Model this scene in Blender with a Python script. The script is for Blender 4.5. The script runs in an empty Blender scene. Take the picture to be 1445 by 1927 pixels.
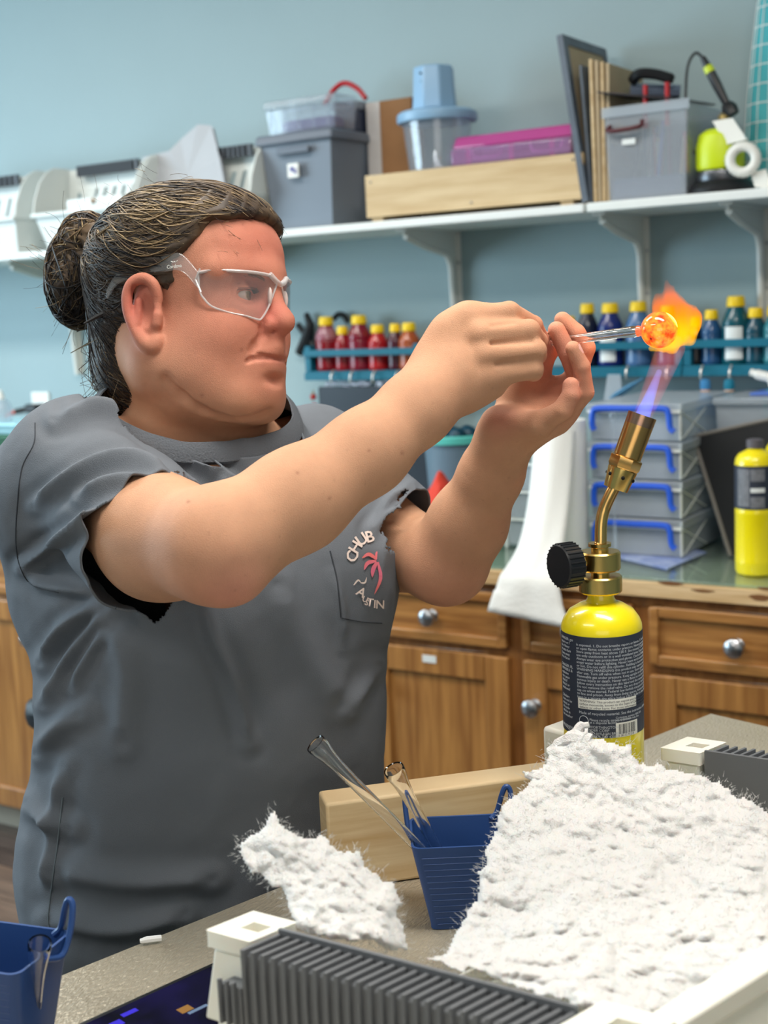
import bpy, bmesh, math, random
import numpy as np
from mathutils import Vector, Matrix, Euler
R_ = random.Random(7)
QUICK = False
sc = bpy.context.scene
COL = sc.collection
# ------------------------------------------------------------ camera
FPX, CX, CY = 2500.0, 722.5, 963.5
CAMZ = 1.445
_p = math.atan((CY-579)/FPX); _r = math.atan(.0457); _y = math.radians(32.7)
FW = Vector((-math.sin(_y)*math.cos(_p), math.cos(_y)*math.cos(_p), -math.sin(_p)))
_R0 = Vector((math.cos(_y), math.sin(_y), 0)); _U0 = _R0.cross(FW)
RT = _R0*math.cos(_r)-_U0*math.sin(_r)
UP = _R0*math.sin(_r)+_U0*math.cos(_r)
CAMP = Vector((0, 0, CAMZ))
cam = bpy.data.objects.new('camera', bpy.data.cameras.new('camera')); COL.objects.link(cam)
M3 = Matrix((RT, UP, -FW)).transposed()
cam.matrix_world = Matrix.Translation(CAMP) @ M3.to_4x4()
cam.data.sensor_fit = 'VERTICAL'; cam.data.sensor_height = 36; cam.data.lens = FPX/1927*36
cam.data.clip_start = .02
cam.data.dof.use_dof = True; cam.data.dof.focus_distance = 1.27; cam.data.dof.aperture_fstop = 6.5
sc.camera = cam
# ------------------------------------------------------------ world, light, exposure
w = bpy.data.worlds.new('world'); sc.world = w; w.use_nodes = True
w.node_tree.nodes['Background'].inputs[0].default_value = (.62, .78, 1, 1)
w.node_tree.nodes['Background'].inputs[1].default_value = .25
sc.view_settings.view_transform = 'Standard'; sc.view_settings.look = 'None'
sc.view_settings.gamma = 1; sc.view_settings.use_curve_mapping = False
sc.view_settings.exposure = 0.0
def area(name, loc, target, sx, sy, power, col):
    l = bpy.data.lights.new(name, 'AREA'); l.shape = 'RECTANGLE'; l.size = sx; l.size_y = sy
    l.energy = power; l.color = col
    o = bpy.data.objects.new(name, l); COL.objects.link(o); o.location = loc
    o.rotation_euler = (Vector(target)-Vector(loc)).to_track_quat('-Z', 'Y').to_euler(); return o
# daylight through the window in the left wall, and through the one behind the camera
area('daylight_left_window', (-4.7, .6, 1.6), (-1, 1.6, 1.3), 2.2, 1.5, 104, (.64, .86, 1))
area('daylight_rear_window', (1.2, -2.3, 1.75), (-.8, 2, 1.2), 2.4, 1.4, 16, (1, .95, .88))
# the room's ceiling fixtures (their housings are built with the ceiling)
LAMPS = [(-1.9, 1.5), (-.2, .9), (-3.6, 1.5), (-1.2, -.6)]
for i, (x, y) in enumerate(LAMPS):
    area('ceiling_tube_light', (x, y, 2.72), (x, y, 0), 1.2, .3, (24, 34, 24, 14)[i], (1, .95, .88))
# ------------------------------------------------------------ helpers
def S(r, g, b, a=1):
    f = lambda c: (c/255/12.92) if c/255 <= .04045 else ((c/255+.055)/1.055)**2.4
    return (f(r), f(g), f(b), a)
def ray(x, y): return FW+RT*((x-CX)/FPX)+UP*((CY-y)/FPX)
def P(x, y, Z): return CAMP+ray(x, y)*Z                   # a point at depth Z
def PY(x, y, Y): r = ray(x, y); return CAMP+r*(Y/r.y)      # a point on the plane y=Y
def PZ(x, y, z): r = ray(x, y); return CAMP+r*((z-CAMZ)/r.z)
MATS = {}
def mat(name, col, rough=.5, metal=0, trans=0, ior=1.45, var=0, vs=8, vstretch=(1, 1, 1), bump=0, bs=60,
        bstretch=(1, 1, 1), col2=None, coat=0, sss=0, emit=0, attr=None, alpha=1, spec=.5):
    if name in MATS: return MATS[name]
    m = bpy.data.materials.new(name); m.use_nodes = True; MATS[name] = m
    nt = m.node_tree; b = nt.nodes['Principled BSDF']; L = nt.links.new
    b.inputs['Base Color'].default_value = col; b.inputs['Roughness'].default_value = rough
    b.inputs['Metallic'].default_value = metal; b.inputs['IOR'].default_value = ior
    b.inputs['Transmission Weight'].default_value = trans; b.inputs['Coat Weight'].default_value = coat
    b.inputs['Specular IOR Level'].default_value = spec
    b.inputs['Alpha'].default_value = alpha
    if sss:
        b.inputs['Subsurface Weight'].default_value = sss; b.inputs['Subsurface Radius'].default_value = (.012, .005, .003)
        b.inputs['Subsurface Scale'].default_value = .6
    if emit: b.inputs['Emission Color'].default_value = col; b.inputs['Emission Strength'].default_value = emit
    tc = nt.nodes.new('ShaderNodeTexCoord')
    def noise(scale, st, det=5):
        mp = nt.nodes.new('ShaderNodeMapping'); mp.inputs['Scale'].default_value = st; L(tc.outputs['Object'], mp.inputs[0])
        n = nt.nodes.new('ShaderNodeTexNoise'); n.inputs['Scale'].default_value = scale; n.inputs['Detail'].default_value = det
        L(mp.outputs[0], n.inputs['Vector']); return n
    src = None
    if attr:
        at = nt.nodes.new('ShaderNodeAttribute'); at.attribute_name = attr; src = at.outputs['Color']
    if var or col2:
        n = noise(vs, vstretch)
        mx = nt.nodes.new('ShaderNodeMix'); mx.data_type = 'RGBA'
        rp = nt.nodes.new('ShaderNodeMapRange'); rp.inputs[1].default_value = .35; rp.inputs[2].default_value = .65
        L(n.outputs['Fac'], rp.inputs[0]); L(rp.outputs[0], mx.inputs[0])
        if src:
            mx.blend_type = 'MULTIPLY'; L(src, mx.inputs[6]); mx.inputs[7].default_value = (1-var, 1-var, 1-var, 1)
        else:
            mx.inputs[6].default_value = col
            mx.inputs[7].default_value = col2 or tuple(c*(1-var) for c in col[:3])+(1,)
        src = mx.outputs[2]
    if src: L(src, b.inputs['Base Color'])
    if bump:
        n = noise(bs, bstretch, 3); bp = nt.nodes.new('ShaderNodeBump'); bp.inputs['Strength'].default_value = min(1, bump)
        bp.inputs['Distance'].default_value = .002*max(1, bump); L(n.outputs['Fac'], bp.inputs['Height']); L(bp.outputs[0], b.inputs['Normal'])
    return m
def mat_clear(name, tint=(1, 1, 1, 1), rough=.03, haze=0, hcol=(.8, .84, .88, 1), ior=1.5):   # thin clear plastic or glass
    if name in MATS: return MATS[name]
    m = bpy.data.materials.new(name); m.use_nodes = True; MATS[name] = m; nt = m.node_tree; nt.nodes.clear(); L = nt.links.new; N = nt.nodes.new
    out = N('ShaderNodeOutputMaterial'); tr = N('ShaderNodeBsdfTransparent'); gl = N('ShaderNodeBsdfGlossy'); lw = N('ShaderNodeLayerWeight'); lw.inputs[0].default_value = .5; pw = N('ShaderNodeMath'); pw.operation = 'POWER'; pw.inputs[1].default_value = 4; L(lw.outputs['Facing'], pw.inputs[0]); fr = N('ShaderNodeMath'); fr.operation = 'MULTIPLY_ADD'; fr.inputs[1].default_value = .8; fr.inputs[2].default_value = .045*ior; L(pw.outputs[0], fr.inputs[0]); mx = N('ShaderNodeMixShader')
    tr.inputs[0].default_value = tint; gl.inputs['Roughness'].default_value = rough
    L(fr.outputs[0], mx.inputs[0]); L(tr.outputs[0], mx.inputs[1]); L(gl.outputs[0], mx.inputs[2]); last = mx
    if haze:
        df = N('ShaderNodeBsdfDiffuse'); df.inputs[0].default_value = hcol; m2 = N('ShaderNodeMixShader'); m2.inputs[0].default_value = haze; L(mx.outputs[0], m2.inputs[1]); L(df.outputs[0], m2.inputs[2]); last = m2
    L(last.outputs[0], out.inputs[0]); return m
def tag(o, label=None, cat=None, group=None, kind=None):
    if label: o['label'] = label
    if cat: o['category'] = cat
    if group: o['group'] = group
    if kind: o['kind'] = kind
    return o
def thing(name, label, cat, loc=(0, 0, 0), group=None):
    o = bpy.data.objects.new(name, None); o.empty_display_size = .05; COL.objects.link(o); o.location = loc
    return tag(o, label, cat, group)
def origin(o):
    v = Vector((0, 0, 0))
    while o: v = v+Vector(o.location); o = o.parent
    return v
class MB:
    def __init__(s): s.v = []; s.f = []
    def add(s, vs, fs, M=None):
        n = len(s.v)
        for v in vs:
            v = Vector(v); s.v.append(tuple(M @ v) if M is not None else tuple(v))
        s.f += [tuple(i+n for i in f) for f in fs]; return s
    def box(s, x0, x1, y0, y1, z0, z1, M=None):
        return s.add([(x0, y0, z0), (x1, y0, z0), (x1, y1, z0), (x0, y1, z0), (x0, y0, z1), (x1, y0, z1), (x1, y1, z1), (x0, y1, z1)],
                     [(0, 3, 2, 1), (4, 5, 6, 7), (0, 1, 5, 4), (1, 2, 6, 5), (2, 3, 7, 6), (3, 0, 4, 7)], M)
    def frust(s, a, b, M=None):   # a,b = (x0,x1,y0,y1,z)
        return s.add([(a[0], a[2], a[4]), (a[1], a[2], a[4]), (a[1], a[3], a[4]), (a[0], a[3], a[4]),
                      (b[0], b[2], b[4]), (b[1], b[2], b[4]), (b[1], b[3], b[4]), (b[0], b[3], b[4])],
                     [(0, 3, 2, 1), (4, 5, 6, 7), (0, 1, 5, 4), (1, 2, 6, 5), (2, 3, 7, 6), (3, 0, 4, 7)], M)
    def lathe(s, prof, M=None, n=24, closed=False):
        vs = []; fs = []
        for r, z in prof:
            for k in range(n):
                a = 2*math.pi*k/n; vs.append((r*math.cos(a), r*math.sin(a), z))
        m = len(prof)
        for j in range(m if closed else m-1):
            for k in range(n):
                a = j*n+k; b = j*n+(k+1) % n; c = ((j+1) % m)*n+(k+1) % n; d = ((j+1) % m)*n+k
                fs.append((a, b, c, d))
        if not closed:
            if prof[0][0] > 1e-6: fs.append(tuple(range(n))[::-1])
            if prof[-1][0] > 1e-6: fs.append(tuple((m-1)*n+k for k in range(n)))
        return s.add(vs, fs, M)
    def tube(s, pts, r, n=8, cap=True, flat=1):
        pts = [Vector(p) for p in pts]; rr = r if hasattr(r, '__len__') else [r]*len(pts)
        vs = []; fs = []; up = None
        for i, p in enumerate(pts):
            t = (pts[min(i+1, len(pts)-1)]-pts[max(i-1, 0)])
            if t.length < 1e-9: t = Vector((0, 0, 1))
            t.normalize()
            if up is None: up = t.orthogonal().normalized() if abs(t.z) > .95 else Vector((0, 0, 1)).cross(t).normalized()
            up = (up-t*up.dot(t)).normalized(); w_ = t.cross(up)
            for k in range(n):
                a = 2*math.pi*k/n; vs.append(p+up*(rr[i]*math.cos(a))+w_*(rr[i]*flat*math.sin(a)))
        for i in range(len(pts)-1):
            for k in range(n): fs.append((i*n+k, i*n+(k+1) % n, (i+1)*n+(k+1) % n, (i+1)*n+k))
        if cap: fs.append(tuple(range(n))[::-1]); fs.append(tuple((len(pts)-1)*n+k for k in range(n)))
        return s.add(vs, fs)
    def cyl(s, a, b, r, r2=None, n=16): return s.tube([a, b], [r, r if r2 is None else r2], n)
    def ball(s, c, r, n=12, sc3=(1, 1, 1), M=None):
        vs = []; fs = []; m = n//2
        for i in range(m+1):
            for k in range(n):
                t = math.pi*i/m; a = 2*math.pi*k/n
                vs.append((c[0]+r*sc3[0]*math.sin(t)*math.cos(a), c[1]+r*sc3[1]*math.sin(t)*math.sin(a), c[2]+r*sc3[2]*math.cos(t)))
        for i in range(m):
            for k in range(n): fs.append((i*n+k, (i+1)*n+k, (i+1)*n+(k+1) % n, i*n+(k+1) % n))
        return s.add(vs, fs, M)
    def prism(s, poly, h, M=None):   # polygon in xy, thickness z 0..h
        n = len(poly)
        return s.add([(x, y, 0) for x, y in poly]+[(x, y, h) for x, y in poly],
                     [tuple(range(n))[::-1], tuple(range(n, 2*n))]+[(i, (i+1) % n, n+(i+1) % n, n+i) for i in range(n)], M)
    def build(s, name, m, parent=None, bevel=0, smooth=True, label=None, local=False, seg=2, weld=True):
        me = bpy.data.meshes.new(name); o0 = Vector((0, 0, 0)) if local else origin(parent)
        v = np.array(s.v, dtype=float)-np.array(o0)
        me.from_pydata(v.tolist(), [], s.f)
        if weld:
            bm = bmesh.new(); bm.from_mesh(me); bmesh.ops.remove_doubles(bm, verts=bm.verts, dist=1e-6)
            bmesh.ops.recalc_face_normals(bm, faces=bm.faces); bm.to_mesh(me); bm.free()
        if m: me.materials.append(m)
        o = bpy.data.objects.new(name, me); COL.objects.link(o); o.parent = parent
        if smooth:
            me.shade_smooth(); me.set_sharp_from_angle(angle=math.radians(38))
        if bevel:
            b = o.modifiers.new('bevel', 'BEVEL'); b.width = bevel; b.segments = seg; b.limit_method = 'ANGLE'; b.angle_limit = .6
            if smooth: b.harden_normals = False
        if label: o['label'] = label
        return o
def frame(loc, x, y, z=None):    # matrix from axes
    x = Vector(x).normalized(); y = Vector(y); y = (y-x*y.dot(x)).normalized(); z = x.cross(y)
    return Matrix.Translation(loc) @ Matrix((x, y, z)).transposed().to_4x4()
def axisz(p, q):                 # local z from p to q
    z = (Vector(q)-Vector(p)).normalized(); x = z.orthogonal().normalized(); return Matrix.Translation(p) @ Matrix((x, z.cross(x), z)).transposed().to_4x4()
def arc(cx, cy, r, a0, a1, n): return [(cx+r*math.cos(math.radians(a0+(a1-a0)*i/n)), cy+r*math.sin(math.radians(a0+(a1-a0)*i/n))) for i in range(n+1)]
def plate(name, outer, holes, th, M, m, parent):   # flat plate with real holes
    cu = bpy.data.curves.new(name, 'CURVE'); cu.dimensions = '2D'; cu.fill_mode = 'BOTH'; cu.extrude = th/2
    for poly in [outer]+holes:
        sp = cu.splines.new('POLY'); sp.points.add(len(poly)-1); sp.use_cyclic_u = True
        for q, (x, y) in zip(sp.points, poly): q.co = (x, y, 0, 1)
    tmp = bpy.data.objects.new('tmp', cu); COL.objects.link(tmp)
    dg = bpy.context.evaluated_depsgraph_get(); me = bpy.data.meshes.new_from_object(tmp.evaluated_get(dg))
    bpy.data.objects.remove(tmp); me.name = name; me.transform(Matrix.Translation(-origin(parent)) @ M)
    me.materials.clear(); me.materials.append(m)
    o = bpy.data.objects.new(name, me); COL.objects.link(o); o.parent = parent; return o
def text(name, body, size, M, m, parent, ext=.0002, align='CENTER', bend=None):
    cu = bpy.data.curves.new(name, 'FONT'); cu.body = body; cu.size = size; cu.extrude = ext; cu.align_x = align; cu.align_y = 'CENTER'; cu.resolution_u = 2
    tmp = bpy.data.objects.new('tmp', cu); COL.objects.link(tmp)
    dg = bpy.context.evaluated_depsgraph_get(); me = bpy.data.meshes.new_from_object(tmp.evaluated_get(dg)); bpy.data.objects.remove(tmp)
    me.name = name
    if bend:
        for v in me.vertices: v.co = bend(v.co)
    me.transform(Matrix.Translation(-origin(parent)) @ M)
    me.materials.clear(); me.materials.append(m)
    o = bpy.data.objects.new(name, me); COL.objects.link(o); o.parent = parent; return o
def dup(o, loc=None, rot=None, label=None, parent=None, **kw):
    c = o.copy(); COL.objects.link(c)
    if parent: c.parent = parent
    if loc is not None: c.location = loc
    if rot is not None: c.rotation_euler = rot
    if label: c['label'] = label
    for k, v in kw.items(): c[k] = v
    for ch in list(o.children): dup(ch, parent=c)
    return c
def sweep_obj(name, pts, r, m, parent=None, n=8, **k):
    b = MB(); b.tube(pts, r, n); return b.build(name, m, parent, **k)
def cr(pts, n=6):                # Catmull-Rom
    pts = [Vector(p) for p in pts]; q = [pts[0]*2-pts[1]]+pts+[pts[-1]*2-pts[-2]]; out = []
    for i in range(1, len(q)-2):
        for k in range(n):
            t = k/n; a, b, c, d = q[i-1], q[i], q[i+1], q[i+2]
            out.append(.5*((2*b)+(c-a)*t+(2*a-5*b+4*c-d)*t*t+(3*b-3*c+d-a)*t**3))
    out.append(pts[-1]); return out
# ------------------------------------------------------------ numpy helpers: noise, spline surface
def vnoise(p, s=1.0, seed=0):
    p = np.asarray(p, dtype=np.float64)*s+seed*17.31
    i = np.floor(p).astype(np.int64); f = p-i; f = f*f*(3-2*f)
    def h(a, b, c):
        n = (a*374761393+b*668265263+c*2147483647+seed*69069) & 0xffffffff
        n = ((n ^ (n >> 13))*1274126177) & 0xffffffff
        return ((n ^ (n >> 16)) & 0xffff)/65535.0*2-1
    r = 0
    for dx in (0, 1):
        for dy in (0, 1):
            for dz in (0, 1):
                wt = (f[:, 0] if dx else 1-f[:, 0])*(f[:, 1] if dy else 1-f[:, 1])*(f[:, 2] if dz else 1-f[:, 2])
                r = r+wt*h(i[:, 0]+dx, i[:, 1]+dy, i[:, 2]+dz)
    return r
def fbm(p, s, oct=4, seed=0, g=.5):
    return sum(vnoise(p, s*2**k, seed+k)*g**k for k in range(oct))
def rbf(ctrl):                       # smooth z(x,y) through scattered control points
    c = np.array(ctrl, float); X = c[:, :2]/100; n = len(c)
    K = np.linalg.norm(X[:, None]-X[None], axis=2)**1.5
    A = np.zeros((n+3, n+3)); A[:n, :n] = K+np.eye(n)*1e-3; A[:n, n] = 1; A[:n, n+1:] = X; A[n, :n] = 1; A[n+1:, :n] = X.T
    wv = np.linalg.solve(A, np.r_[c[:, 2], 0, 0, 0])
    def f(x, y):
        q = np.stack([x, y], 1)/100
        return np.linalg.norm(q[:, None]-X[None], axis=2)**1.5 @ wv[:n]+wv[n]+q @ wv[n+1:]
    return f
def inpoly(x, y, poly):
    poly = np.array(poly, float); r = np.zeros(len(x), bool); n = len(poly)
    for i in range(n):
        x0, y0 = poly[i]; x1, y1 = poly[(i+1) % n]
        if y0 == y1: continue
        c = ((y0 > y) != (y1 > y)) & (x < (x1-x0)*(y-y0)/(y1-y0)+x0); r ^= c
    return r
def polydist(x, y, poly, closed=True):
    poly = np.array(poly, float); d = np.full(len(x), 1e9); n = len(poly)
    for i in range(n if closed else n-1):
        a = poly[i]; b = poly[(i+1) % n]; e = b-a; L2 = e@e+1e-9
        t = np.clip(((x-a[0])*e[0]+(y-a[1])*e[1])/L2, 0, 1)
        d = np.minimum(d, np.hypot(x-a[0]-t*e[0], y-a[1]-t*e[1]))
    return d
nR, nU, nF, nC = (np.array(v) for v in (RT, UP, FW, CAMP))
def NP(x, y, Z):                     # vectorised P
    x, y, Z = (np.asarray(a, float) for a in (x, y, Z))
    return nC+(nF+nR*((x-CX)/FPX)[..., None]+nU*((CY-y)/FPX)[..., None])*Z[..., None]
def npx(v):
    d = np.asarray(v)-nC; z = d@nF; return CX+FPX*(d@nR)/z, CY-FPX*(d@nU)/z, z
def raw(name, v, f, m, parent=None, smooth=True, cols=None):
    me = bpy.data.meshes.new(name); v = np.asarray(v, float)-np.array(origin(parent))
    f = np.asarray(f, np.int32); me.vertices.add(len(v)); me.vertices.foreach_set('co', v.astype(np.float32).ravel())
    k = f.shape[1]; me.loops.add(f.size); me.loops.foreach_set('vertex_index', f.ravel())
    me.polygons.add(len(f)); me.polygons.foreach_set('loop_start', np.arange(0, f.size, k, dtype=np.int32))
    me.update(calc_edges=True); me.validate()
    if cols is not None:
        a = me.color_attributes.new('Col', 'FLOAT_COLOR', 'POINT'); a.data.foreach_set('color', np.asarray(cols, np.float32).ravel())
    if m: me.materials.append(m)
    if smooth: me.shade_smooth()
    o = bpy.data.objects.new(name, me); COL.objects.link(o); o.parent = parent; return o
def strands(P3, rad, n=3):           # P3: S x K x 3 polylines -> thin tubes
    S_, K, _ = P3.shape; T = np.gradient(P3, axis=1); T /= np.linalg.norm(T, axis=2, keepdims=True)+1e-12
    ref = np.array([.31, .83, .46]); A = np.cross(T, ref); A /= np.linalg.norm(A, axis=2, keepdims=True)+1e-12; B = np.cross(T, A)
    rad = np.broadcast_to(rad, (S_, K))
    vs = np.stack([P3+(A*math.cos(2*math.pi*k/n)+B*math.sin(2*math.pi*k/n))*rad[..., None] for k in range(n)], 2)   # S K n 3
    idx = np.arange(S_*K*n).reshape(S_, K, n); nx = np.roll(idx, -1, axis=2)
    f = np.stack([idx[:, :-1], nx[:, :-1], nx[:, 1:], idx[:, 1:]], -1).reshape(-1, 4)
    return vs.reshape(-1, 3), f
# ------------------------------------------------------------ the room
DC, DW, ZC, ZS = 2.431, 3.05, .90, 1.65
m_wall = mat('wall_paint', S(149, 169, 173), .55, bump=.15, bs=90, var=.03, vs=3)
m_white = mat('white_paint', S(226, 230, 228), .4, var=.04, vs=6)
m_ceil = mat('ceiling_white', S(225, 225, 220), .8)
m_floor = mat('floor_planks', S(96, 82, 74), .35, col2=S(66, 56, 52), vs=5, vstretch=(1, 12, 1), bump=.2, bs=40, bstretch=(1, 8, 1))
def struct(name, mb, m, **k): return tag(mb.build(name, m, smooth=False, **k), kind='structure')
b = MB(); b.box(-5, 2.6, DW, DW+.1, 0, 2.8); struct('wall_back', b, m_wall)
def holed_wall(name, M, w_, holes, label=None):
    o = plate(name, [(0, 0), (w_, 0), (w_, 2.8), (0, 2.8)], [[(a, c), (b_, c), (b_, d), (a, d)] for a, b_, c, d in holes], .1, M, m_wall, None)
    return tag(o, kind='structure')
holed_wall('wall_left', frame((-5.05, -2.6, 0), (0, 1, 0), (0, 0, 1)), 5.65, [(2.1, 4.3, .85, 2.35)])
holed_wall('wall_front', frame((-5, -2.65, 0), (1, 0, 0), (0, 0, 1)), 7.6, [(5.0, 7.4, 1.05, 2.45)])
b = MB(); b.box(2.6, 2.7, -2.6, 3.15, 0, 2.8); struct('wall_right', b, m_wall)
b = MB(); b.box(-5.1, 2.7, -2.7, 3.15, 2.8, 2.9); struct('ceiling', b, m_ceil)
fl = struct('floor', MB().box(-5.1, 2.7, -2.7, 3.15, -.06, -.012), mat('subfloor', S(60, 52, 48), .8))
m_fl2 = [mat('plank_%s' % n, S(*c), .33, col2=S(*d), vs=4, vstretch=(1, 14, 14)) for n, c, d in
         (('dark', (92, 80, 74), (66, 57, 53)), ('mid', (108, 92, 82), (80, 68, 60)), ('warm', (118, 98, 84), (88, 72, 62)))]
tmpl = [MB().box(0, 1.196, 0, .146, -.012, 0).build('plank', mm, None, smooth=False) for mm in m_fl2]
k = 0
for j in range(14):
    for i in range(4):
        o = tmpl[k % 3] if k < 3 else dup(tmpl[R_.randrange(3)])
        o.parent = fl; o.location = (-4.9+i*1.2-(j % 3)*.35, .95+j*.15, 0); k += 1
for nm, lo in (('window_1', 0), ('window_2', 1)):
    b = MB()
    if lo == 0:
        for y0, y1, z0, z1 in ((-.5, 1.7, .85, .9), (-.5, 1.7, 2.3, 2.35), (-.5, -.44, .85, 2.35), (1.64, 1.7, .85, 2.35), (.57, .63, .85, 2.35)): b.box(-5.08, -4.98, y0, y1, z0, z1)
    else:
        for x0, x1, z0, z1 in ((0, 2.4, 1.05, 1.1), (0, 2.4, 2.4, 2.45), (0, .06, 1.05, 2.45), (2.34, 2.4, 1.05, 2.45), (1.17, 1.23, 1.05, 2.45)): b.box(x0, x1, -2.68, -2.58, z0, z1)
    struct(nm, b, m_white)
m_lamp = mat('lamp_diffuser', (1, .96, .88, 1), .5, emit=3)
for i, (x, y) in enumerate(LAMPS):
    t = thing('ceiling_light', 'white ceiling tube light, number %s from the window wall' % ('two', 'four', 'one', 'three')[i], 'lamp', (x, y, 2.8), 'ceiling lights')
    MB().box(x-.64, x+.64, y-.18, y+.18, 2.745, 2.8).build('housing', m_white, t, bevel=.01)
    MB().box(x-.6, x+.6, y-.15, y+.15, 2.735, 2.745).build('diffuser', m_lamp, t)
# outlet
m_plas = mat('white_plastic', S(228, 228, 222), .35)
m_blk = mat('black_plastic', S(22, 23, 26), .4)
c = PY(80, 775, DW)
t = thing('outlet_plate', 'white wall outlet plate with a black plug pushed in', 'outlet', (c.x, DW, c.z))
MB().box(c.x-.04, c.x+.04, DW-.007, DW, c.z-.06, c.z+.065).build('cover', m_plas, t, bevel=.003)
MB().box(c.x-.017, c.x+.017, DW-.009, DW-.006, c.z+.01, c.z+.04).box(c.x-.017, c.x+.017, DW-.009, DW-.006, c.z-.04, c.z-.01).build('socket', m_white, t, bevel=.003)
t = thing('extension_plug', 'black plug with an orange cord in the wall outlet', 'plug', (c.x, DW-.03, c.z+.02))
MB().box(c.x-.03, c.x+.022, DW-.05, DW-.009, c.z+.0, c.z+.028).build('plug_body', m_blk, t, bevel=.006)
MB().tube(cr([(c.x-.03, DW-.035, c.z+.012), (c.x-.07, DW-.05, c.z+.005)]), .009).build('strain_relief', m_blk, t)
MB().tube(cr([(c.x-.07, DW-.05, c.z+.005), (c.x-.1, DW-.06, c.z-.01), (c.x-.125, DW-.06, c.z-.06), (c.x-.13, DW-.06, c.z-.12), (c.x-.15, DW-.06, .91)]), .006).build('cord', mat('orange_cord', S(220, 70, 40), .5), t)
# ------------------------------------------------------------ base cabinets
m_oak = mat('oak', S(176, 124, 66), .38, col2=S(138, 90, 44), vs=6, vstretch=(8, 8, .6), bump=.15, bs=120, bstretch=(3, 3, .3), coat=.2)
m_oakh = mat('oak_cross', S(180, 128, 70), .38, col2=S(140, 92, 46), vs=7, vstretch=(.7, 8, 9), bump=.15, bs=120, bstretch=(.3, 3, 3), coat=.2)
m_oakd = mat('oak_frame', S(162, 108, 56), .4, col2=S(128, 82, 40), vs=6, vstretch=(8, 8, .6))
m_knob = mat('pewter', S(176, 178, 182), .3, metal=1)
knob_mesh = None
def knob(parent, x, z, y):
    global knob_mesh
    if knob_mesh is None:
        o = MB().lathe([(0, -.032), (.009, -.031), (.0155, -.026), (.0165, -.021), (.012, -.014), (.0065, -.01), (.006, -.003), (.011, 0)], Matrix.Scale(1.2, 4) @ Matrix.Rotation(-math.pi/2, 4, 'X'), n=16).build('knob', m_knob, None, local=True)
        knob_mesh = o.data; bpy.data.objects.remove(o)
    o = bpy.data.objects.new('knob', knob_mesh); COL.objects.link(o); o.parent = parent
    o.location = Vector((x, y, z))-origin(parent)
def cab(x0, x1, label, dr=True, doors=1, knobside=(1,), sticker=None):
    t = thing('base_cabinet', label, 'cabinet', ((x0+x1)/2, DC+.3, .1), 'oak base cabinets')
    yf = DC
    MB().box(x0, x1, yf+.018, DW, .1, .862).build('carcass', m_oak, t)
    MB().box(x0, x1, yf+.075, DW, .0, .1).build('toe_kick', mat('toe_kick', S(176, 166, 150), .6), t)
    f = MB()
    zt = .705 if dr else .862
    st = .028
    f.box(x0, x0+st, yf, yf+.02, .1, .862).box(x1-st, x1, yf, yf+.02, .1, .862)
    f.box(x0+st, x1-st, yf, yf+.02, .835, .862).box(x0+st, x1-st, yf, yf+.02, .1, .125)
    if dr: f.box(x0+st, x1-st, yf, yf+.02, .69, .735)
    f.build('face_frame', m_oakd, t, bevel=.0015)
    def panel(nm, a, b_, z0, z1, rail):
        p = MB(); r = rail
        p.box(a, a+r, yf-.02, yf-.001, z0, z1).box(b_-r, b_, yf-.02, yf-.001, z0, z1).box(a+r, b_-r, yf-.02, yf-.001, z0, z0+r).box(a+r, b_-r, yf-.02, yf-.001, z1-r, z1)
        o = p.build(nm, m_oak if z1-z0 > .2 else m_oakh, t, bevel=.003)
        q = MB(); q.box(a+r, b_-r, yf-.012, yf-.002, z0+r, z1-r).frust((a+r+.004, b_-r-.004, 0, .001, 0), (a+r+.02, b_-r-.02, 0, .001, 0)) if 0 else q.box(a+r, b_-r, yf-.011, yf-.002, z0+r, z1-r)
        q.build('center_panel', m_oak if z1-z0 > .2 else m_oakh, o)
        return o
    if dr:
        d = panel('drawer', x0+.018, x1-.018, .727, .842, .02); knob(d, (x0+x1)/2, .783, yf-.02)
    n = doors; wd = (x1-x0-.036)/n
    for i in range(n):
        a = x0+.018+i*wd+(.002 if i else 0); b_ = x0+.018+(i+1)*wd-(.002 if i < n-1 else 0)
        d = panel('door', a, b_, .112, zt, .055)
        knob(d, b_-.028 if knobside[i] > 0 else a+.028, .612, yf-.02)
        if sticker and i == n-1:
            MB().box(sticker[0]-.017, sticker[0]+.017, yf-.0215, yf-.02, sticker[1]-.008, sticker[1]+.008).build('label_sticker', m_white, d)
    return t
cab(-3.9, -3.36, 'oak base cabinet farthest to the left, partly out of frame', knobside=(1,))
cab(-3.36, -2.64, 'oak base cabinet behind the chair arm at left edge', doors=2, knobside=(1, 1))
cab(-2.64, -2.02, 'oak base cabinet hidden behind the woman on her left', knobside=(1,))
cab(-2.02, -1.63, 'oak base cabinet hidden behind the woman on her right', knobside=(1,))
cab(-1.63, -1.24, 'oak base cabinet with a small white sticker on its door', knobside=(-1,), sticker=(PY(808, 1240, DC-.02).x, PY(808, 1240, DC-.02).z))
cab(-1.24, -.962, 'narrow oak base cabinet behind the foreground gas torch', knobside=(-1,))
cab(-.962, -.57, 'oak base cabinet at the right edge of the picture', knobside=(1,))
cab(-.57, 0.2, 'oak base cabinet to the right, out of frame', doors=2, knobside=(1, -1))
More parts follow.
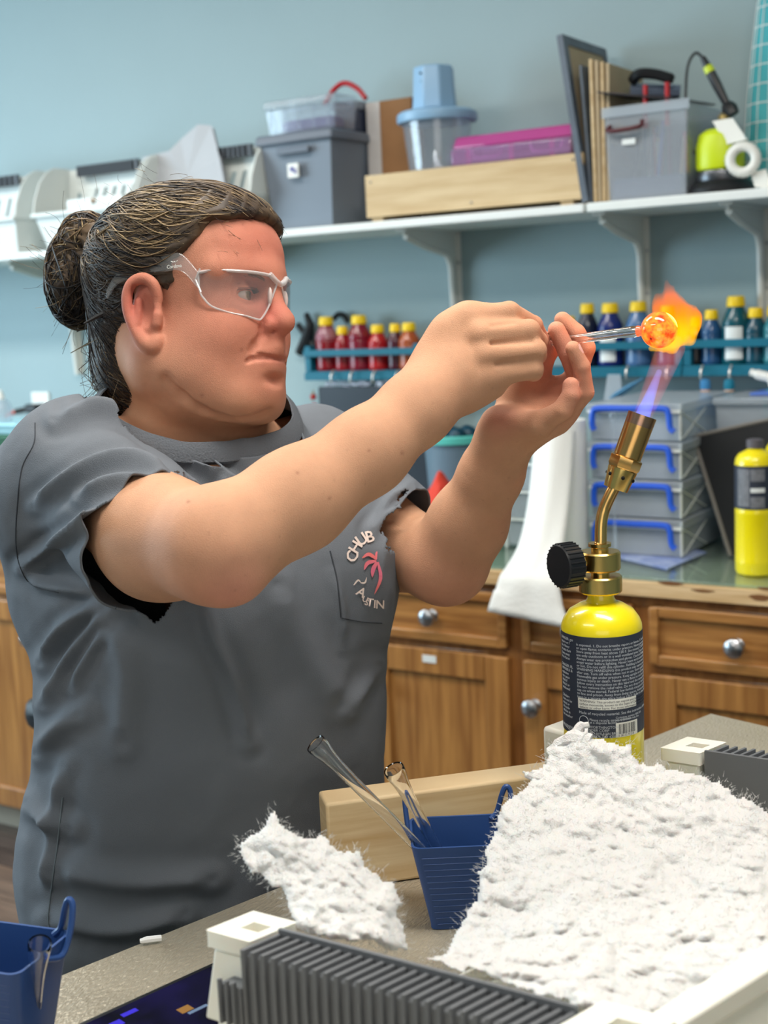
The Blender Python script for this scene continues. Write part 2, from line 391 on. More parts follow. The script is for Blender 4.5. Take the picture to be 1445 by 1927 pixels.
# worktop: pine edging strip, substrate, glass sheets
m_pine = mat('pine', S(222, 192, 148), .5, col2=S(196, 160, 112), vs=5, vstretch=(1.2, 8, 14), bump=.1)
m_glass = mat('clear_glass', S(214, 238, 228), .02, trans=1, ior=1.45)
t = thing('worktop', 'long worktop with raw pine edge under glass sheets', 'worktop', (-1.85, DC+.3, .862))
MB().box(-3.9, .2, DC-.005, DW, .862, .893).build('top_board', mat('worktop_board', S(196, 200, 190), .5, var=.1, vs=4), t)
b = MB().box(-3.9, .2, DC-.024, DC-.0052, .863, .893); b.build('edge_strip', m_pine, t, bevel=.0015)
m_knot = mat('dark_knot', S(120, 78, 40), .7)
for px, py, L_, h, in ((1262, 1098, .05, .004), (1322, 1112, .045, .003), (1430, 1125, .04, .006), (968, 1085, .006, .004), (1440, 1108, .03, .003)):
    q = PY(px, py, DC-.0245)
    b = MB(); b.prism([(q.x+L_/2*math.cos(a)*(1+.2*math.sin(3*a)), q.z+h*math.sin(a)) for a in [i*math.pi/8 for i in range(16)]], .0006, Matrix(((1, 0, 0, 0), (0, 0, -1, DC-.024), (0, 1, 0, 0), (0, 0, 0, 1)))); b.build('knot', m_knot, t)
m_gtop = mat_clear('glass_sheet', (.90, .955, .93, 1), .04)
for i, (a, b_) in enumerate(((-3.9, -2.75), (-2.745, -1.6), (-1.595, -.45), (-.445, .2))):
    tag(MB().box(a, b_, DC-.015, DW-.02, .8935, .9).build('glass_sheet', m_gtop, None, bevel=.001), 'greenish glass sheet on the worktop, number %s from the left' % ('one', 'two', 'three', 'four')[i], 'glass sheet', 'glass sheets on the worktop')
# ------------------------------------------------------------ shelf and brackets
for i, (a, b_) in enumerate(((-4.2, -2.9), (-2.895, -1.212), (-1.205, .3))):
    tag(MB().box(a, b_, DW-.3, DW, ZS-.02, ZS).build('wall_shelf', m_white, None, bevel=.003),
        ('white wall shelf board at far left holding perforated bins', 'long white wall shelf board holding the grey tote and wooden tray', 'white wall shelf board at right holding the clear bin')[i], 'shelf', 'white shelf boards')
m_brk = mat('bracket_white', S(214, 214, 208), .45)
def bracket(x, lab):
    t = thing('shelf_bracket', lab, 'bracket', (x, DW, ZS-.02), 'white shelf brackets')
    y1 = DW; prof = [(y1, 1.28), (y1-.018, 1.28), (y1-.03, 1.50)]+[(y1-.03-.04*(1-math.cos(a)), 1.52+.055*math.sin(a)) for a in (0, .4, .8, 1.2, 1.57)]+[(y1-.16, 1.59), (y1-.25, 1.612), (y1-.27, 1.6295), (y1, 1.6295)]
    MB().prism([(p[0], p[1]) for p in prof], .006, Matrix(((0, 0, 1, x-.003), (1, 0, 0, 0), (0, 1, 0, 0), (0, 0, 0, 1)))).build('web', m_brk, t)
    MB().box(x-.015, x+.015, y1-.006, y1-.0005, 1.28, 1.6295).build('wall_flange', m_brk, t, bevel=.002)
    MB().box(x-.015, x+.015, y1-.27, y1-.006, 1.6245, 1.6295).build('shelf_flange', m_brk, t, bevel=.001)
    rim = [(x, a[0], a[1]) for a in prof[1:-2]]
    MB().tube(cr(rim, 2), .008, 8).build('rib', m_brk, t)
    for z in (1.55, 1.45): MB().ball((x+.009, y1-.007, z), .004, 8).build('screw', m_knob, t)
for x, l in ((-3.07, 'white shelf bracket at the left behind the bun of hair'), (-2.35, 'white shelf bracket hidden behind the head'), (-1.7, 'white shelf bracket above the raised forearm'), (-1.19, 'white shelf bracket left of the flame'), (-.905, 'white shelf bracket above the teal bottles at right'), (-.3, 'white shelf bracket out of frame at right')): bracket(x, l)
# ------------------------------------------------------------ things on the shelf
m_grey = mat('grey_tote', S(112, 122, 134), .42); m_greyd = mat('grey_tote_lid', S(98, 106, 118), .4)
m_clear = mat_clear('clear_plastic', (.93, .95, .97, 1), .08, .10, (.75, .8, .88, 1))
m_clear2 = mat_clear('cloudy_plastic', (.9, .93, .95, 1), .2, .36, (.62, .68, .74, 1))
m_red = mat('red_plastic', S(170, 22, 30), .35)
m_card = mat('cardboard', S(150, 108, 70), .8, var=.15, vs=10); m_tape = mat('packing_tape', S(196, 190, 186), .12, coat=1, bump=1.5, bs=70)
m_ply = mat('plywood', S(206, 182, 142), .55, col2=S(188, 160, 118), vs=5, vstretch=(1, 8, 10))
def shellbox(x0, x1, y0, y1, z0, z1, t=.003, ins=0):   # open box, tapered, real walls
    b = MB(); o = [(x0+ins, y0+ins, z0), (x1-ins, y0+ins, z0), (x1-ins, y1-ins, z0), (x0+ins, y1-ins, z0), (x0, y0, z1), (x1, y0, z1), (x1, y1, z1), (x0, y1, z1)]
    cx_, cy_ = (x0+x1)/2, (y0+y1)/2
    def sh(p, zz=None): return (p[0]+(t if p[0] < cx_ else -t), p[1]+(t if p[1] < cy_ else -t), p[2] if zz is None else zz)
    i = [sh(p, z0+t) for p in o[:4]]+[sh(p) for p in o[4:]]
    f = [(0, 3, 2, 1), (0, 1, 5, 4), (1, 2, 6, 5), (2, 3, 7, 6), (3, 0, 4, 7)]
    f2 = [(8, 9, 10, 11), (8, 12, 13, 9), (9, 13, 14, 10), (10, 14, 15, 11), (11, 15, 12, 8)]
    rim = [(4, 5, 13, 12), (5, 6, 14, 13), (6, 7, 15, 14), (7, 4, 12, 15)]
    return b.add(o+i, f+f2+rim)
# grey tote with lid
a = PY(497, 400, 2.79).x; x0, x1, y0, y1 = a, a+.215, 2.79, 3.02
t = thing('storage_tote', 'grey lidded plastic storage tote with a small white square label', 'tote', ((x0+x1)/2, 2.9, ZS))
x1 = PY(624, 300, 2.79).x; y1 = 3.03
shellbox(x0, x1, y0, y1, ZS, 1.872, .004, .018).build('body', m_grey, t, bevel=.008)
MB().frust((x0-.012, x1+.012, y0-.012, y1, 1.862), (x0-.008, x1+.008, y0-.008, y1, 1.888)).build('lid', m_greyd, t, bevel=.006)
c = PY(555, 320, 2.785)
MB().box(c.x-.05, c.x+.05, y0-.014, y0-.002, 1.835, 1.852).build('handle', m_greyd, t, bevel=.003)
lo = MB(); lo.box(c.x-.018, c.x+.014, 2.778, 2.785, c.z-.018, c.z+.016).build('label_square', m_plas, t)
MB().box(c.x-.009, c.x+.001, 2.7765, 2.778, c.z-.004, c.z+.008).box(c.x+.003, c.x+.009, 2.7765, 2.778, c.z-.01, c.z+.002).build('label_print', mat('blue_ink', S(90, 90, 150), .5), t)
# clear box on tote
t = thing('clear_case', 'clear hinged plastic case lying on the grey tote', 'case', ((x0+x1)/2, 2.9, 1.888))
bx0, bx1, by0, by1 = PY(500, 240, 2.80).x, PY(632, 240, 2.80).x, 2.80, 2.90
shellbox(bx0, bx1, by0, by1, 1.889, 1.95, .003, .006).build('base', m_clear, t, bevel=.003)
MB().frust((bx0-.005, bx1+.005, by0-.005, by1, 1.951), (bx0-.002, bx1+.002, by0-.002, by1, 1.972)).build('lid', m_clear, t, bevel=.004)
for i in range(5):
    xx = bx0+.02+i*(bx1-bx0-.04)/4
    MB().box(xx-.002, xx+.002, by0-.0065, by0-.001, 1.892, 1.95).build('rib', m_clear, t)
tag(MB().box(bx0+.025, bx1-.03, by0+.03, by1-.01, 1.894, 1.925).build('contents_roll', mat('violet_cloth', S(96, 84, 130), .7), None, bevel=.01), 'folded violet cloth packed inside the clear case', 'cloth')
t = thing('handled_case', 'dark case with a red carrying handle behind the clear case', 'case', (-1.86, 2.96, 1.888))
ax = PY(635, 200, 2.93).x; qa2 = PY(694, 330, 2.955).x-.006
MB().box(ax+.0, qa2, 2.91, 3.04, 1.8895, 1.945).build('case_body', mat('navy_case', S(52, 60, 82), .4), t, bevel=.006)
MB().box(ax-.005, qa2+.002, 2.905, 3.045, 1.9455, 1.968).build('case_lid', mat('smoke_lid', S(140, 146, 156), .25), t, bevel=.005)
h0, h1 = PY(610, 172, 2.95), PY(688, 172, 2.95)
MB().tube(cr([(h0.x, 2.95, 1.972), (h0.x+.03, 2.95, 2.005), ((h0.x+h1.x)/2, 2.95, 2.018), (h1.x-.025, 2.95, 2.0), (h1.x, 2.95, 1.972)]), .007).build('handle', m_red, t)
# cardboard box with tape
qa, qb = PY(694, 330, 2.955), PY(779, 330, 2.955)
t = thing('cardboard_box', 'tall cardboard box with shiny packing tape down one edge', 'box', ((qa.x+qb.x)/2, 2.9, 1.66))
MB().box(qa.x, qb.x, 2.955, 3.015, 1.6975, PY(730, 188, 2.955).z).build('carton', m_card, t, bevel=.002)
MB().box(qa.x+.002, qa.x+.042, 2.9525, 2.955, 1.698, PY(730, 188, 2.955).z-.001).build('tape', m_tape, t)
# jar with blue lid
q = PY(826, 320, 2.86); jx, jy, jz = q.x, 2.86, 1.70
t = thing('lidded_jar', 'clear jar with a pale blue lid and upturned blue cup on top', 'jar', (jx, jy, jz))
MB().lathe([(.0, 0), (.058, 0), (.066, .01), (.075, .1), (.083, .17), (.083, .176), (.08, .176), (.072, .1), (.063, .012), (.0, .006)], Matrix.Translation((jx, jy, jz)), 32).build('jar_body', m_clear, t)
m_lblue = mat('pale_blue_plastic', S(134, 170, 200), .35)
MB().lathe([(.0, .176), (.094, .176), (.097, .182), (.096, .196), (.088, .202), (.05, .206), (0, .207)], Matrix.Translation((jx, jy, jz)), 36).build('lid', m_lblue, t)
MB().lathe([(0, .206), (.056, .206), (.053, .24), (.05, .3), (.048, .306), (0, .307)], Matrix.Translation((jx-.005, jy, jz)), 8).build('upturned_cup', m_lblue, t, bevel=.004)
MB().ball((jx-.012, jy-.05, jz+.287), .003, 8).ball((jx-.011, jy-.052, jz+.268), .0016, 6).build('vent_hole', m_blk, t)
b = MB()
for i in range(70):
    a = R_.uniform(0, 6.28); r = R_.uniform(0, .045); z = jz+.01+R_.uniform(0, .07)*(1-r*8)
    p = Vector((jx+r*math.cos(a), jy+r*math.sin(a), max(z, jz+.012))); d = Vector((R_.gauss(0, 1), R_.gauss(0, 1), R_.gauss(0, .5)+.5)).normalized()*.018
    b.tube([p-d, p+d], .0012, 4)
tag(b.build('glass_bits', mat('glass_bits', S(205, 196, 200), .2), None), 'tangle of pale glass slivers inside the clear jar', 'glass scraps', kind='stuff')
# wooden tray
tx0, tx1 = PY(690, 415, 2.78).x, PY(1098, 380, 2.78).x
t = thing('wooden_tray', 'long shallow pale plywood tray carrying jar and pink case', 'tray', ((tx0+tx1)/2, 2.89, ZS))
MB().box(tx0, tx1, 2.78, 2.792, 1.662, 1.762).build('front_board', m_ply, t, bevel=.0015)
MB().box(tx0, tx1, 3.018, 3.03, 1.662, 1.7).build('back_board', m_ply, t, bevel=.0015)
for xx in (tx0, tx1-.012): MB().box(xx, xx+.012, 2.793, 3.017, 1.662, 1.72).build('side_board', m_ply, t, bevel=.0015)
MB().box(tx0+.013, tx1-.013, 2.793, 3.017, 1.69, 1.697).build('bottom_board', m_ply, t)
for xx in (tx0+.01, tx1-.06): MB().box(xx, xx+.03, 2.79, 2.82, 1.6505, 1.662).build('foot', m_ply, t)
for px, py in ((697, 343), (1078, 300), (887, 381)):
    c = PY(px, py, 2.78); MB().ball((c.x, 2.779, c.z), .0028, 8).build('screw', m_knob, t)
# pink case
px0, px1 = PY(850, 300, 2.81).x, PY(1084, 300, 2.81).x
m_pink = mat('pink_plastic', S(196, 74, 150), .15, trans=.35, ior=1.3, coat=1)
m_pinkc = mat('clear_pink', S(222, 170, 222), .06, trans=.7, ior=1.3, coat=1)
t = thing('pink_case', 'translucent magenta latching case lying on the wooden tray', 'case', ((px0+px1)/2, 2.9, 1.763))
MB().box(px0+.004, px1-.004, 2.795, 3.01, 1.7625, 1.802).build('case_base', m_pinkc, t, bevel=.006)
MB().frust((px0, px1, 2.81, 3.015, 1.803), (px0+.006, px1-.006, 2.82, 3.005, 1.832)).build('case_lid', m_pink, t, bevel=.006)
for f_ in (.15, .5, .82):
    xx = px0+(px1-px0)*f_; MB().box(xx-.006, xx+.006, 2.808, 2.814, 1.765, 1.803).build('divider', m_pink, t, bevel=.001)
for f_ in (.3, .78):
    xx = px0+(px1-px0)*f_
    MB().tube(cr([(xx-.04, 2.811, 1.8), (xx-.036, 2.809, 1.784), (xx-.02, 2.808, 1.778), (xx+.02, 2.808, 1.778), (xx+.036, 2.809, 1.784), (xx+.04, 2.811, 1.8)]), .004).build('latch', m_pinkc, t)
# leaning boards
def board(name, lab, xb, xt, ztop, ytop0, ytop1, th, m, rim=None):
    t = thing(name, lab, 'board', (xb, 2.9, ZS+.001), 'boards leaning on the shelf')
    d = Vector((xt-xb, 0, ztop-ZS-.001)); L_ = d.length; n = Vector((d.z, 0, -d.x)).normalized()
    M = frame((xb, 0, ZS+.004), d, (0, 1, 0))
    MB().box(0, L_, ytop0, ytop1, -th, 0, M).build('sheet', m, t, bevel=.001)
    if rim:
        for a in ((0, L_, ytop0, ytop0+.02), (0, L_, ytop1-.02, ytop1), (L_-.02, L_, ytop0+.02, ytop1-.02)):
            MB().box(a[0], a[1], a[2], a[3], -th-.003, -th-.0002, M).build('rim', rim, t)
        MB().box(0, L_, ytop0-.003, ytop0-.0002, -th-.003, .001, M).build('edge_strip', rim, t)
    return t
m_slate = mat('slate_edge', S(96, 106, 118), .4, var=.2, vs=20); m_mdf = mat('mdf', S(186, 166, 134), .7, var=.12, vs=9)
xb = PY(1104, 383, 2.8).x; xt = PY(1056, 70, 2.8).x
board('framed_board', 'tall leaning board with grey frame and stained tan face', xb+.0, xt, 2.012, 2.78, 3.02, .01, m_mdf, m_slate)
board('grey_board', 'thin dark grey board leaning between tan boards', xb+.0125, xt+.045, 1.945, 2.79, 3.0, .006, m_slate)
for i in range(4):
    board('tan_board', ('nearest the grey board', 'second in the tan stack', 'third in the tan stack', 'nearest the clear bin, widest')[i]+' tan fibre board leaning on shelf',
          xb+.021+i*.0085, xt+.068+i*.0115, 1.955-.004*i, 2.79+.004*i, 3.0, .0075, m_mdf if i % 2 else m_ply)
# clear bin of tools
cx0, cx1 = PY(1150, 375, 2.79).x, PY(1292, 375, 2.79).x
t = thing('clear_bin', 'cloudy clear bin with a brown handle crammed with craft tools', 'bin', ((cx0+cx1)/2, 2.9, ZS))
shellbox(cx0-.012, cx1+.006, 2.785, 3.035, ZS+.001, 1.845, .0025, .008).build('body', mat_clear('tool_bin_plastic', (.92, .94, .96, 1), .15, .24, (.66, .7, .76, 1)), t, bevel=.004)
MB().box(cx0-.016, cx1+.01, 2.781, 2.785, 1.828, 1.85).build('front_rim', m_clear2, t, bevel=.001)
c = PY(1195, 243, 2.78)
m_brown = mat('brown_plastic', S(84, 40, 44), .4)
MB().tube(cr([(cx0+.006, 2.78, c.z+.012), (cx0+.006, 2.768, c.z), (cx0+.075, 2.768, c.z+.003), (cx0+.078, 2.78, c.z+.016)], 3), .005).build('handle', m_brown, t)
MB().box(cx0+.03, cx0+.06, 2.7835, 2.7865, c.z-.03, c.z-.018).build('label_sticker', m_white, t)
m_tools = [mat('tool_%d' % i, S(*c_), .5) for i, c_ in enumerate(((190, 160, 120), (70, 90, 160), (200, 60, 50), (60, 60, 70), (180, 180, 170), (120, 60, 90)))]
nm = ['wooden_stick', 'blue_pen', 'red_pen', 'black_marker', 'grey_rod', 'plum_pen']
for i in range(18):
    xx = cx0+.018+(i//6+R_.random()*.9)*(cx1-cx0-.04)/3; yy = 2.80+R_.random()*.17; ln = .06+R_.random()*.05; tl = R_.uniform(-.012, .012)
    xx = min(max(xx, cx0+.018), cx1-.02)
    k = i % 6
    tag(MB().cyl((xx, yy, ZS+.008+R_.random()*.05), (xx+tl, yy+.01, ZS+.02+ln+.05), .0045).build(nm[k], m_tools[k], None),
        '%s standing in the %s third of the clear bin' % (('pale wooden stick', 'blue pen', 'red pen', 'black marker', 'grey rod', 'plum pen')[k], ('left', 'middle', 'right')[i//6]), 'tool', 'tools in the clear bin')
tag(MB().box(cx0+.0, cx1-.008, 2.796, 3.02, ZS+.005, ZS+.05).build('fabric_bundle', mat('denim', S(74, 86, 110), .8, bump=1, bs=40), None, bevel=.01), 'blue fabric bundle at the bottom of the clear bin', 'fabric')
m_dkb = mat('dark_board', S(54, 50, 56), .4)
def quadslab(name, pts, th, m, parent=None):
    p = [Vector(q) for q in pts]; n = (p[1]-p[0]).cross(p[2]-p[0]).normalized()*th
    return MB().add(p+[q+n for q in p], [(0, 1, 2, 3), (7, 6, 5, 4), (0, 4, 5, 1), (1, 5, 6, 2), (2, 6, 7, 3), (3, 7, 4, 0)]).build(name, m, parent, smooth=False)
t = thing('clipboard', 'dark clipboard lying tilted across the top of the clear bin', 'clipboard', (cx0+.05, 2.88, 1.86))
quadslab('board', [(cx0-.02, 2.77, 1.882), (cx1-.03, 2.79, 1.853), (cx1+.01, 2.95, 1.85), (cx0+.0, 2.97, 1.88)], .003, m_dkb, t)
MB().tube([(cx0+.02, 2.86, 1.893), (cx0+.12, 2.9, 1.882)], .014, 8).build('clip', mat('steel_blue', S(120, 134, 156), .3, metal=.6), t)
for i, px in enumerate((1214, 1255)):
    c = PY(px, 185, 2.8)
    tag(MB().cyl((c.x, 2.80, 1.80), (c.x+.001, 2.80, 1.889), .0055).build('red_rod', m_red, None), ('left', 'right')[i]+' one of two red handles standing up from the clear bin', 'handle')
tag(MB().tube(cr([(cx0+.03, 2.85, 1.91), (cx0+.05, 2.84, 1.921), (cx0+.085, 2.85, 1.916), (cx0+.12, 2.86, 1.902)]), [.012]*18+[.008], 8).build('black_pliers', m_blk, None), 'black and blue pliers lying on top of the clipboard', 'pliers')
# soldering station
sx = PY(1345, 350, 2.83).x+.012
m_lime = mat('lime_plastic', S(196, 214, 20), .4)
t = thing('soldering_station', 'lime green and black soldering station with its iron standing up', 'soldering station', (sx, 2.84, ZS))
MB().lathe([(.0, .001), (.066, .001), (.068, .01), (.062, .022), (.055, .026), (.0, .027)], Matrix.Translation((sx, 2.84, ZS)), 24).build('base', m_blk, t)
MB().lathe([(.0, .027), (.053, .027), (.055, .035), (.052, .048), (0, .049)], Matrix.Translation((sx, 2.84, ZS)), 24).build('ring', mat('dark_metal', S(90, 92, 96), .3, metal=.8), t)
MB().lathe([(.0, .049), (.05, .049), (.053, .06), (.052, .1), (.046, .125), (.03, .135), (0, .136)], Matrix.Translation((sx-.003, 2.84, ZS)) @ Matrix.Scale(.9, 4, (0, 1, 0)), 12).build('housing', m_lime, t, bevel=.004)
i0, i1 = PY(1372, 205, 2.86), PY(1322, 108, 2.86)
d = i1-i0
MB().tube([i0-d*.12, i0, i0+d*.1], [.016, .018, .012]).build('iron_socket', m_blk, t)
MB().tube([i0+d*.1, i0+d*.45, i0+d*.72, i0+d*1.0], [.008, .0105, .0105, .006]).build('iron_handle', m_blk, t)
MB().tube([i0+d*.7, i0+d*.82], [.0112, .0105]).build('grip_band', m_lime, t)
MB().ball((i0.x-.01, 2.855, i0.z-.02), .014, 10).build('coil', mat('brass_wool', S(160, 140, 90), .4, metal=.7), t)
cpts = [i1, PY(1308, 100, 2.86), PY(1294, 125, 2.86), PY(1290, 180, 2.86), PY(1292, 240, 2.85), PY(1302, 280, 2.84), PY(1328, 300, 2.822)]
MB().tube(cr(cpts), .0032).build('power_cord', m_blk, t)
# white magnifier-like ring tool
rc = PY(1398, 300, 2.79)
t = thing('ring_tool', 'white plastic tool with a round ribbed ring at its end', 'tool', (rc.x, 2.79, ZS))
rg = MB()
M = frame(rc, (1, .15, 0), (0, 0, 1)) 
rg.lathe([(.026+.0105*math.cos(a), .0105*math.sin(a)) for a in [i*math.pi/6 for i in range(12)]], M, 32, closed=True); rg.build('ring', m_plas, t)
for i in range(24):
    a = math.pi*2*i/24; q = M @ Vector((.0355*math.cos(a), .0355*math.sin(a), 0)); q2 = M @ Vector((.0355*math.cos(a), .0355*math.sin(a), .009))
    MB().cyl(q-(q2-q)*.9, q2, .0015, n=5).build('ridge', m_plas, t)
s0, s1 = PY(1345, 228, 2.8), PY(1385, 275, 2.8)
quadslab('arm', [PY(1340, 228, 2.805), PY(1378, 222, 2.805), PY(1405, 262, 2.8), PY(1366, 272, 2.8)], .012, m_plas, t)
quadslab('arm_end', [PY(1412, 325, 2.8), PY(1440, 318, 2.8), PY(1456, 356, 2.8), PY(1420, 352, 2.8)], .012, m_plas, t)
# teal checked folded parasol / cloth
m_teal = mat('teal_cloth', S(70, 164, 172), .8)
t = thing('checked_cone', 'tall teal fabric cone with a white grid at right edge', 'fabric cone', (PY(1460, 300, 2.93).x, 2.93, ZS+.001))
kx = PY(1462, 300, 2.975).x
pr = [(.07, .001), (.068, .1), (.062, .2), (.052, .3), (.04, .4), (.02, .48), (0, .5)]
MB().lathe(pr, Matrix.Translation((kx, 2.975, ZS)), 20).build('cone', m_teal, t)
for i in range(11):
    z = .03+i*.04; r = np.interp(z, [p[1] for p in pr], [p[0] for p in pr])+.0008
    MB().lathe([(r, z-.0012), (r+.0006, z), (r, z+.0012)], Matrix.Translation((kx, 2.975, ZS)), 28).build('white_stripe', m_white, t)
for i in range(16):
    a = i*math.pi/8
    MB().tube([(kx+(r_+.0008)*math.cos(a), 2.975+(r_+.0008)*math.sin(a), ZS+z_) for r_, z_ in pr[:-1]], .0011, 4).build('white_thread', m_white, t)
# perforated white bins on the shelf, left
m_bin = mat('bin_white', S(214, 218, 214), .4); m_comb = mat('charcoal_comb', S(70, 74, 80), .45)
def slots(w_, h_, n):
    out = [[(w_*.12+.009*math.cos(a), h_*.5+.012*math.sin(a)) for a in [k*math.pi/4 for k in range(8)]]]
    for i in range(n):
        x = w_*(.24+.68*i/n); y0_, y1_ = h_*.2, h_*.62
        out.append([(x, y0_), (x+.013, y0_), (x+.013+.022, y1_), (x+.022, y1_)])
    return out
def shelfbin(x0, x1, lab):
    t = thing('perforated_bin', lab, 'bin', ((x0+x1)/2, 2.87, ZS), 'perforated white bins on the shelf')
    shellbox(x0+.005, x1-.005, 2.74, 2.90, ZS+.001, 1.745, .004, .022).build('tray', m_bin, t, bevel=.004)
    MB().box(x0, x1, 2.728, 2.742, 1.74, 1.752).build('front_lip', m_bin, t, bevel=.003)
    w_ = x1-x0-.02
    plate('back_panel', [(0, 0), (w_, 0), (w_, .155), (0, .155)], slots(w_, .155, 7), .004, frame((x0+.01, 2.868, 1.725), (1, 0, 0), (0, .10, 1)), m_bin, t)
    for sx_ in (x0, x1-.006):
        pts = [(2.735, 1.745), (2.745, 1.79), (2.77, 1.84), (2.80, 1.872), (2.83, 1.885), (2.89, 1.885), (2.89, 1.745)]
        MB().prism(pts, .006, Matrix(((0, 0, 1, sx_), (1, 0, 0, 0), (0, 1, 0, 0), (0, 0, 0, 1)))).build('side_panel', m_bin, t, bevel=.002)
    cb = MB().box(x0+w_*.2, x1-w_*.22, 2.853, 2.867, 1.855, 1.885).build('comb', m_comb, t)
    for i in range(14):
        xx = x0+w_*.2+(i+.5)*(w_*.6)/14; MB().box(xx-.0025, xx+.0025, 2.845, 2.854, 1.853, 1.883).build('tooth', m_comb, cb)
shelfbin(PY(-190, 400, 2.74).x, PY(30, 400, 2.74).x, 'perforated white bin cut off by the left picture edge')
shelfbin(PY(62, 400, 2.74).x, PY(252, 400, 2.74).x, 'perforated white bin holding a small white drawer box')
shelfbin(PY(256, 400, 2.74).x, PY(478, 400, 2.74).x-.004, 'perforated white bin holding sheets of paper, beside the grey tote')
c0, c1 = PY(135, 390, 2.8), PY(240, 390, 2.8)
t = thing('small_drawer_box', 'small white box with a round knob inside a perforated bin', 'box', ((c0.x+c1.x)/2, 2.82, 1.66))
MB().box(c0.x, c1.x, 2.78, 2.86, 1.66, 1.785).build('box_body', m_white, t, bevel=.003)
MB().ball(((c0.x+c1.x)/2, 2.776, 1.775), .008, 10).build('knob', mat('wood_knob', S(180, 160, 140), .5), t)
for i, dx in enumerate((0, .025)):
    pp_ = [(276, 400), (428, 372), (414, 300), (398, 236), (372, 234), (340, 262), (318, 284), (268, 296)]
    o_ = MB().add([PY(352+dx*300, 330, 2.83+dx*.5)]+[PY(a_*(1)+dx*200, b_+dx*200, 2.80+dx*.6+.05*((400-b_)/170)+.006*(k_ % 2)) for k_, (a_, b_) in enumerate(pp_)], [(0, i_+1, (i_+1) % 8+1) for i_ in range(8)]); tag(o_.build('paper_sheet', mat('tissue_paper', S(176, 178, 182), .7), None, smooth=False), ('front', 'rear')[i]+' sheet of crumpled tissue paper standing in the bin', 'paper', 'tissue sheets')
# ------------------------------------------------------------ bottle racks on the wall
m_rack = mat('rack_teal', S(0, 104, 128), .5, var=.15, vs=6)
for i, (a, b_) in enumerate(((-2.13, -1.768), (-1.765, -1.066), (-1.063, -.4))):
    t = thing('bottle_rack', 'teal wooden wall rack %s' % ('of red paint bottles', 'of blue paint bottles left of the flame', 'of teal paint bottles right of the flame')[i], 'rack', ((a+b_)/2, DW, 1.265), 'teal wall racks')
    MB().box(a, b_, 2.955, DW, 1.262, 1.282).build('shelf_board', m_rack, t, bevel=.001)
    MB().box(a, b_, 2.948, 2.9545, 1.258, 1.278).build('lower_rail', m_rack, t, bevel=.001)
    MB().box(a, b_, 2.948, 2.9545, 1.322, 1.34).build('upper_rail', m_rack, t, bevel=.001)
    for xx in (a, b_-.018): MB().box(xx, xx+.018, 2.955, DW, 1.2825, 1.35).build('end_board', m_rack, t, bevel=.001)
m_cap = mat('yellow_cap', S(238, 200, 20), .4)
BOT = [(612, 596, 44, (150, 14, 30), 1), (643, 614, 34, (166, 22, 36), 0), (674, 593, 46, (140, 20, 46), 0), (709, 611, 40, (196, 28, 34), 0), (742, 609, 32, (84, 26, 44), 0), (768, 607, 42, (190, 90, 44), 0), (832, 605, 38, (190, 150, 40), 0),
       (1072, 595, 30, (20, 30, 60), 0), (1104, 571, 42, (24, 32, 58), 0), (1147, 570, 50, (24, 44, 120), 2), (1200, 567, 50, (80, 120, 170), 0), (1256, 575, 44, (30, 60, 110), 0), (1308, 596, 30, (14, 16, 22), 0),
       (1338, 583, 40, (40, 90, 140), 0), (1384, 557, 54, (10, 90, 104), 2), (1421, 579, 44, (12, 80, 100), 0), (1458, 575, 46, (60, 140, 150), 0)]
cn = ['deep red with clear shoulder', 'small red', 'tall crimson', 'bright red', 'maroon', 'burnt orange', 'mustard', 'dark slate', 'navy', 'royal blue with white label', 'pale steel blue', 'mid blue', 'black', 'denim blue', 'tall teal with white label', 'dark teal', 'light aqua']
ring = []
for (px, py, wd, c, k), nm in zip(BOT, cn):
    q = PY(px, py, 2.99); r = wd/2/FPX*((q-CAMP).dot(FW)); ztop = q.z; zb = 1.2825; h = ztop-zb
    t = thing('paint_bottle', '%s paint bottle with a yellow cap in the wall rack' % nm, 'bottle', (q.x, 2.99, zb), 'paint bottles in the wall racks')
    T = Matrix.Translation((q.x, 2.992, zb)); cr_ = r*.6; hc = .024*(.6+h*2.6); hb = h-hc
    prof = [(0, 0), (r*.92, 0), (r, .006)]
    nr = 6
    for i in range(nr+1):
        z = .012+(hb*.62-.012)*i/nr; prof += [(r, z), (r*.955, z+hb*.03)]
    prof += [(r, hb*.68), (r*.9, hb*.8), (cr_*1.02, hb*.95), (cr_*.9, hb), (0, hb)]
    MB().lathe(prof, T, 20).build('bottle_body', mat('paint_%02d%02d%02d' % c, S(*[int(v*.86) for v in c]), .25, coat=.3, spec=.35), t)
    MB().lathe([(0, hb), (cr_*1.05, hb), (cr_*1.08, hb+hc*.15), (cr_*1.0, hb+hc*.8), (cr_*.9, h), (0, h)], T, 14).build('cap', m_cap, t, bevel=.001)
    if k == 2:
        s_ = MB(); 
        for z0_, z1_ in ((.012, hb*.66),):
            vs = [(q.x+r*1.015*math.sin(a), 2.992-r*1.015*math.cos(a), zb+z) for a in np.linspace(-.5, .75, 8) for z in (z0_, z1_)]
            s_.add(vs, [(2*i, 2*i+2, 2*i+3, 2*i+1) for i in range(7)])
        s_.build('paper_label', m_white, t)
    if k == 1: MB().lathe([(r*1.0, hb*.66), (r*.93, hb*.8), (cr_*1.05, hb*.95)], T, 20).build('clear_shoulder', mat('clear_shoulder', S(150, 96, 108), .2), t)
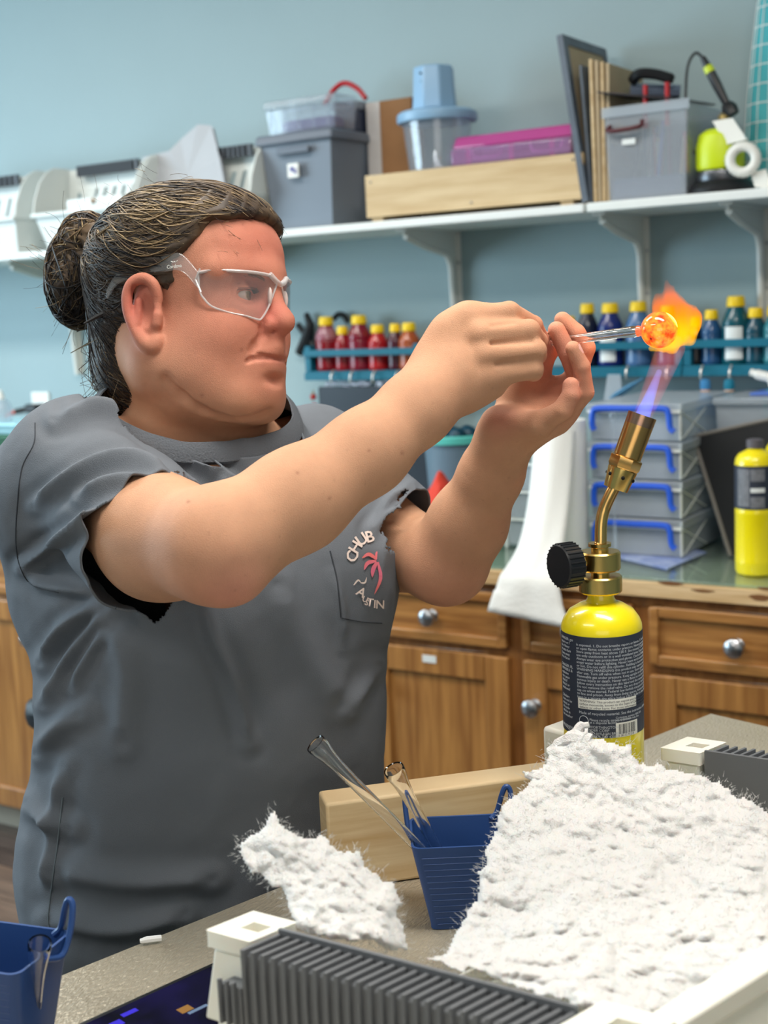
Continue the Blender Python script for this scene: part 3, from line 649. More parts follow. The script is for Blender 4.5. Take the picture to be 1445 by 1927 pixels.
# hooks below racks with hanging things
m_hook = mat('hook_metal', S(210, 206, 200), .3, metal=.6)
for i, px in enumerate((628, 664, 706, 750, 1182, 1258, 1322, 1376)):
    q = PY(px, 706 if px < 900 else 698, 2.945)
    tag(MB().tube(cr([(q.x, 2.9465, q.z+.012), (q.x, 2.935, q.z+.004), (q.x, 2.93, q.z-.012), (q.x, 2.935, q.z-.018)], 3), .0028, 6).build('cup_hook', m_hook, None),
        'small hook under the teal rack, number %s from the left' % ('one', 'two', 'three', 'four', 'five', 'six', 'seven', 'eight')[i], 'hook', 'hooks under the racks')
m_bluef = mat('blue_fabric', S(50, 120, 170), .6); m_tealf = mat('teal_fabric', S(0, 110, 136), .6)
def clip(px, lab, m):
    c = PY(px, 720, 2.93); t = thing('hanging_glove', lab, 'pouch', (c.x, 2.93, c.z), 'pouches hanging under the racks')
    MB().lathe([(0, 0), (.011, -.004), (.013, -.02), (.009, -.028), (.014, -.035), (.02, -.06), (.026, -.085), (.0, -.09)], Matrix.Translation((c.x, 2.93, c.z+.01)) @ Matrix.Scale(.6, 4, (0, 1, 0)), 14).build('pouch', m, t)
    MB().lathe([(.0105, -.026), (.0115, -.029), (.0105, -.032)], Matrix.Translation((c.x, 2.93, c.z+.01)) @ Matrix.Scale(.62, 4, (0, 1, 0)), 14).build('cord_tie', mat('twine', S(190, 150, 120), .7), t)
clip(1327, 'blue tied pouch hanging left of the teal one', m_bluef); clip(1372, 'teal tied pouch hanging right of the blue one', m_tealf)
a_, b_ = PY(1210, 712, 2.92), PY(1148, 752, 2.92)
tag(MB().tube([a_, a_+(b_-a_)*.15, a_+(b_-a_)*.4, a_+(b_-a_)*.8, b_], [.005, .007, .014, .015, .008], 10, flat=.5).build('brush_cover', mat('dusty_blue', S(74, 128, 164), .6), None), 'dusty blue paddle hanging slanted behind the flame', 'paddle')
c = PY(1150, 745, 2.93)
tag(MB().add([(c.x-.03, 2.925, c.z-.07), (c.x+.03, 2.925, c.z-.068), (c.x+.02, 2.94, c.z+.05), (c.x-.012, 2.94, c.z+.05), (c.x-.03, 2.945, c.z-.07), (c.x+.03, 2.945, c.z-.068)], [(0, 1, 2, 3), (4, 3, 2, 5), (0, 4, 5, 1)]).build('clear_bag', m_clear2, None), 'clear plastic bag hanging behind the glass rod', 'bag')
c = PY(1440, 702, 2.9)
tag(MB().tube(cr([PY(1412, 700, 2.9), PY(1430, 706, 2.9), PY(1450, 712, 2.9), PY(1458, 730, 2.9)]), [.008]*4+[.011]*15, 8).build('white_nozzle', m_plas, None), 'white bent nozzle hanging at the right edge', 'nozzle')
tag(MB().tube(cr([PY(1452, 735, 2.9), PY(1446, 760, 2.9), PY(1450, 795, 2.9)]), [.012]*13, 8).build('teal_spray_trigger', mat('aqua_plastic', S(60, 170, 170), .4), None), 'aqua plastic piece below the white nozzle', 'plastic piece')
t = thing('black_clamp', 'black clamp hanging on the wall left of the red bottles', 'clamp', PY(572, 620, 3.03))
MB().tube([PY(562, 665, 3.03), PY(578, 640, 3.03), PY(584, 610, 3.03), PY(576, 590, 3.03)], [.012, .02, .012, .008], 8).build('jaw', m_blk, t)
MB().tube([PY(560, 610, 3.03), PY(590, 650, 3.03)], .009, 8).build('handle', m_blk, t)
tag(MB().tube(cr([PY(628, 600, 3.03), PY(636, 592, 3.03), PY(648, 594, 3.03), PY(655, 606, 3.03)]), .008, 8).build('black_hook_tool', m_blk, None), 'black curved tool hanging behind the red bottles', 'tool')
# ------------------------------------------------------------ things on the worktop
ZT = .9
m_blue = mat('handle_blue', S(20, 84, 204), .4)
ox0, ox1, oy0, oy1 = PY(1106, 1040, 2.6).x, PY(1284, 1045, 2.6).x, 2.605, 2.95
for i, (lab) in enumerate(('bottom clear lidded box of the four with blue handles', 'second clear lidded box from the bottom with blue handles', 'third clear lidded box from the bottom with blue handles', 'topmost clear lidded box of the four with blue handles')):
    z0 = ZT+.004+i*.081
    t = thing('organizer_box', lab, 'storage box', ((ox0+ox1)/2, 2.77, z0), 'clear stacked storage boxes')
    shellbox(ox0+.006, ox1-.006, oy0+.006, oy1-.006, z0, z0+.058, .002, .002).build('box_body', m_clear2, t, bevel=.002)
    MB().box(ox0, ox1, oy0, oy1, z0+.06, z0+.078).build('lid', m_clear2, t, bevel=.003)
    r = MB()
    MB().box(ox0+.004, ox1-.002, oy0-.003, oy0+.0, z0+.058, z0+.064).build('front_rim', m_bin, t)
    for (xa, za, xb_, zb_) in ((oy0+.02, z0+.004, oy0+.16, z0+.056), (oy0+.02, z0+.056, oy0+.16, z0+.004)):
        MB().tube([(ox1-.005, xa, za), (ox1-.005, xb_, zb_)], .0016, 5).build('cross_rib', m_bin, t)
    MB().box(ox1-.007, ox1-.003, oy0+.002, oy0+.008, z0+.002, z0+.076).build('corner_post', m_bin, t)
    xa, xb_ = ox0+.024, ox1-.028; y = oy0-.008
    MB().tube(cr([(xa-.002, y, z0+.022), (xa-.006, y, z0+.034), (xa-.004, y, z0+.06), (xa+.01, y, z0+.068), ((xa+xb_)/2, y, z0+.068), (xb_-.012, y, z0+.068), (xb_+.002, y, z0+.06), (xb_+.006, y, z0+.03), (xb_+.014, y, z0+.02)], 4), .0066, 8).build('handle', m_blue, t)
    if i < 3:
        tag(MB().box(ox0+.03, ox1-.04, oy0+.03, oy1-.05, z0+.005, z0+.044).build('box_contents', mat('contents_%d' % i, S(*((92, 78, 96), (84, 88, 100), (96, 100, 108))[i]), .7, var=.4, vs=30), None, bevel=.01), '%s craft supplies packed in the %s clear storage box' % (('dark plum', 'slate', 'grey')[i], ('bottom', 'second', 'third')[i]), 'craft supplies')
t = thing('wide_clear_bin', 'wide clear plastic bin behind the leaning black panel', 'bin', (-.7, 2.93, ZT))
shellbox(ox1+.012, -.3, 2.78, 3.03, ZT, 1.205, .003, .01).build('body', m_clear2, t, bevel=.004)
MB().box(ox1+.008, -.29, 2.77, 3.035, 1.207, 1.222).build('lid', m_clear2, t, bevel=.003)
tag(MB().box(ox1+.07, -.4, 2.83, 3.0, 1.223, 1.229).build('blue_tray', mat('blue_tray', S(80, 112, 190), .4), None, bevel=.002), 'thin blue tray lying on the wide clear bin', 'tray')
tag(MB().box(ox1+.03, -.34, 2.80, 3.0, ZT+.005, 1.15).build('bin_contents', mat('grey_fabric', S(120, 134, 138), .8, var=.5, vs=14), None, bevel=.02), 'grey and teal fabric packed in the wide clear bin', 'fabric')
# paper towel roll on holder, sheet draping over the worktop edge
m_paper = mat('paper_towel', S(236, 236, 232), .9, bump=.6, bs=180)
rx, ry = PY(1058, 1040, 2.60).x, 2.60
t = thing('paper_towel', 'white paper towel roll with a long sheet hanging over the worktop edge', 'paper towel', (rx, ry, ZT))
MB().lathe([(.018, ZT+.012), (.056, ZT+.012), (.058, ZT+.02), (.058, 1.185), (.056, 1.19), (.018, 1.19)], Matrix.Translation((rx, ry, 0)), 40, closed=True).build('roll', m_paper, t)
vs = []; n_ = 24; mm_ = 14
prof = [(0, 1.182), (.012, 1.15), (.03, 1.10), (.055, 1.04), (.085, .985), (.12, .94), (.158, .915), (.178, .903), (.197, .893), (.2035, .875), (.206, .85), (.208, .83), (.210, .806)]
prof = cr([(a, 0, z) for a, z in prof], 2); n_ = len(prof)
for i, p in enumerate(prof):
    f_ = i/(n_-1)
    xl = rx-.05+.02*math.sin(f_*3)-.012*f_*f_; xr = rx+.05+.03*f_+.045*f_*f_
    for j in range(mm_):
        g = j/(mm_-1); x = xl+(xr-xl)*g
        fold = .006*math.sin(g*7+f_*3)*min(1, f_*2)*(1-.6*(p.z < .9))
        y = ry-.057-p.x*.88+(abs(g-.5)*2)**2*.035*(1-f_)
        y = min(y, DC-.0275) if p.z < .893 else y
        vs.append((x, y-abs(fold), p.z+(.02*(g-.6) if p.z < .86 else 0)*-1))
fs = [(i*mm_+j, i*mm_+j+1, (i+1)*mm_+j+1, (i+1)*mm_+j) for i in range(n_-1) for j in range(mm_-1)]
o = MB().add(vs, fs).build('hanging_sheet', m_paper, t); md = o.modifiers.new('thick', 'SOLIDIFY'); md.thickness = .0012
t = thing('towel_holder', 'thin clear towel holder rod with a looped top', 'holder', (rx+.07, ry+.02, ZT))
c = PY(1153, 778, ry-.02)
MB().tube([(c.x, ry-.02, ZT+.001), (c.x, ry-.02, c.z-.01)], .0028, 8).build('rod', m_clear, t)
MB().tube(cr([(c.x-.004, ry-.02, c.z-.02), (c.x-.005, ry-.02, c.z-.004), (c.x, ry-.02, c.z+.003), (c.x+.005, ry-.02, c.z-.004), (c.x+.004, ry-.02, c.z-.02)], 4), .002, 6).build('loop', m_clear, t)
# small white drawer unit left of the roll
dx1 = rx-.062; t = thing('small_drawer_unit', 'small white drawer unit left of the paper towel', 'drawers', (dx1-.04, 2.68, ZT))
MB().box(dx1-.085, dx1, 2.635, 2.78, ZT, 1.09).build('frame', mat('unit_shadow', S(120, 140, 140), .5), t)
for i in range(3):
    z = ZT+.006+i*.062
    d = MB().box(dx1-.082, dx1-.003, 2.627, 2.634, z, z+.056).build('drawer', m_clear2, t, bevel=.002)
    MB().box(dx1-.085, dx1, 2.622, 2.6265, z+.056, z+.061).build('rail', m_white, t)
MB().box(dx1-.089, dx1-.084, 2.622, 2.634, ZT, 1.09).build('side_rail', m_white, t)
tag(MB().box(dx1-.13, dx1-.118, 2.56, 2.8, ZT+.001, 1.06).build('green_glass_pane', mat('green_glass', S(120, 190, 168), .1, trans=.5), None), 'upright green-edged glass pane left of the drawer unit', 'glass pane')
g = MB()
for i in range(60):
    x = dx1-.17+R_.uniform(-.025, .025); y = 2.66+R_.uniform(-.03, .03); h = R_.uniform(.04, .09)
    g.tube([(x, y, ZT+.001), (x+R_.uniform(-.01, .01), y, ZT+h)], [.003, .0008], 4)
tag(g.build('green_sprigs', mat('leaf_green', S(40, 120, 40), .6), None), 'bunch of bright green artificial grass behind the left elbow', 'artificial grass', kind='stuff')
# red cloth
q = PY(800, 930, 2.62)
H = []
N_ = 26; vs = []
for i in range(N_):
    for j in range(N_):
        u, v = i/(N_-1)-.5, j/(N_-1)-.5
        x = q.x+.0+u*.26; y = 2.66+v*.2
        h = .145*max(0, 1-(abs(u-.08)*2.5)**1.3-(v*2.2)**2)+.02*max(0, math.sin(u*22+v*9))*(1-abs(u))+.002
        vs.append((x, y, ZT+.001+max(.0015, h)))
fs = [(i*N_+j, (i+1)*N_+j, (i+1)*N_+j+1, i*N_+j+1) for i in range(N_-1) for j in range(N_-1)]
o = MB().add(vs, fs).build('red_cloth', mat('red_cloth', S(212, 62, 44), .75, bump=.3, bs=90), None); md = o.modifiers.new('thick', 'SOLIDIFY'); md.thickness = .002
tag(o, 'crumpled orange red cloth heaped on the worktop between the arms', 'cloth')
q = PY(860, 815, 2.86)
t = thing('mint_bucket', 'grey bucket with a mint rim behind the red cloth', 'bucket', (q.x, 2.86, ZT))
rr = .085
MB().lathe([(0, ZT+.001), (rr*.82, ZT+.001), (rr*.98, q.z-.008), (rr*.94, q.z-.008), (rr*.78, ZT+.006), (0, ZT+.006)], Matrix.Translation((q.x, 2.86, 0)), 28).build('bucket_body', mat('slate_blue', S(96, 118, 134), .5), t)
MB().lathe([(rr*.95, q.z-.02), (rr*1.06, q.z-.02), (rr*1.08, q.z-.004), (rr*1.04, q.z), (rr*.95, q.z-.002)], Matrix.Translation((q.x, 2.86, 0)), 28, closed=True).build('rim', mat('mint', S(90, 190, 180), .4), t)
for i in range(5):
    a = i*1.3; tag(MB().ball((q.x+.035*math.cos(a), 2.86+.035*math.sin(a), q.z-.004), .022, 10).build('dark_ball', mat('dark_teal', S(16, 60, 78), .4), None), 'dark teal bundle heaped in the mint rimmed bucket, %s' % ('right', 'rear right', 'rear left', 'front left', 'front right')[i], 'bundle', 'bundles in the bucket')
# black panel on the wall side, plastic, red trinket
a, b_ = PY(600, 728, 2.96), PY(745, 728, 2.96)
t = thing('display_board', 'dark flat panel standing upright below the red bottles', 'panel', ((a.x+b_.x)/2, 2.96, ZT))
MB().box(a.x, b_.x+.1, 2.955, 2.97, ZT+.001, a.z).build('panel_sheet', mat('dark_panel', S(34, 40, 50), .35), t, bevel=.003)
b = MB()
for i in range(46):
    x = a.x+.02+R_.random()*(b_.x-a.x-.02); z = a.z+.003+R_.random()*.012; p = Vector((x, 2.962+R_.uniform(-.005, .005), z)); d = Vector((R_.gauss(0, 1), 0, R_.gauss(0, .3))).normalized()*.009
    b.tube([p-d, p+d], .0025, 5)
tag(b.build('crinkled_film', mat('crinkled_film', S(190, 196, 214), .15, coat=1), None), 'crinkled clear film along the top of the dark panel', 'film', kind='stuff')
c = PY(590, 755, 2.95)
t = thing('red_trinket', 'small red and gold trinket left of the dark panel', 'trinket', c)
MB().ball((c.x, 2.95, c.z+.012), .009, 10).build('upper_bead', m_red, t); MB().ball((c.x+.002, 2.95, c.z-.014), .01, 10).build('lower_bead', m_red, t)
MB().tube([(c.x-.004, 2.945, c.z+.004), (c.x+.006, 2.945, c.z+.03)], .002, 6).build('gold_wire', mat('gold', S(200, 160, 60), .3, metal=.8), t)
MB().tube([(c.x, 2.95, c.z-.02), (c.x, 2.95, ZT+.001)], .0015, 6).build('stem', MATS['gold'], t)
# leaning black panel at the right, clear sheet, yellow cylinders
a_, bq, c_, d_ = PZ(1378, 1046, ZT+.003), PZ(1520, 1052, ZT+.003), PY(1530, 772, 2.72), PY(1307, 820, 2.72)
t = thing('leaning_panel', 'black panel with worn grey edges leaning behind the yellow cylinders', 'panel', (-.8, 2.68, ZT))
quadslab('panel', [a_, bq, c_, d_], -.006, mat('black_panel', S(14, 15, 18), .45), t)
e1 = (Vector(d_)-Vector(a_)); 
MB().tube([Vector(a_)-Vector((.004, 0, 0)), Vector(d_)-Vector((.004, 0, 0))], .0045, 6).tube([d_, c_], .0045, 6).build('worn_edge', mat('worn_edge', S(120, 116, 112), .7), t)
cpts = [PZ(1150, 1047, ZT+.001), PZ(1255, 1072, ZT+.001), PZ(1330, 1040, ZT+.001), PZ(1250, 1025, ZT+.001)]
tag(quadslab('printed_sheet', cpts, .002, mat('printed_sheet', S(176, 190, 226), .2, col2=S(120, 140, 200), vs=26), None), 'pale blue printed sheet lying in front of the clear boxes', 'sheet')
m_yel = mat('cylinder_yellow', S(238, 218, 8), .28, coat=.6)
m_lab = mat('label_dark', S(44, 50, 64), .5)
m_lg = mat('label_grey', S(122, 124, 130), .6, var=.3, vs=120)
def gascyl(x, y, lab, h=.215):
    t = thing('gas_cylinder', lab, 'gas cylinder', (x, y, ZT), 'yellow gas cylinders on the worktop')
    T = Matrix.Translation((x, y, ZT+.001)); r = .0385
    MB().lathe([(0, 0), (r*.93, 0), (r, .006), (r, .022), (r*1.012, .024), (r, .026), (r, .118), (r*1.01, .12), (r, .122), (r, h), (r*.96, h+.01), (r*.8, h+.019), (r*.5, h+.025), (r*.34, h+.028), (r*.34, h+.034), (0, h+.034)], T, 36).build('cylinder_body', m_yel, t)
    MB().lathe([(r*1.004, h*.6), (r*1.012, h*.6), (r*1.012, h-.002), (r*1.004, h-.002)], T, 36, closed=True).build('label_wrap', m_lab, t)
    for a0, a1, z0, z1, m in ((-2.25, -1.55, .63, .97, m_lg), (-1.5, -.8, .86, .97, m_lg), (-1.5, -.8, .76, .80, m_white), (-1.5, -.8, .62, .72, m_lg)):
        a = np.linspace(a0, a1, 7); rr_ = r*1.016
        MB().add([(x+rr_*math.cos(q_), y+rr_*math.sin(q_), ZT+h*z_) for q_ in a for z_ in (z0, z1)], [(2*i, 2*i+2, 2*i+3, 2*i+1) for i in range(6)]).build('printed_block', m, t)
    MB().lathe([(r*.36, h+.03), (r*.42, h+.03), (r*.42, h+.045), (r*.3, h+.047), (0, h+.047)], T, 18).build('valve_cap', mat('grey_cap', S(90, 86, 92), .5), t)
q = PZ(1411, 1084, ZT); gascyl(q.x, q.y+.035, 'yellow gas cylinder nearest the worktop edge at right'); q2 = PZ(1466, 1066, ZT); gascyl(q2.x+.002, q2.y+.035, 'yellow gas cylinder standing behind the nearer one', .224)
# stacked trays at the far left
stk = [((64, 60, 96), .9, .035, 'purple'), ((34, 62, 100), .936, .05, 'navy'), ((128, 138, 150), .987, .048, 'grey'), ((104, 118, 128), 1.036, .045, 'slate'), ((44, 92, 66), 1.082, .035, 'green'), ((150, 190, 200), 1.118, .035, 'clear blue')]
for c_, z0, h, nm in stk:
    x1_ = PY(40, 900, 2.75).x+.004*R_.random()
    t = thing('craft_tray', '%s tray in the stack at far left of the worktop' % nm, 'tray', (x1_-.15, 2.85, z0), 'stacked trays at far left')
    shellbox(x1_-.3, x1_, 2.75, 2.95, z0+.001, z0+h-.002, .003, .006).build('tray_body', mat('tray_'+nm.replace(' ', '_'), S(*c_), .4), t, bevel=.002)
    MB().box(x1_-.306, x1_+.002, 2.744, 2.9495, z0+h-.008, z0+h-.001).build('tray_rim', mat('tray_rim_'+nm.replace(' ', '_'), S(*[min(255, int(v*1.25)) for v in c_]), .35), t, bevel=.002)
c = PY(6, 800, 2.8)
t = thing('squeeze_bottle', 'translucent white squeeze bottle on top of the left tray stack', 'bottle', (c.x, 2.8, 1.153))
MB().lathe([(0, 1.154), (.028, 1.154), (.03, 1.16), (.03, 1.2), (.02, 1.215), (.012, 1.222), (0, 1.222)], Matrix.Translation((c.x, 2.8, 0)), 20).build('bottle_body', m_clear2, t)
MB().lathe([(0, 1.222), (.013, 1.222), (.011, 1.232), (.004, 1.25), (0, 1.252)], Matrix.Translation((c.x, 2.8, 0)), 14).build('nozzle', m_plas, t)
# office chair behind the woman
t = thing('office_chair', 'black office chair behind the woman, one padded arm showing', 'chair', PZ(100, 1500, 0) if 0 else (-2.33, 2.06, 0))
cx_, cy_ = -2.33, 2.06
m_chair = mat('chair_black', S(24, 30, 36), .5)
c0, c1 = P(28, 1170, 2.65), P(120, 1168, 2.66)
MB().tube([c0, c0+(c1-c0)*.3, c1, c1+(c1-c0)*1.3], [.012, .0165, .0165, .015], 10).build('armrest', m_chair, t, bevel=.002)
pk = [P(52, 1120, 2.66), P(44, 1150, 2.66), P(48, 1195, 2.66), P(75, 1230, 2.66), P(130, 1262, 2.66), P(230, 1290, 2.66)]
MB().tube(cr(pk), .014, 8, flat=.6).build('arm_support', m_chair, t)
s0 = P(300, 1300, 2.6)
MB().box(s0.x-.18, s0.x+.2, s0.y-.2, s0.y+.2, s0.z-.05, s0.z+.02).build('seat', m_chair, t, bevel=.03, seg=3)
MB().box(s0.x-.2, s0.x+.22, s0.y+.18, s0.y+.23, s0.z+.1, s0.z+.34).build('backrest', m_chair, t, bevel=.025, seg=3)
MB().cyl((s0.x, s0.y, .08), (s0.x, s0.y, s0.z-.05), .025).build('column', m_chair, t)
MB().box(s0.x-.02, s0.x+.02, s0.y+.19, s0.y+.21, s0.z, s0.z+.12).build('back_post', m_chair, t)
for i in range(5):
    a = i*1.2566+.3; e = Vector((s0.x+.27*math.cos(a), s0.y+.27*math.sin(a), .06))
    l_ = MB().tube([(s0.x, s0.y, .1), e], [.022, .014], 8).build('base_leg', m_chair, t); MB().ball((e.x, e.y, .026), .026, 10).build('caster', m_blk, l_)
# ------------------------------------------------------------ the workbench and things on it
ZB = .892
A0 = Vector((-.829, .722, 0)); E_ = Vector((.271, .9626, 0)).normalized(); N_b = Vector((E_.y, -E_.x, 0))
def TB(e, n, z=ZB): v = A0+E_*e+N_b*n; return Vector((v.x, v.y, z))
m_sheet = mat('bench_sheet', S(186, 176, 156), .3, metal=.35, var=.12, vs=9, bump=1.2, bs=420, bstretch=(1, .35, 1))
t = thing('workbench', 'workbench topped with ribbed silvery beige protective sheet', 'workbench', TB(.3, .4, 0))
Mb = frame(A0, E_, -N_b)
MB().box(-.9, .98, -.95, -.005, ZB-.032, ZB-.002, Mb).build('bench_top', m_ply, t, bevel=.003)
MB().box(-.895, .975, -.945, 0, ZB-.002, ZB, Mb).build('protective_sheet', m_sheet, t)
for e in (-.82, .9):
    for n in (.06, .88): MB().box(e-.03, e+.03, -n-.03, -n+.03, 0, ZB-.032, Mb).build('leg', m_ply, t, bevel=.003)
# pine frame standing on the bench
m_stud = mat('pine_stud', S(232, 208, 166), .55, col2=S(206, 170, 120), vs=3.2, vstretch=(1.5, 1.5, 22), bump=.15, bs=50)
f0, f1 = PZ(622, 1680, ZB), PZ(790, 1655, ZB)
u = (f1-f0).normalized(); vv = Vector((-u.y, u.x, 0))
t = thing('pine_frame', 'pale pine stud frame standing on edge behind the blue cup', 'wooden frame', f0)
Mf = frame(f0, u, vv)
MB().box(0, .25, 0, .038, .0008, .0895, Mf).build('long_stud', m_stud, t, bevel=.003)
MB().box(.212, .25, -.03, -.0005, .0008, .086, Mf).build('cross_stud', m_stud, t, bevel=.005)
# blue cups with hanging lugs, glass tubes
m_cup = mat('cup_blue', S(40, 72, 128), .42, bump=.1); m_cupd = m_cup
R0h = Vector((math.cos(_y), math.sin(_y), 0)); F0h = Vector((-math.sin(_y), math.cos(_y), 0))
def cup(base, xdir, lab, s=1, h=.082):
    t = thing('blue_cup', lab, 'cup', base, 'blue plastic cups')
    x = Vector(xdir).normalized(); y = Vector((-x.y, x.x, 0)); M = frame(base, x, y)
    def rr(w_, d_, r, z, n=4):
        out = []
        for cx_, cy_, a0 in ((w_/2-r, d_/2-r, 0), (-w_/2+r, d_/2-r, 90), (-w_/2+r, -d_/2+r, 180), (w_/2-r, -d_/2+r, 270)):
            for i in range(n+1):
                a = math.radians(a0+90*i/n); out.append((cx_+r*math.cos(a), cy_+r*math.sin(a), z))
        return out
    b = MB(); loops = [rr(.062, .052, .006, .0006)]
    for i in range(9): z = .004+i*(h-.004)/8; k = i/8; loops.append(rr(.062+.03*k, .052+.022*k, .006+.003*k, z)); 
    loops += [rr(.0875, .0695, .008, h), rr(.0585, .0485, .005, .004)]
    vs = sum(loops, []); m = len(loops[0])
    fs = [(i*m+k, i*m+(k+1) % m, (i+1)*m+(k+1) % m, (i+1)*m+k) for i in range(len(loops)-1) for k in range(m)]+[tuple(range(m))[::-1], tuple(range((len(loops)-1)*m, len(loops)*m))]
    b.add(vs, fs, M); b.build('cup_body', m_cup, t)
    for sx_ in (-1, 1):
        hp = [(sx_*.030, .034, h-.004), (sx_*.036, .036, h+.002), (sx_*.041, .036, h+.018), (sx_*.045, .036, h+.026), (sx_*.049, .035, h+.022), (sx_*.0485, .03, h+.004), (sx_*.046, .02, h-.012), (sx_*.0445, .0, h-.006)]
        MB().tube([M @ p for p in cr(hp, 4)], .0026, 8).build('hook_lug', m_cup, t)
    for i in range(12):
        z = .006+i*.006; k = z/h; w_ = (.062+.03*k)/2-.007; y_ = -(.052+.022*k)/2
        MB().tube([M @ Vector((-w_, y_, z)), M @ Vector((w_, y_, z))], .0004, 4).build('print_ridge', m_cup, t)
    return t, M
cq = PZ(877, 1750, ZB); cb = cq+F0h*.028
cup(cb, R0h+F0h*.0, 'blue tapered cup holding two flared glass tubes beside the wool')
m_tube = mat('tube_glass', (1, 1, 1, 1), .0, trans=1, ior=1.47)
def gtube(mouth, end, lab, ro=.0054, rf=.0092, fl=.03):
    t = MB(); L_ = (Vector(end)-Vector(mouth)).length; M = axisz(end, mouth); w_ = .0011
    out = [(ro, 0), (ro, L_-fl*1.6), (ro*1.1, L_-fl), (ro*1.35, L_-fl*.5), (rf, L_-.006), (rf*1.03, L_)]
    inn = [(r-w_, z) for r, z in out[::-1]]; inn[0] = (rf*1.03-w_*1.2, L_)
    t.lathe(out+[(rf*1.0, L_+.0008)]+inn, M, 28, closed=True)
    o = t.build('glass_tube', m_tube, None, smooth=True); return tag(o, lab, 'glass tube', 'flared glass tubes')
cu = cb+Vector((0, 0, .006))
gtube(P(594, 1400, 1.155), cu+R0h*.016+F0h*-.004+Vector((0, 0, .0)), 'long flared glass tube leaning far out of the blue cup')
gtube(P(741, 1448, 1.16), cu+R0h*.004+F0h*.008, 'shorter flared glass tube leaning steeply in the blue cup')
cq = PZ(8, 1965, ZB); c2 = cq
cup(c2, (R0h*.94-F0h*.34), 'blue cup cut off by the bottom left picture corner')
gtube(P(75, 1776, .985), c2+R0h*.022+Vector((0, 0, .006)), 'flared glass tube standing in the blue cup at bottom left', .0056, .0086)
# phone
ph = [PZ(178, 1927, ZB+.0006), PZ(372, 1838, ZB+.0006)]
d = (ph[1]-ph[0]).normalized(); nn = Vector((d.y, -d.x, 0)); 
t = thing('tablet', 'black phone or tablet with a glossy dark screen beside the white crate', 'tablet', ph[0])
Mt = frame(ph[0]-d*.03, d, -nn); 
MB().box(0, .17, -.12, 0, 0, .007, Mt).build('device_body', m_blk, t, bevel=.002)
MB().box(.006, .164, -.114, -.006, .007, .0074, Mt).build('screen', mat('screen', S(10, 10, 18), .08, col2=S(22, 18, 60), vs=18), t)
for i in range(12):
    a0, a1 = R_.uniform(.01, .14), R_.uniform(-.108, -.02); MB().box(a0, a0+R_.uniform(.006, .02), a1, a1+R_.uniform(.003, .01), .0074, .0076, Mt).build('icon', mat('icon_%d' % (i % 4), S(*((60, 50, 200), (150, 110, 60), (110, 130, 160), (40, 60, 110))[i % 4]), .2), t)
# scrap of fibre on the sheet
sp = PZ(283, 1770, ZB+.004)
tag(MB().tube([sp-R0h*.009, sp-R0h*.003+Vector((0, 0, .001)), sp+R0h*.009+F0h*.004], [.002, .003, .0028], 7).build('wool_scrap', mat('wool_white', S(240, 240, 238), .95), None), 'tiny white scrap of wool lying on the bench sheet', 'scrap')
# ---------------- white crate with grey combs
m_crate = mat('crate_white', S(238, 236, 224), .38, sss=.1); m_combf = mat('comb_grey', S(104, 106, 109), .42)
u_ = Vector((1, 0, 0)); v_ = Vector((.285, .958, 0)).normalized()
CA = Vector((-.530, .670, 0)); ZR = 1.024
def CR(s, t_, z): return CA+u_*s+v_*t_+Vector((0, 0, z))
Mc = Matrix(((u_.x, v_.x, 0, CA.x), (u_.y, v_.y, 0, CA.y), (0, 0, 1, 0), (0, 0, 0, 1)))
crate = thing('crate', 'white plastic crate with grey slotted combs on both ends', 'crate', CR(.11, .24, ZB))
def cbox(nm, m, s0, s1, t0, t1, z0, z1, par=None, bevel=.002, fl=0):
    b = MB()
    b.frust((s0-fl, s1+fl, t0-fl, t1+fl, z0), (s0, s1, t0, t1, z1), Mc); return b.build(nm, m, par or crate, bevel=bevel)
S0, S1, T0, T1 = -.030, .262, -.016, .512
cbox('floor_panel', m_crate, S0, S1+.012, T0-.02, T1+.01, ZB+.0008, ZB+.005)
def wall(nm, a, b_, th=.004, z0=ZB+.005, z1=ZR-.006, fl=.018):   # flared wall between two plan points
    a, b_ = Vector(a), Vector(b_); c_ = Vector(((S0+S1)/2, (T0+T1)/2)); mid = (a+b_)/2; nrm = Vector((-(b_-a).y, (b_-a).x)).normalized()
    if nrm.dot(mid-c_) < 0: nrm = -nrm
    pts = []
    for z, off in ((z0, fl), (z1, 0)):
        for p, o2 in ((a, off), (b_, off), (b_, off-th), (a, off-th)): pts.append((p.x+nrm.x*o2, p.y+nrm.y*o2, z))
    return MB().add(pts, [(0, 3, 2, 1), (4, 5, 6, 7), (0, 1, 5, 4), (1, 2, 6, 5), (2, 3, 7, 6), (3, 0, 4, 7)], Mc).build(nm, m_crate, crate, bevel=.001)
wall('end_panel', (S0, T0-.010), (S1, T0-.010), z1=ZR-.054, fl=.016); wall('end_panel', (S0, T1), (S1, T1), z1=ZR-.054); wall('low_side_panel', (S0, T0-.01), (S0, T1), z1=ZB+.022, fl=.004); wall('side_panel', (S1, T0-.01), (S1, T1))
for s0, s1 in ((S1-.016, S1+.006),): cbox('side_rim', m_crate, s0, s1, .018, T1-.03, ZR-.016, ZR-.001)
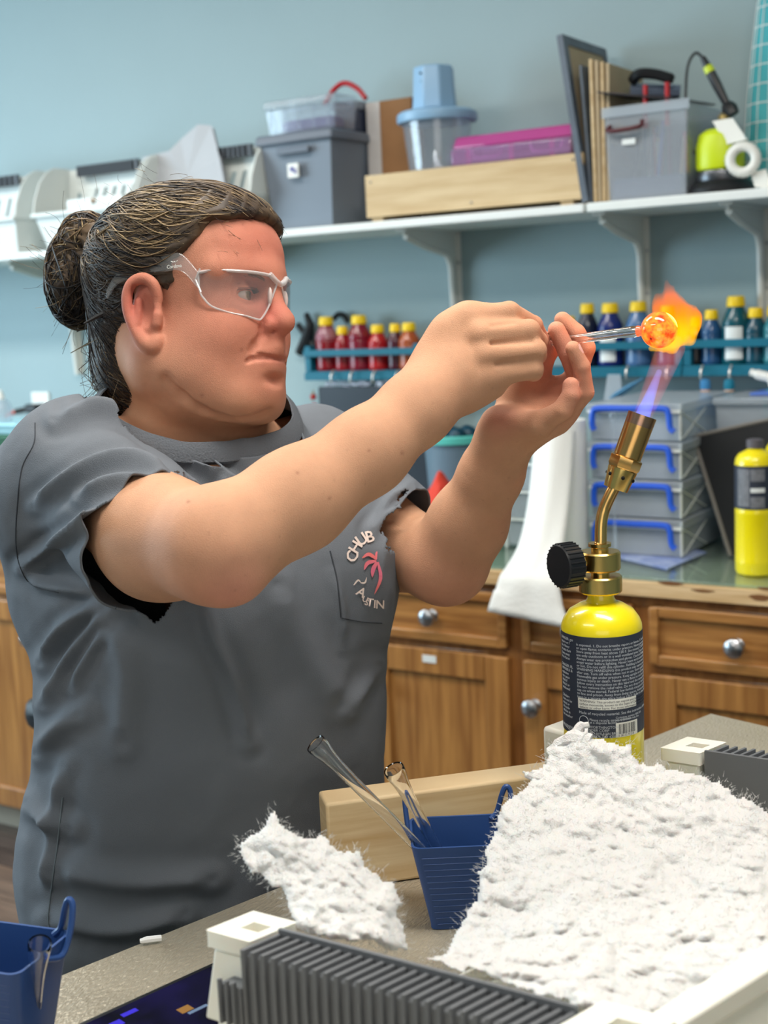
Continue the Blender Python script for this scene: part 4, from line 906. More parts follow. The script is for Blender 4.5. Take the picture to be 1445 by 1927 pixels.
for s0, s1 in ((S0-.011, -.003), (.223, S1+.008)):
    for t0, t1 in ((-.022, .018), (T1-.03, T1+.012)):
        o = plate('corner_block', [(s0, t0), (s1, t0), (s1, t1), (s0, t1)], [[((s0+s1)/2-.004, (t0+t1)/2-.006), ((s0+s1)/2+.012, (t0+t1)/2-.006), ((s0+s1)/2+.012, (t0+t1)/2+.006), ((s0+s1)/2-.004, (t0+t1)/2+.006)]], .012, Matrix.Translation((0, 0, 0)) @ Mc @ Matrix.Translation((0, 0, ZR-.001)), m_crate, crate)
        md = o.modifiers.new('b', 'BEVEL'); md.width = .002; md.segments = 2; md.limit_method = 'ANGLE'
        cbox('corner_leg', m_crate, s0+.003, s1-.003, t0+.003, t1-.003, ZR-.06, ZR-.008, fl=.006)
def comb(tin, sgn, n=27):
    c = cbox('comb', m_combf, 0, .22, tin-.0015, tin+.0015, ZR-.04, ZR+.008, bevel=.0006)
    a, b_ = sorted((tin+sgn*.0015, tin+sgn*.033))
    cbox('comb_core', m_combf, 0, .22, a, b_-.003 if sgn > 0 else b_, ZR-.05, ZR+.0005, par=c) if sgn > 0 else cbox('comb_core', m_combf, 0, .22, a+.003, b_, ZR-.05, ZR+.0005, par=c)
    for i in range(n):
        s = .0015+i*(.217/(n-1)); cbox('rib', m_combf, s-.0014, s+.0014, a, b_, ZR-.052, ZR+.0045, par=c, bevel=.0005)
    aa, bb = sorted((tin+sgn*.0335, tin+sgn*.052))
    if sgn < 0:
        cbox('lower_ledge', m_combf, -.018, .22, aa, bb, ZR-.052, ZR-.036, par=c, bevel=.0006) if 0 else None
        cbox('side_step', m_combf, -.02, -.0015, tin-.033, tin-.004, ZR-.052, ZR-.024, par=c, bevel=.0006)
        for i in range(3): cbox('rib', m_combf, -.0185+i*.006, -.0165+i*.006, tin-.036, tin-.033, ZR-.052, ZR-.02, par=c, bevel=.0004)
comb(0, -1); comb(.485, 1)
q = PZ(1050, 1405, ZB)
cbox('handle_tab', m_crate, S0-.005, S0+.035, T1+.014, T1+.03, ZB+.06, ZR+.028) if 0 else None
tag(MB().box(-.015, .02, -.01, .03, .001, .145, frame(PZ(1090, 1640, ZB), E_, -N_b)).build('white_block', m_crate, None, bevel=.004), 'white upright plastic block behind the torch cylinder at left', 'plastic block')
bl = PZ(1330, 1400, ZB)
tag(MB().box(-.12, .06, -.55, -.02, .001, .004, frame(TB(.9, .25), E_, -N_b)).build('blue_mat', mat('blue_mat', S(110, 132, 158), .35), None), 'grey blue mat lying on the far end of the bench', 'mat')
# ---------------- gas torch
m_brass = mat('brass', S(224, 190, 112), .24, metal=1); m_brassh = mat('heated_brass', S(206, 158, 96), .24, metal=1, col2=S(224, 186, 112), vs=14)
m_steelh = mat('scorched_steel', S(172, 138, 128), .26, metal=1, col2=S(196, 150, 104), vs=40)
ax0, ax1 = P(1143, 1690, 1.262), P(1130, 1142, 1.235)
zc = Vector((ax1.x, ax1.y, ZB)); tb = Vector(((ax0.x+ax1.x)/2, (ax0.y+ax1.y)/2, ZB+.0005))
up_ = Vector((0, 0, 1)); Hn = ax1.z-ZB      # height of the neck top
T = Matrix.Translation(tb); r = .0372
torch = thing('gas_torch', 'brass gas torch on a yellow cylinder with a dark printed label', 'torch', tb)
def zat(py): return P(1130, py, 1.235).z-ZB
h1 = zat(1172)
MB().lathe([(0, 0), (r*.93, 0), (r, .006), (r, h1-.003), (r*.99, h1+.001), (r*.94, h1+.006), (r*.8, h1+.0135), (r*.56, h1+.019), (r*.38, h1+.0215), (r*.33, h1+.025), (r*.33, h1+.034), (0, h1+.034)], T, 64).build('cylinder_body', m_yel, torch)
zl0, zl1 = zat(1372), zat(1180)
lab_ = MB().lathe([(r*1.001, zl0), (r*1.008, zl0), (r*1.008, zl1), (r*1.001, zl1)], T, 64, closed=True).build('label_wrap', m_lab, torch)
m_ink = mat('label_ink', S(186, 190, 194), .6); m_lbw = mat('label_white', S(226, 224, 214), .5)
cdir = math.atan2(CAMP.y-tb.y, CAMP.x-tb.x)        # the side that faces the photographer
def wrap(a0, z0, rr=r*1.0085):                # text plane -> cylinder; x right, y up, a0 angle offset in radians to the right
    def f(co):
        a = cdir+(a0+co.x/r); rad = rr+co.z
        return Vector((tb.x+rad*math.cos(a), tb.y+rad*math.sin(a), tb.z+z0+co.y))
    return f
I4 = Matrix.Identity(4)
def lt(nm, s, size, a0, z, m=None, al='LEFT'):
    return text(nm, s, size, I4, m or m_ink, torch, ext=.00005, align=al, bend=wrap(a0, z))
fine = ["is exposed. 1. Do not breathe vapors or fumes. 2. Do not use near sparks", "or open flame; contents under pressure. Never puncture or incinerate", "Store away from heat above 120 F. See manual. CARBON MONOXIDE HAZARD", "use only outdoors or in a well ventilated area. Keep away from children", "Always wear eye protection and gloves. Check all fittings for leaks with", "soapy water before lighting. Never leave torch unattended while burning", "or hot. Do not refill this cylinder. Refilling is hazardous and unlawful", "WARNING HANDLING this product may expose you to lead. Wash hands", "after use. Turn off valve when not in use. Store upright outdoors only", "Flammable gas under pressure. Keep upright at all times. Leaks may cause", "serious injury or death. Never use a flame to test for leaks. Read and", "follow every instruction on this label and the manual before lighting", "Do not remove the relief valve. Do not drop or dent the cylinder. Keep", "cap on when stored. Federal law forbids transport if refilled, penalty up", "to fine and prison. Away from living spaces, heaters and ignition source", "keep in a secure dry place below 120 F. Refer to data sheet for details"]
rows = len(fine); zt, zb2 = zat(1196), zat(1296)
for i, s in enumerate(fine): lt('fine_print', s, .0034 if len(s) < 74 else .0032, -.66, zt+(zb2-zt)*i/(rows-1)+.000)
side = ["DANGER: gas", "vapors or f", "use. Never", "breathe fum", "Keep away", "from flame", "", "DANGER: FL", "AMMABLE &", "explosive", "may cause", "death if", "inhaled or", "swallowed", "", "Cylinders", "must not be", "stored or", "left inside", "vehicles in", "hot weather"]
for i, s in enumerate(side):
    if s: lt('side_print', s, .0036, -1.32, zat(1190)+(zat(1340)-zat(1190))*i/(len(side)-1))
lt('side_print', 'WARNING', .0048, -1.36, zat(1362))
def patch(nm, a0, a1, z0, z1, m, rr=r*1.0095):
    a = np.linspace(a0, a1, 9 if a1-a0 < .1 else 41); vs = [wrap(0, 0, rr)(Vector((q*r, z, 0))) for q in a for z in (z0, z1)]
    return MB().add(vs, [(2*i, 2*i+2, 2*i+3, 2*i+1) for i in range(len(a)-1)]).build(nm, m, torch)
patch('white_box', -.64, .92, zat(1318), zat(1298), m_lbw)
m_dk = mat('dark_ink', S(30, 32, 40), .6)
for i, s in enumerate(("WARNING: This product can expose you to chemicals including", "carbon monoxide, known to the State of California to cause birth", "defects or other harm. For more information see the site listed")):
    text('box_print', s, .0031, I4, m_dk, torch, .00004, 'LEFT', wrap(-.6, zat(1303+i*6), r*1.0103))
lt('fine_print', 'Made of recycled material. See the instruction sheet.', .0036, -.62, zat(1326))
lt('recycle_note', 'Please recycle empty cylinders', .0032, -.34, zat(1338)); lt('recycle_note', 'at a disposal facility', .0032, -.34, zat(1343))
M_ = [wrap(-.49, zat(1341), r*1.009)(Vector((.0045*math.cos(a), .0045*math.sin(a), 0))) for a in [i*math.pi/12 for i in range(25)]]
MB().tube(M_, .0003, 4).build('recycle_mark', m_ink, torch)
for i, s in enumerate(("2023 WORTHINGTON", "CYLINDER CORP", "200 OLD WILSON BRIDGE RD.", "COLUMBUS, OH 43085")): lt('maker_print', s, .0034, -.56, zat(1352+i*6))
lt('code_note', 'Customer service: 800 359', .0028, .3, zat(1334)); lt('code_note', 'www. product help line', .0028, .3, zat(1339))
patch('barcode_box', .3, .95, zat(1372), zat(1344), m_lbw)
rb = random.Random(3); xx = .36
while xx < .88:
    wd = rb.choice((.006, .012, .02)); patch('barcode_bar', xx, xx+wd, zat(1366), zat(1347), m_dk, r*1.0103); xx += wd+rb.choice((.008, .014, .02))
text('barcode_digits', '0 38132 91218', .0028, I4, m_dk, torch, .00004, 'LEFT', wrap(.36, zat(1369), r*1.0103))
# valve body
zn = h1+.030; q = T
MB().lathe([(0, zn), (.0185, zn), (.0198, zn+.0015), (.0198, zn+.0145), (.0185, zn+.016), (0, zn+.016)], T, 40).build('lower_collar', m_brass, torch)
MB().lathe([(0, zn+.016), (.0085, zn+.016), (.0085, zn+.021), (0, zn+.021)], T, 20).build('valve_neck', m_brass, torch)
MB().lathe([(0, zn+.021), (.0175, zn+.021), (.0188, zn+.0225), (.0188, zn+.037), (.0175, zn+.0385), (.0, zn+.0385)], T, 40).build('valve_body', m_brass, torch)
MB().lathe([(0, zn+.0385), (.008, zn+.0385), (.008, zn+.042), (.0105, zn+.043), (.0105, zn+.046), (.0, zn+.046)], T, 24).build('tube_nut', m_brass, torch)
kz = Vector((tb.x, tb.y, tb.z+zn+.03)); kd = (-R0h*.92-F0h*.45).normalized()
MB().cyl(kz+kd*.015, kz+kd*.031, .0055, .0045).build('valve_stem', m_brass, torch)
kn = MB().lathe([(0, 0), (.0185, 0), (.02, .0015), (.02, .0165), (.0185, .018), (.013, .018), (.012, .012), (0, .012)][::1], axisz(kz+kd*.046, kz+kd*.02), 40).build('valve_knob', m_blk, torch)
Mk = axisz(kz+kd*.046, kz+kd*.02)
for i in range(28):
    a = i*2*math.pi/28; MB().cyl(Mk @ Vector((.0201*math.cos(a), .0201*math.sin(a), .001)), Mk @ Vector((.0201*math.cos(a), .0201*math.sin(a), .017)), .0007, n=5).build('grip_ridge', m_blk, kn)
# bent tube and burner
top = Vector((tb.x, tb.y, tb.z+zn+.044))
Zt_ = (top-CAMP).dot(FW)
pt = [top, P(1132, 985, Zt_), P(1136, 965, Zt_), P(1150, 935, Zt_-.002), P(1162, 912, Zt_-.004)]
MB().tube(cr([top, P(1130, 1020, Zt_), P(1131, 985, Zt_), P(1136, 960, Zt_), P(1148, 932, Zt_-.002), P(1166, 898, Zt_-.004)], 6), .0056, 16).build('bent_tube', m_brassh, torch)
b0, b1 = P(1158, 920, Zt_-.003), P(1209, 781, Zt_-.012); L_ = (b1-b0).length; Mx = axisz(b0, b1)
k_ = L_/ .0745
MB().lathe([(.0058, 0), (.0112, 0), (.0114, .001), (.0138, L_*.26), (.0138, L_*.27), (.0, L_*.275)], Mx, 32).build('air_sleeve', m_brass, torch)
MB().lathe([(0, L_*.27), (.0142, L_*.275), (.0158, L_*.31), (.0158, L_*.42), (.0132, L_*.44), (0, L_*.445)], Mx, 8).build('hex_nut', m_brassh, torch)
MB().lathe([(.0125, L_*.43), (.0128, L_*.43), (.0131, L_*.85), (.0131, L_*.86), (.0119, L_*.86), (.0119, L_*.45)], Mx, 40, closed=True).build('burner_tube', m_brassh, torch)
MB().lathe([(.0131, L_*.8605), (.0133, L_), (.0122, L_), (.0119, L_*.8605)], Mx, 40, closed=True).build('burner_tip', m_steelh, torch)
for i in range(6):
    a = i*math.pi/3+.35; rr_ = .0126; c_ = Mx @ Vector((rr_*math.cos(a), rr_*math.sin(a), L_*.17)); MB().ball(c_, .0019, 10).build('air_hole', mat('hole_black', (.002, .002, .002, 1), .9), torch)
# ------------------------------------------------------------ implicit surfaces -> one continuous mesh
CAPD = .05
class SDF:
    def __init__(s): s.ops = []; s.pl = {}
    def rc(s, a, b, ra, rb, k=.01, sub=False):
        a, b = np.array(a, float), np.array(b, float); s.ops.append(('rc', a, b, ra, rb, k, sub, (a+b)/2, np.linalg.norm(a-b)/2+max(ra, rb))); return s
    def chain(s, pts, rad, k=.008, k0=None):
        for i in range(len(pts)-1): s.rc(pts[i], pts[i+1], rad[i], rad[i+1], k if i or k0 is None else k0)
        return s
    def el(s, c, R, rad, k=.01, sub=False):      # R rows = axes
        c = np.array(c, float); R = np.array(R, float); s.ops.append(('el', c, R, np.array(rad, float), None, k, sub, c, max(rad))); return s
    def __call__(s, p, only=None):
        p = np.asarray(p, np.float32); d = np.full(len(p), CAPD, np.float32)
        for o in s.ops:
            pl = s.pl.get(id(o[1]))
            kind, A, B, ra, rb, k, sub, bc, br = o
            q = p-bc.astype(np.float32); m = np.einsum('ij,ij->i', q, q) < (br+(CAPD if not sub else .012)+k)**2
            if not m.any(): continue
            P_ = p[m]
            if kind == 'rc':
                e = (B-A).astype(np.float32); v = P_-A.astype(np.float32); t = np.clip(v@e/(e@e+1e-12), 0, 1)
                w_ = v-t[:, None]*e; x = np.sqrt(np.einsum('ij,ij->i', w_, w_))-(ra+(rb-ra)*t)
            else:
                v = (P_-A.astype(np.float32))@B.T.astype(np.float32); a_ = v/ra.astype(np.float32); k0 = np.sqrt(np.einsum('ij,ij->i', a_, a_)); a_ = a_/ra.astype(np.float32)
                k1 = np.sqrt(np.einsum('ij,ij->i', a_, a_))+1e-9; x = np.maximum(k0*(k0-1)/k1, -min(ra)).astype(np.float32)
            if pl is not None: x = np.maximum(x, (P_-pl[0].astype(np.float32))@pl[1].astype(np.float32))
            y = d[m]
            if sub:
                x = -x; h = np.maximum(k-np.abs(x-y), 0)/k; d[m] = np.maximum(x, y)+h*h*k*.25
            else:
                h = np.maximum(k-np.abs(x-y), 0)/k; d[m] = np.minimum(x, y)-h*h*k*.25
        return d
def chunked(f, p, n=600000):
    return np.concatenate([f(p[i:i+n]) for i in range(0, len(p), n)]) if len(p) > n else f(p)
def mesh_sdf(f, lo, hi, h, iters=2, extra=None):
    lo = np.array(lo, float); nb = np.ceil((np.array(hi)-lo)/(8*h)).astype(int); n = nb*8
    bi = np.stack(np.meshgrid(*[np.arange(k) for k in nb], indexing='ij'), -1).reshape(-1, 3)
    bc = lo+(bi*8+3.5)*h; db = chunked(f, bc)
    D = np.repeat(np.repeat(np.repeat(np.where(db.reshape(nb) < 0, -1, 1).astype(np.float32), 8, 0), 8, 1), 8, 2)
    act = np.abs(db) < 8*h*.9+.004
    off = np.stack(np.meshgrid(*[np.arange(8)]*3, indexing='ij'), -1).reshape(-1, 3)
    ab = bi[act]
    for i in range(0, len(ab), 1500):
        idx = (ab[i:i+1500, None]*8+off[None]).reshape(-1, 3); D[idx[:, 0], idx[:, 1], idx[:, 2]] = f(lo+idx*h)
    S_ = D < 0
    c = S_[:-1, :-1, :-1].astype(np.int8)
    for a in (0, 1):
        for b in (0, 1):
            for g in (0, 1):
                if a+b+g: c += S_[a:n[0]-1+a, b:n[1]-1+b, g:n[2]-1+g]
    cells = np.argwhere((c > 0) & (c < 8)); del c
    acc = np.zeros((len(cells), 3)); cnt = np.zeros(len(cells))
    def val(o): q = cells+o; return D[q[:, 0], q[:, 1], q[:, 2]]
    for ax in range(3):
        u, v = [k for k in range(3) if k != ax]
        for a in (0, 1):
            for b in (0, 1):
                o = np.zeros(3, int); o[u] = a; o[v] = b; o2 = o.copy(); o2[ax] = 1
                d0, d1 = val(o), val(o2); m = (d0 < 0) != (d1 < 0); t = np.where(m, d0/(d0-d1+1e-12), 0)
                pt = cells+o; pt = pt.astype(float); pt[:, ax] += t; acc[m] += pt[m]; cnt[m] += 1
    V = lo+acc/cnt[:, None]*h
    idm = np.full(n, -1, np.int32); idm[cells[:, 0], cells[:, 1], cells[:, 2]] = np.arange(len(cells))
    Q = []
    for ax in range(3):
        u, v = (ax+1) % 3, (ax+2) % 3
        sl0 = [slice(1, -1)]*3; sl1 = [slice(1, -1)]*3; sl0[ax] = slice(0, -1); sl1[ax] = slice(1, None)
        a = S_[tuple(sl0)]; b = S_[tuple(sl1)]; e = np.argwhere(a != b); e += [0 if k == ax else 1 for k in range(3)]
        ins = S_[e[:, 0], e[:, 1], e[:, 2]]
        def g(du, dv): q = e.copy(); q[:, u] -= du; q[:, v] -= dv; return idm[q[:, 0], q[:, 1], q[:, 2]]
        q = np.stack([g(1, 1), g(0, 1), g(0, 0), g(1, 0)], 1); q[~ins] = q[~ins][:, ::-1]; Q.append(q)
    Q = np.concatenate(Q); Q = Q[(Q >= 0).all(1)]
    ff = extra or f
    V, G = project(ff, V, iters, h)
    return V, Q, G
def grad(f, V, e=.0007):
    G = np.stack([chunked(f, V+np.eye(3)[k]*e)-chunked(f, V-np.eye(3)[k]*e) for k in range(3)], 1)/(2*e)
    return G
def project(f, V, iters=2, h=.004):
    G = None
    for _ in range(iters):
        d = chunked(f, V); G = grad(f, V); g2 = (G*G).sum(1)+1e-6
        V = V-G*np.clip(d/g2, -h, h)[:, None]
    G /= np.linalg.norm(G, axis=1, keepdims=True)+1e-9
    return V, G
def W(px, py, Z): return np.array(P(px, py, Z))
# ------------------------------------------------------------ the woman
HS = 1.038                                   # head scale
HC = W(358, 600, 1.38)
th = math.radians(60)
hf = nR*math.sin(th)-nF*math.cos(th); hr = -nR*math.cos(th)-nF*math.sin(th); hu = nU.copy()   # forward, her right, up
HR = np.array([hf, hr, hu])
def H(a, l, c): return HC+(hf*a+hr*l+hu*c)*HS
bf = (np.array(R0h)-np.array(F0h))*.7071; br = (-np.array(R0h)-np.array(F0h))*.7071; bu = np.array([0, 0, 1.])
BR = np.array([bf, br, bu])
B = SDF()
def hel(c, r, k=.02, sub=False, R=None): B.el(H(*c), HR if R is None else R, np.array(r)*HS, k, sub)
def hrc(a, b, ra, rb, k=.015, sub=False): B.rc(H(*a), H(*b), ra*HS, rb*HS, k, sub)
hel((-.010, 0, .048), (.097, .076, .078))                 # cranium
hel((.046, 0, .056), (.050, .058, .048), .03)             # forehead
hel((.042, 0, -.018), (.060, .061, .072), .03)            # face mass
hel((.030, .030, -.045), (.052, .036, .045), .02)         # cheeks / jowls
hel((.030, -.030, -.045), (.052, .036, .045), .02)
hel((.066, .026, -.020), (.026, .026, .026), .02)         # cheekbones front
hel((.066, -.026, -.020), (.026, .026, .026), .02)
hrc((.000, .054, -.050), (.074, .020, -.082), .022, .022, .025)   # jaw
hrc((.000, -.054, -.050), (.074, -.020, -.082), .022, .022, .025)
hel((.079, 0, -.052), (.026, .028, .026), .02)            # muzzle
hel((.083, 0, -.080), (.018, .019, .017), .014)           # chin
hel((.040, 0, -.086), (.050, .046, .019), .02)            # double chin
hrc((.092, 0, .034), (.092, 0, .034), .012, .012, .02)    # glabella
hrc((.088, .016, .036), (.070, .048, .036), .009, .010, .014); hrc((.088, -.016, .036), (.070, -.048, .036), .009, .010, .014)   # brows
for s in (1, -1):
    hel((.097, .026*s, .0165), (.014, .017, .0115), .012, True)    # eye hollow
    hel((.0775, .0255*s, .0135), (.0142, .0142, .0142), .005)        # lids over the eyeball
    hel((.0920, .0265*s, .0125), (.0090, .0142, .0046), .0015, True)  # lid opening
hrc((.095, 0, .022), (.110, 0, -.008), .0080, .0100, .012)  # nose bridge
hrc((.110, 0, -.009), (.1130, 0, -.0120), .0100, .0102, .008)  # tip
for s in (1, -1):
    hel((.100, .0118*s, -.0145), (.0108, .0070, .0075), .005)
    hel((.1050, .0085*s, -.0215), (.0055, .0040, .0042), .003, True)
hrc((.098, 0, -.018), (.103, 0, -.034), .009, .008, .012)   # philtrum
hel((.0925, 0, -.0415), (.0120, .024, .0060), .007)          # upper lip
hel((.0915, 0, -.0525), (.0125, .019, .0080), .006)         # lower lip
for px__ in ():
    pass
mo = [(.070, .031), (.083, .024), (.0955, .013), (.1005, .004), (.1005, -.004), (.0955, -.013), (.083, -.024), (.070, -.031)]
for i in range(0): hrc((mo[i][0]+.0065, mo[i][1]*1.05, -.0462-(.002 if i in (0, 6) else 0)), (mo[i+1][0]+.0065, mo[i+1][1]*1.05, -.0462), .0013, .0013, .0025, True)
hel((.1035, 0, -.0665), (.0035, .012, .0035), .008, True)   # under lip hollow
# near ear, and the far one
for s in (1, -1):
    _n0 = len(B.ops)
    hel((-.006, .0735*s, .000), (.017, .007, .031), .006)
    helix = [(.008, .073, .014), (.006, .078, .028), (-.004, .082, .0345), (-.016, .085, .030), (-.022, .086, .017), (-.021, .0855, .000), (-.014, .083, -.018), (-.006, .079, -.030), (.002, .075, -.0345), (.006, .0725, -.028)]
    helix = [tuple(q) for q in cr(helix, 3)]
    for i in range(len(helix)-1):
        r0 = float(np.interp(i/3, range(10), (.0040, .0040, .0042, .0042, .0040, .0038, .0042, .0058, .0062, .005)))
        hrc((helix[i][0], helix[i][1]*s, helix[i][2]), (helix[i+1][0], helix[i+1][1]*s, helix[i+1][2]), r0, r0, .004)
    hel((-.004, .0805*s, .001), (.0105, .0060, .0150), .004, True)      # concha
    hel((-.012, .0845*s, .020), (.0045, .0040, .0080), .003, True)      # scapha
    hrc((-.012, .0795*s, .012), (-.013, .0805*s, -.010), .0032, .0034, .004)   # antihelix
    hrc((.009, .0750*s, -.004), (.008, .0755*s, -.012), .0042, .0040, .004)    # tragus
    pv = H(-.004, .078*s, 0); sh_ = (hf*.0125-hu*.0045)*HS                     # seat the ear where the photo has it, a little smaller
    for i_ in range(_n0, len(B.ops)):
        o_ = list(B.ops[i_]); g_ = lambda q: pv+(q-pv)*.93+sh_
        o_[1] = g_(o_[1]); o_[7] = g_(o_[7])
        if o_[0] == 'rc': o_[2] = g_(o_[2])
        B.ops[i_] = tuple(o_)
# neck
NB = W(392, 790, 1.435)
B.rc(H(-.020, 0, -.030), NB-bu*.03, .062*HS, .070, .03)
B.rc(H(.010, 0, -.075), NB-bu*.03+bf*.012, .042, .056, .02)
B.rc(H(-.035, 0, -.02), NB-bf*.03, .05, .06, .03)
# upper torso, hidden inside the shirt
SRt, SLt = W(158, 885, 1.345), W(592, 868, 1.56)
B.rc(NB-bu*.07, SRt, .06, .055, .03); B.rc(NB-bu*.07, SLt, .06, .055, .03)
B.rc(NB-bu*.10, NB-bu*.20, .09, .06, .04)
# creases drawn where the photo shows them: mouth, jowl
def surfpt(px, py, z0=1.2, z1=1.45):
    z = np.linspace(z0, z1, 400); d = B(NP(np.full(400, px), np.full(400, py), z)); j = int(np.argmax(d < 0)); return NP(px, py, z[j] if d[j] < 0 else 1.34)
def crease(pts, r, k):
    q = [surfpt(*p) for p in pts]
    for i in range(len(q)-1): B.rc(q[i], q[i+1], r[i] if hasattr(r, '__len__') else r, r[i+1] if hasattr(r, '__len__') else r, k, True)
    return q
mq = crease([(466, 680), (473, 676), (488, 674), (505, 674), (520, 675), (532, 676), (540, 676)], [.0020, .0023, .0022, .0019, .0017, .0015, .0015], .0024)
for i in range(len(mq)-1):
    la_, lb_ = [(HR@(q-HC))/HS*np.array([1, -1, 1]) for q in (mq[i], mq[i+1])]; B.rc(H(*la_), H(*lb_), .0013, .0013, .0028, True)
crease([(497, 606), (492, 618), (494, 628)], .0010, .005)
crease([(490, 634), (480, 650), (474, 660)], .0006, .008)
crease([(312, 716), (340, 745), (378, 772), (420, 788), (462, 790), (500, 778)], .0026, .010)
# right arm
ER, WR = W(408, 1028, 1.128), W(785, 768, 1.215)
B.rc(SRt, W(300, 1012, 1.20), .056, .051, .02); B.rc(W(300, 1012, 1.20), ER, .051, .0475, .03)
B.rc(ER, W(560, 940, 1.163), .0465, .0425, .02); B.rc(W(560, 940, 1.163), W(690, 850, 1.19), .0425, .0355, .02); B.rc(W(690, 850, 1.19), WR, .0355, .0315, .02)
B.el(W(440, 1092, 1.115), np.eye(3), (.017, .017, .014), .02)           # point of the elbow
def hand_R(pa, pb): return None
# right hand, back towards the camera
ax_ = W(905, 655, 1.235)-W(800, 750, 1.225); ax_ /= np.linalg.norm(ax_)
nz_ = -nF+ax_*(nF@ax_); nz_ /= np.linalg.norm(nz_); sd_ = np.cross(nz_, ax_)
B.rc(WR, W(850, 712, 1.23), .0310, .027, .02)
B.el(W(868, 676, 1.236), np.array([ax_, sd_, nz_]), (.055, .041, .0205), .02)
B.rc(W(850, 620, 1.24), W(880, 600, 1.238), .014, .014, .02); B.rc(W(880, 735, 1.24), W(925, 720, 1.235), .0155, .013, .02)
FR = [([(884, 601, 1.234), (958, 588, 1.238), (1003, 612, 1.262), (1019, 640, 1.285)], (.0125, .0102, .0090, .0078)),
      ([(903, 630, 1.222), (995, 622, 1.230), (1012, 642, 1.256), (1004, 652, 1.275)], (.0120, .0103, .0092, .0080)),
      ([(912, 668, 1.220), (1008, 659, 1.228), (1010, 668, 1.252), (988, 672, 1.268)], (.0118, .0098, .0090, .0078)),
      ([(915, 706, 1.224), (1003, 695, 1.232), (1004, 700, 1.252), (984, 702, 1.264)], (.0112, .0094, .0085, .0075))]
for pts, rad in FR: B.chain([W(*p) for p in pts], rad, .0026, .008)
for p_, q_ in (((925, 648), (1000, 641)), ((935, 686), (1010, 676)), ((925, 612), (965, 604))):       # creases between the curled fingers
    B.rc(W(*p_, 1.2135), W(*q_, 1.2185), .0012, .0022, .004, True)
B.chain([W(845, 725, 1.262), W(925, 700, 1.285), W(985, 668, 1.298), W(1024, 648, 1.305)], (.018, .014, .0105, .009), .008)    # thumb
# left arm
EL, WL = W(838, 1058, 1.43), W(952, 822, 1.335)
B.rc(SLt, W(745, 1030, 1.50), .054, .045, .02); B.rc(W(745, 1030, 1.50), EL, .045, .0430, .02)
B.rc(EL, W(880, 985, 1.40), .0430, .0390, .02); B.rc(W(880, 985, 1.40), W(925, 890, 1.365), .0390, .0300, .02); B.rc(W(925, 890, 1.365), WL, .0300, .0265, .02)
# left hand, cupped, palm towards the camera
pa = W(1055, 765, 1.315)-W(955, 815, 1.34); pa /= np.linalg.norm(pa)
pn = -nF*.70-nR*.35+nU*.55; pn -= pa*(pn@pa); pn /= np.linalg.norm(pn); ps = np.cross(pn, pa)
B.rc(WL, W(990, 800, 1.325), .0265, .022, .02)
B.el(W(1012, 776, 1.325), np.array([pa, ps, pn]), (.050, .040, .0150), .015)
B.rc(W(938, 795, 1.312), W(1003, 800, 1.290), .0165, .0130, .014)        # heel of the hand
B.rc(W(965, 740, 1.335), W(1000, 700, 1.325), .016, .014, .014)          # base of thumb
FL = [([(1016, 797, 1.288), (1058, 772, 1.273), (1074, 744, 1.268), (1074, 725, 1.268)], (.0115, .0098, .0088, .0078)),
      ([(1050, 792, 1.303), (1099, 738, 1.282), (1094, 690, 1.271), (1078, 656, 1.266)], (.0118, .0096, .0084, .0073)),
      ([(1058, 765, 1.318), (1088, 712, 1.300), (1068, 664, 1.287), (1047, 621, 1.284)], (.0118, .0098, .0090, .0084)),
      ([(1070, 745, 1.330), (1100, 655, 1.305), (1084, 627, 1.300), (1058, 602, 1.300)], (.0118, .0104, .0090, .0080))]
for pts, rad in FL: B.chain([W(*p) for p in pts], rad, .0018, .008)
B.chain([W(985, 725, 1.34), W(1012, 690, 1.325), W(1034, 662, 1.312)], (.0145, .0115, .0092), .008)    # thumb
for p_, q_, z_ in (((975, 742), (1040, 700), 1.303), ((958, 728), (1010, 725), 1.31)): B.rc(W(*p_, z_), W(*q_, z_-.006), .0008, .0010, .004, True)   # palm lines
lo_ = np.array([-1.19, .80, 1.02]); hi_ = np.array([-.46, 1.46, 1.62])
V, Q, G = mesh_sdf(B, lo_, hi_, .0018 if not QUICK else .004)
# skin colour: pale pinkish tan, redder on face, ear, nose, elbow and palm
base = np.array(S(198, 150, 119)[:3]); redc = np.array(S(188, 102, 90)[:3]); pinkc = np.array(S(204, 132, 116)[:3])
lc = (V-HC)@HR.T/HS; px_, py_, pz_ = npx(V)
def blob(c, r, X=lc): return np.exp(-(((X-np.array(c))/np.array(r))**2).sum(1))
hd = np.clip((lc[:, 2]+.13)/.05, 0, 1)*(pz_ > 1.22)*(px_ < 600)
fr = np.clip(.72*blob((.07, 0, -.01), (.07, .10, .075))+.55*blob((.08, 0, .075), (.06, .08, .04))+.5*blob((.105, 0, -.008), (.02, .02, .018))+.3*blob((.085, 0, -.075), (.03, .03, .02)), 0, .95)*hd
ear = np.clip(blob((-.004, .085, .004), (.035, .02, .045))+blob((-.004, -.085, .004), (.035, .02, .045)), 0, 1)*.75*hd
col = base+(redc-base)*np.clip(fr+ear, 0, 1)[:, None]
lip = (blob((.098, 0, -.047), (.02, .024, .0075)))*hd; col += (np.array(S(190, 106, 98)[:3])-col)*(.45*lip)[:, None]
def wb(px, py, Z, r): return np.exp(-((V-W(px, py, Z))**2).sum(1)/r**2)
pk = .55*wb(440, 1110, 1.10, .03)+.5*wb(935, 790, 1.29, .02)+.35*wb(850, 1110, 1.41, .05)+.6*wb(1040, 690, 1.29, .04)+.35*wb(1030, 650, 1.3, .03)+.25*wb(350, 1080, 1.12, .05)+.3*wb(1075, 730, 1.26, .018)
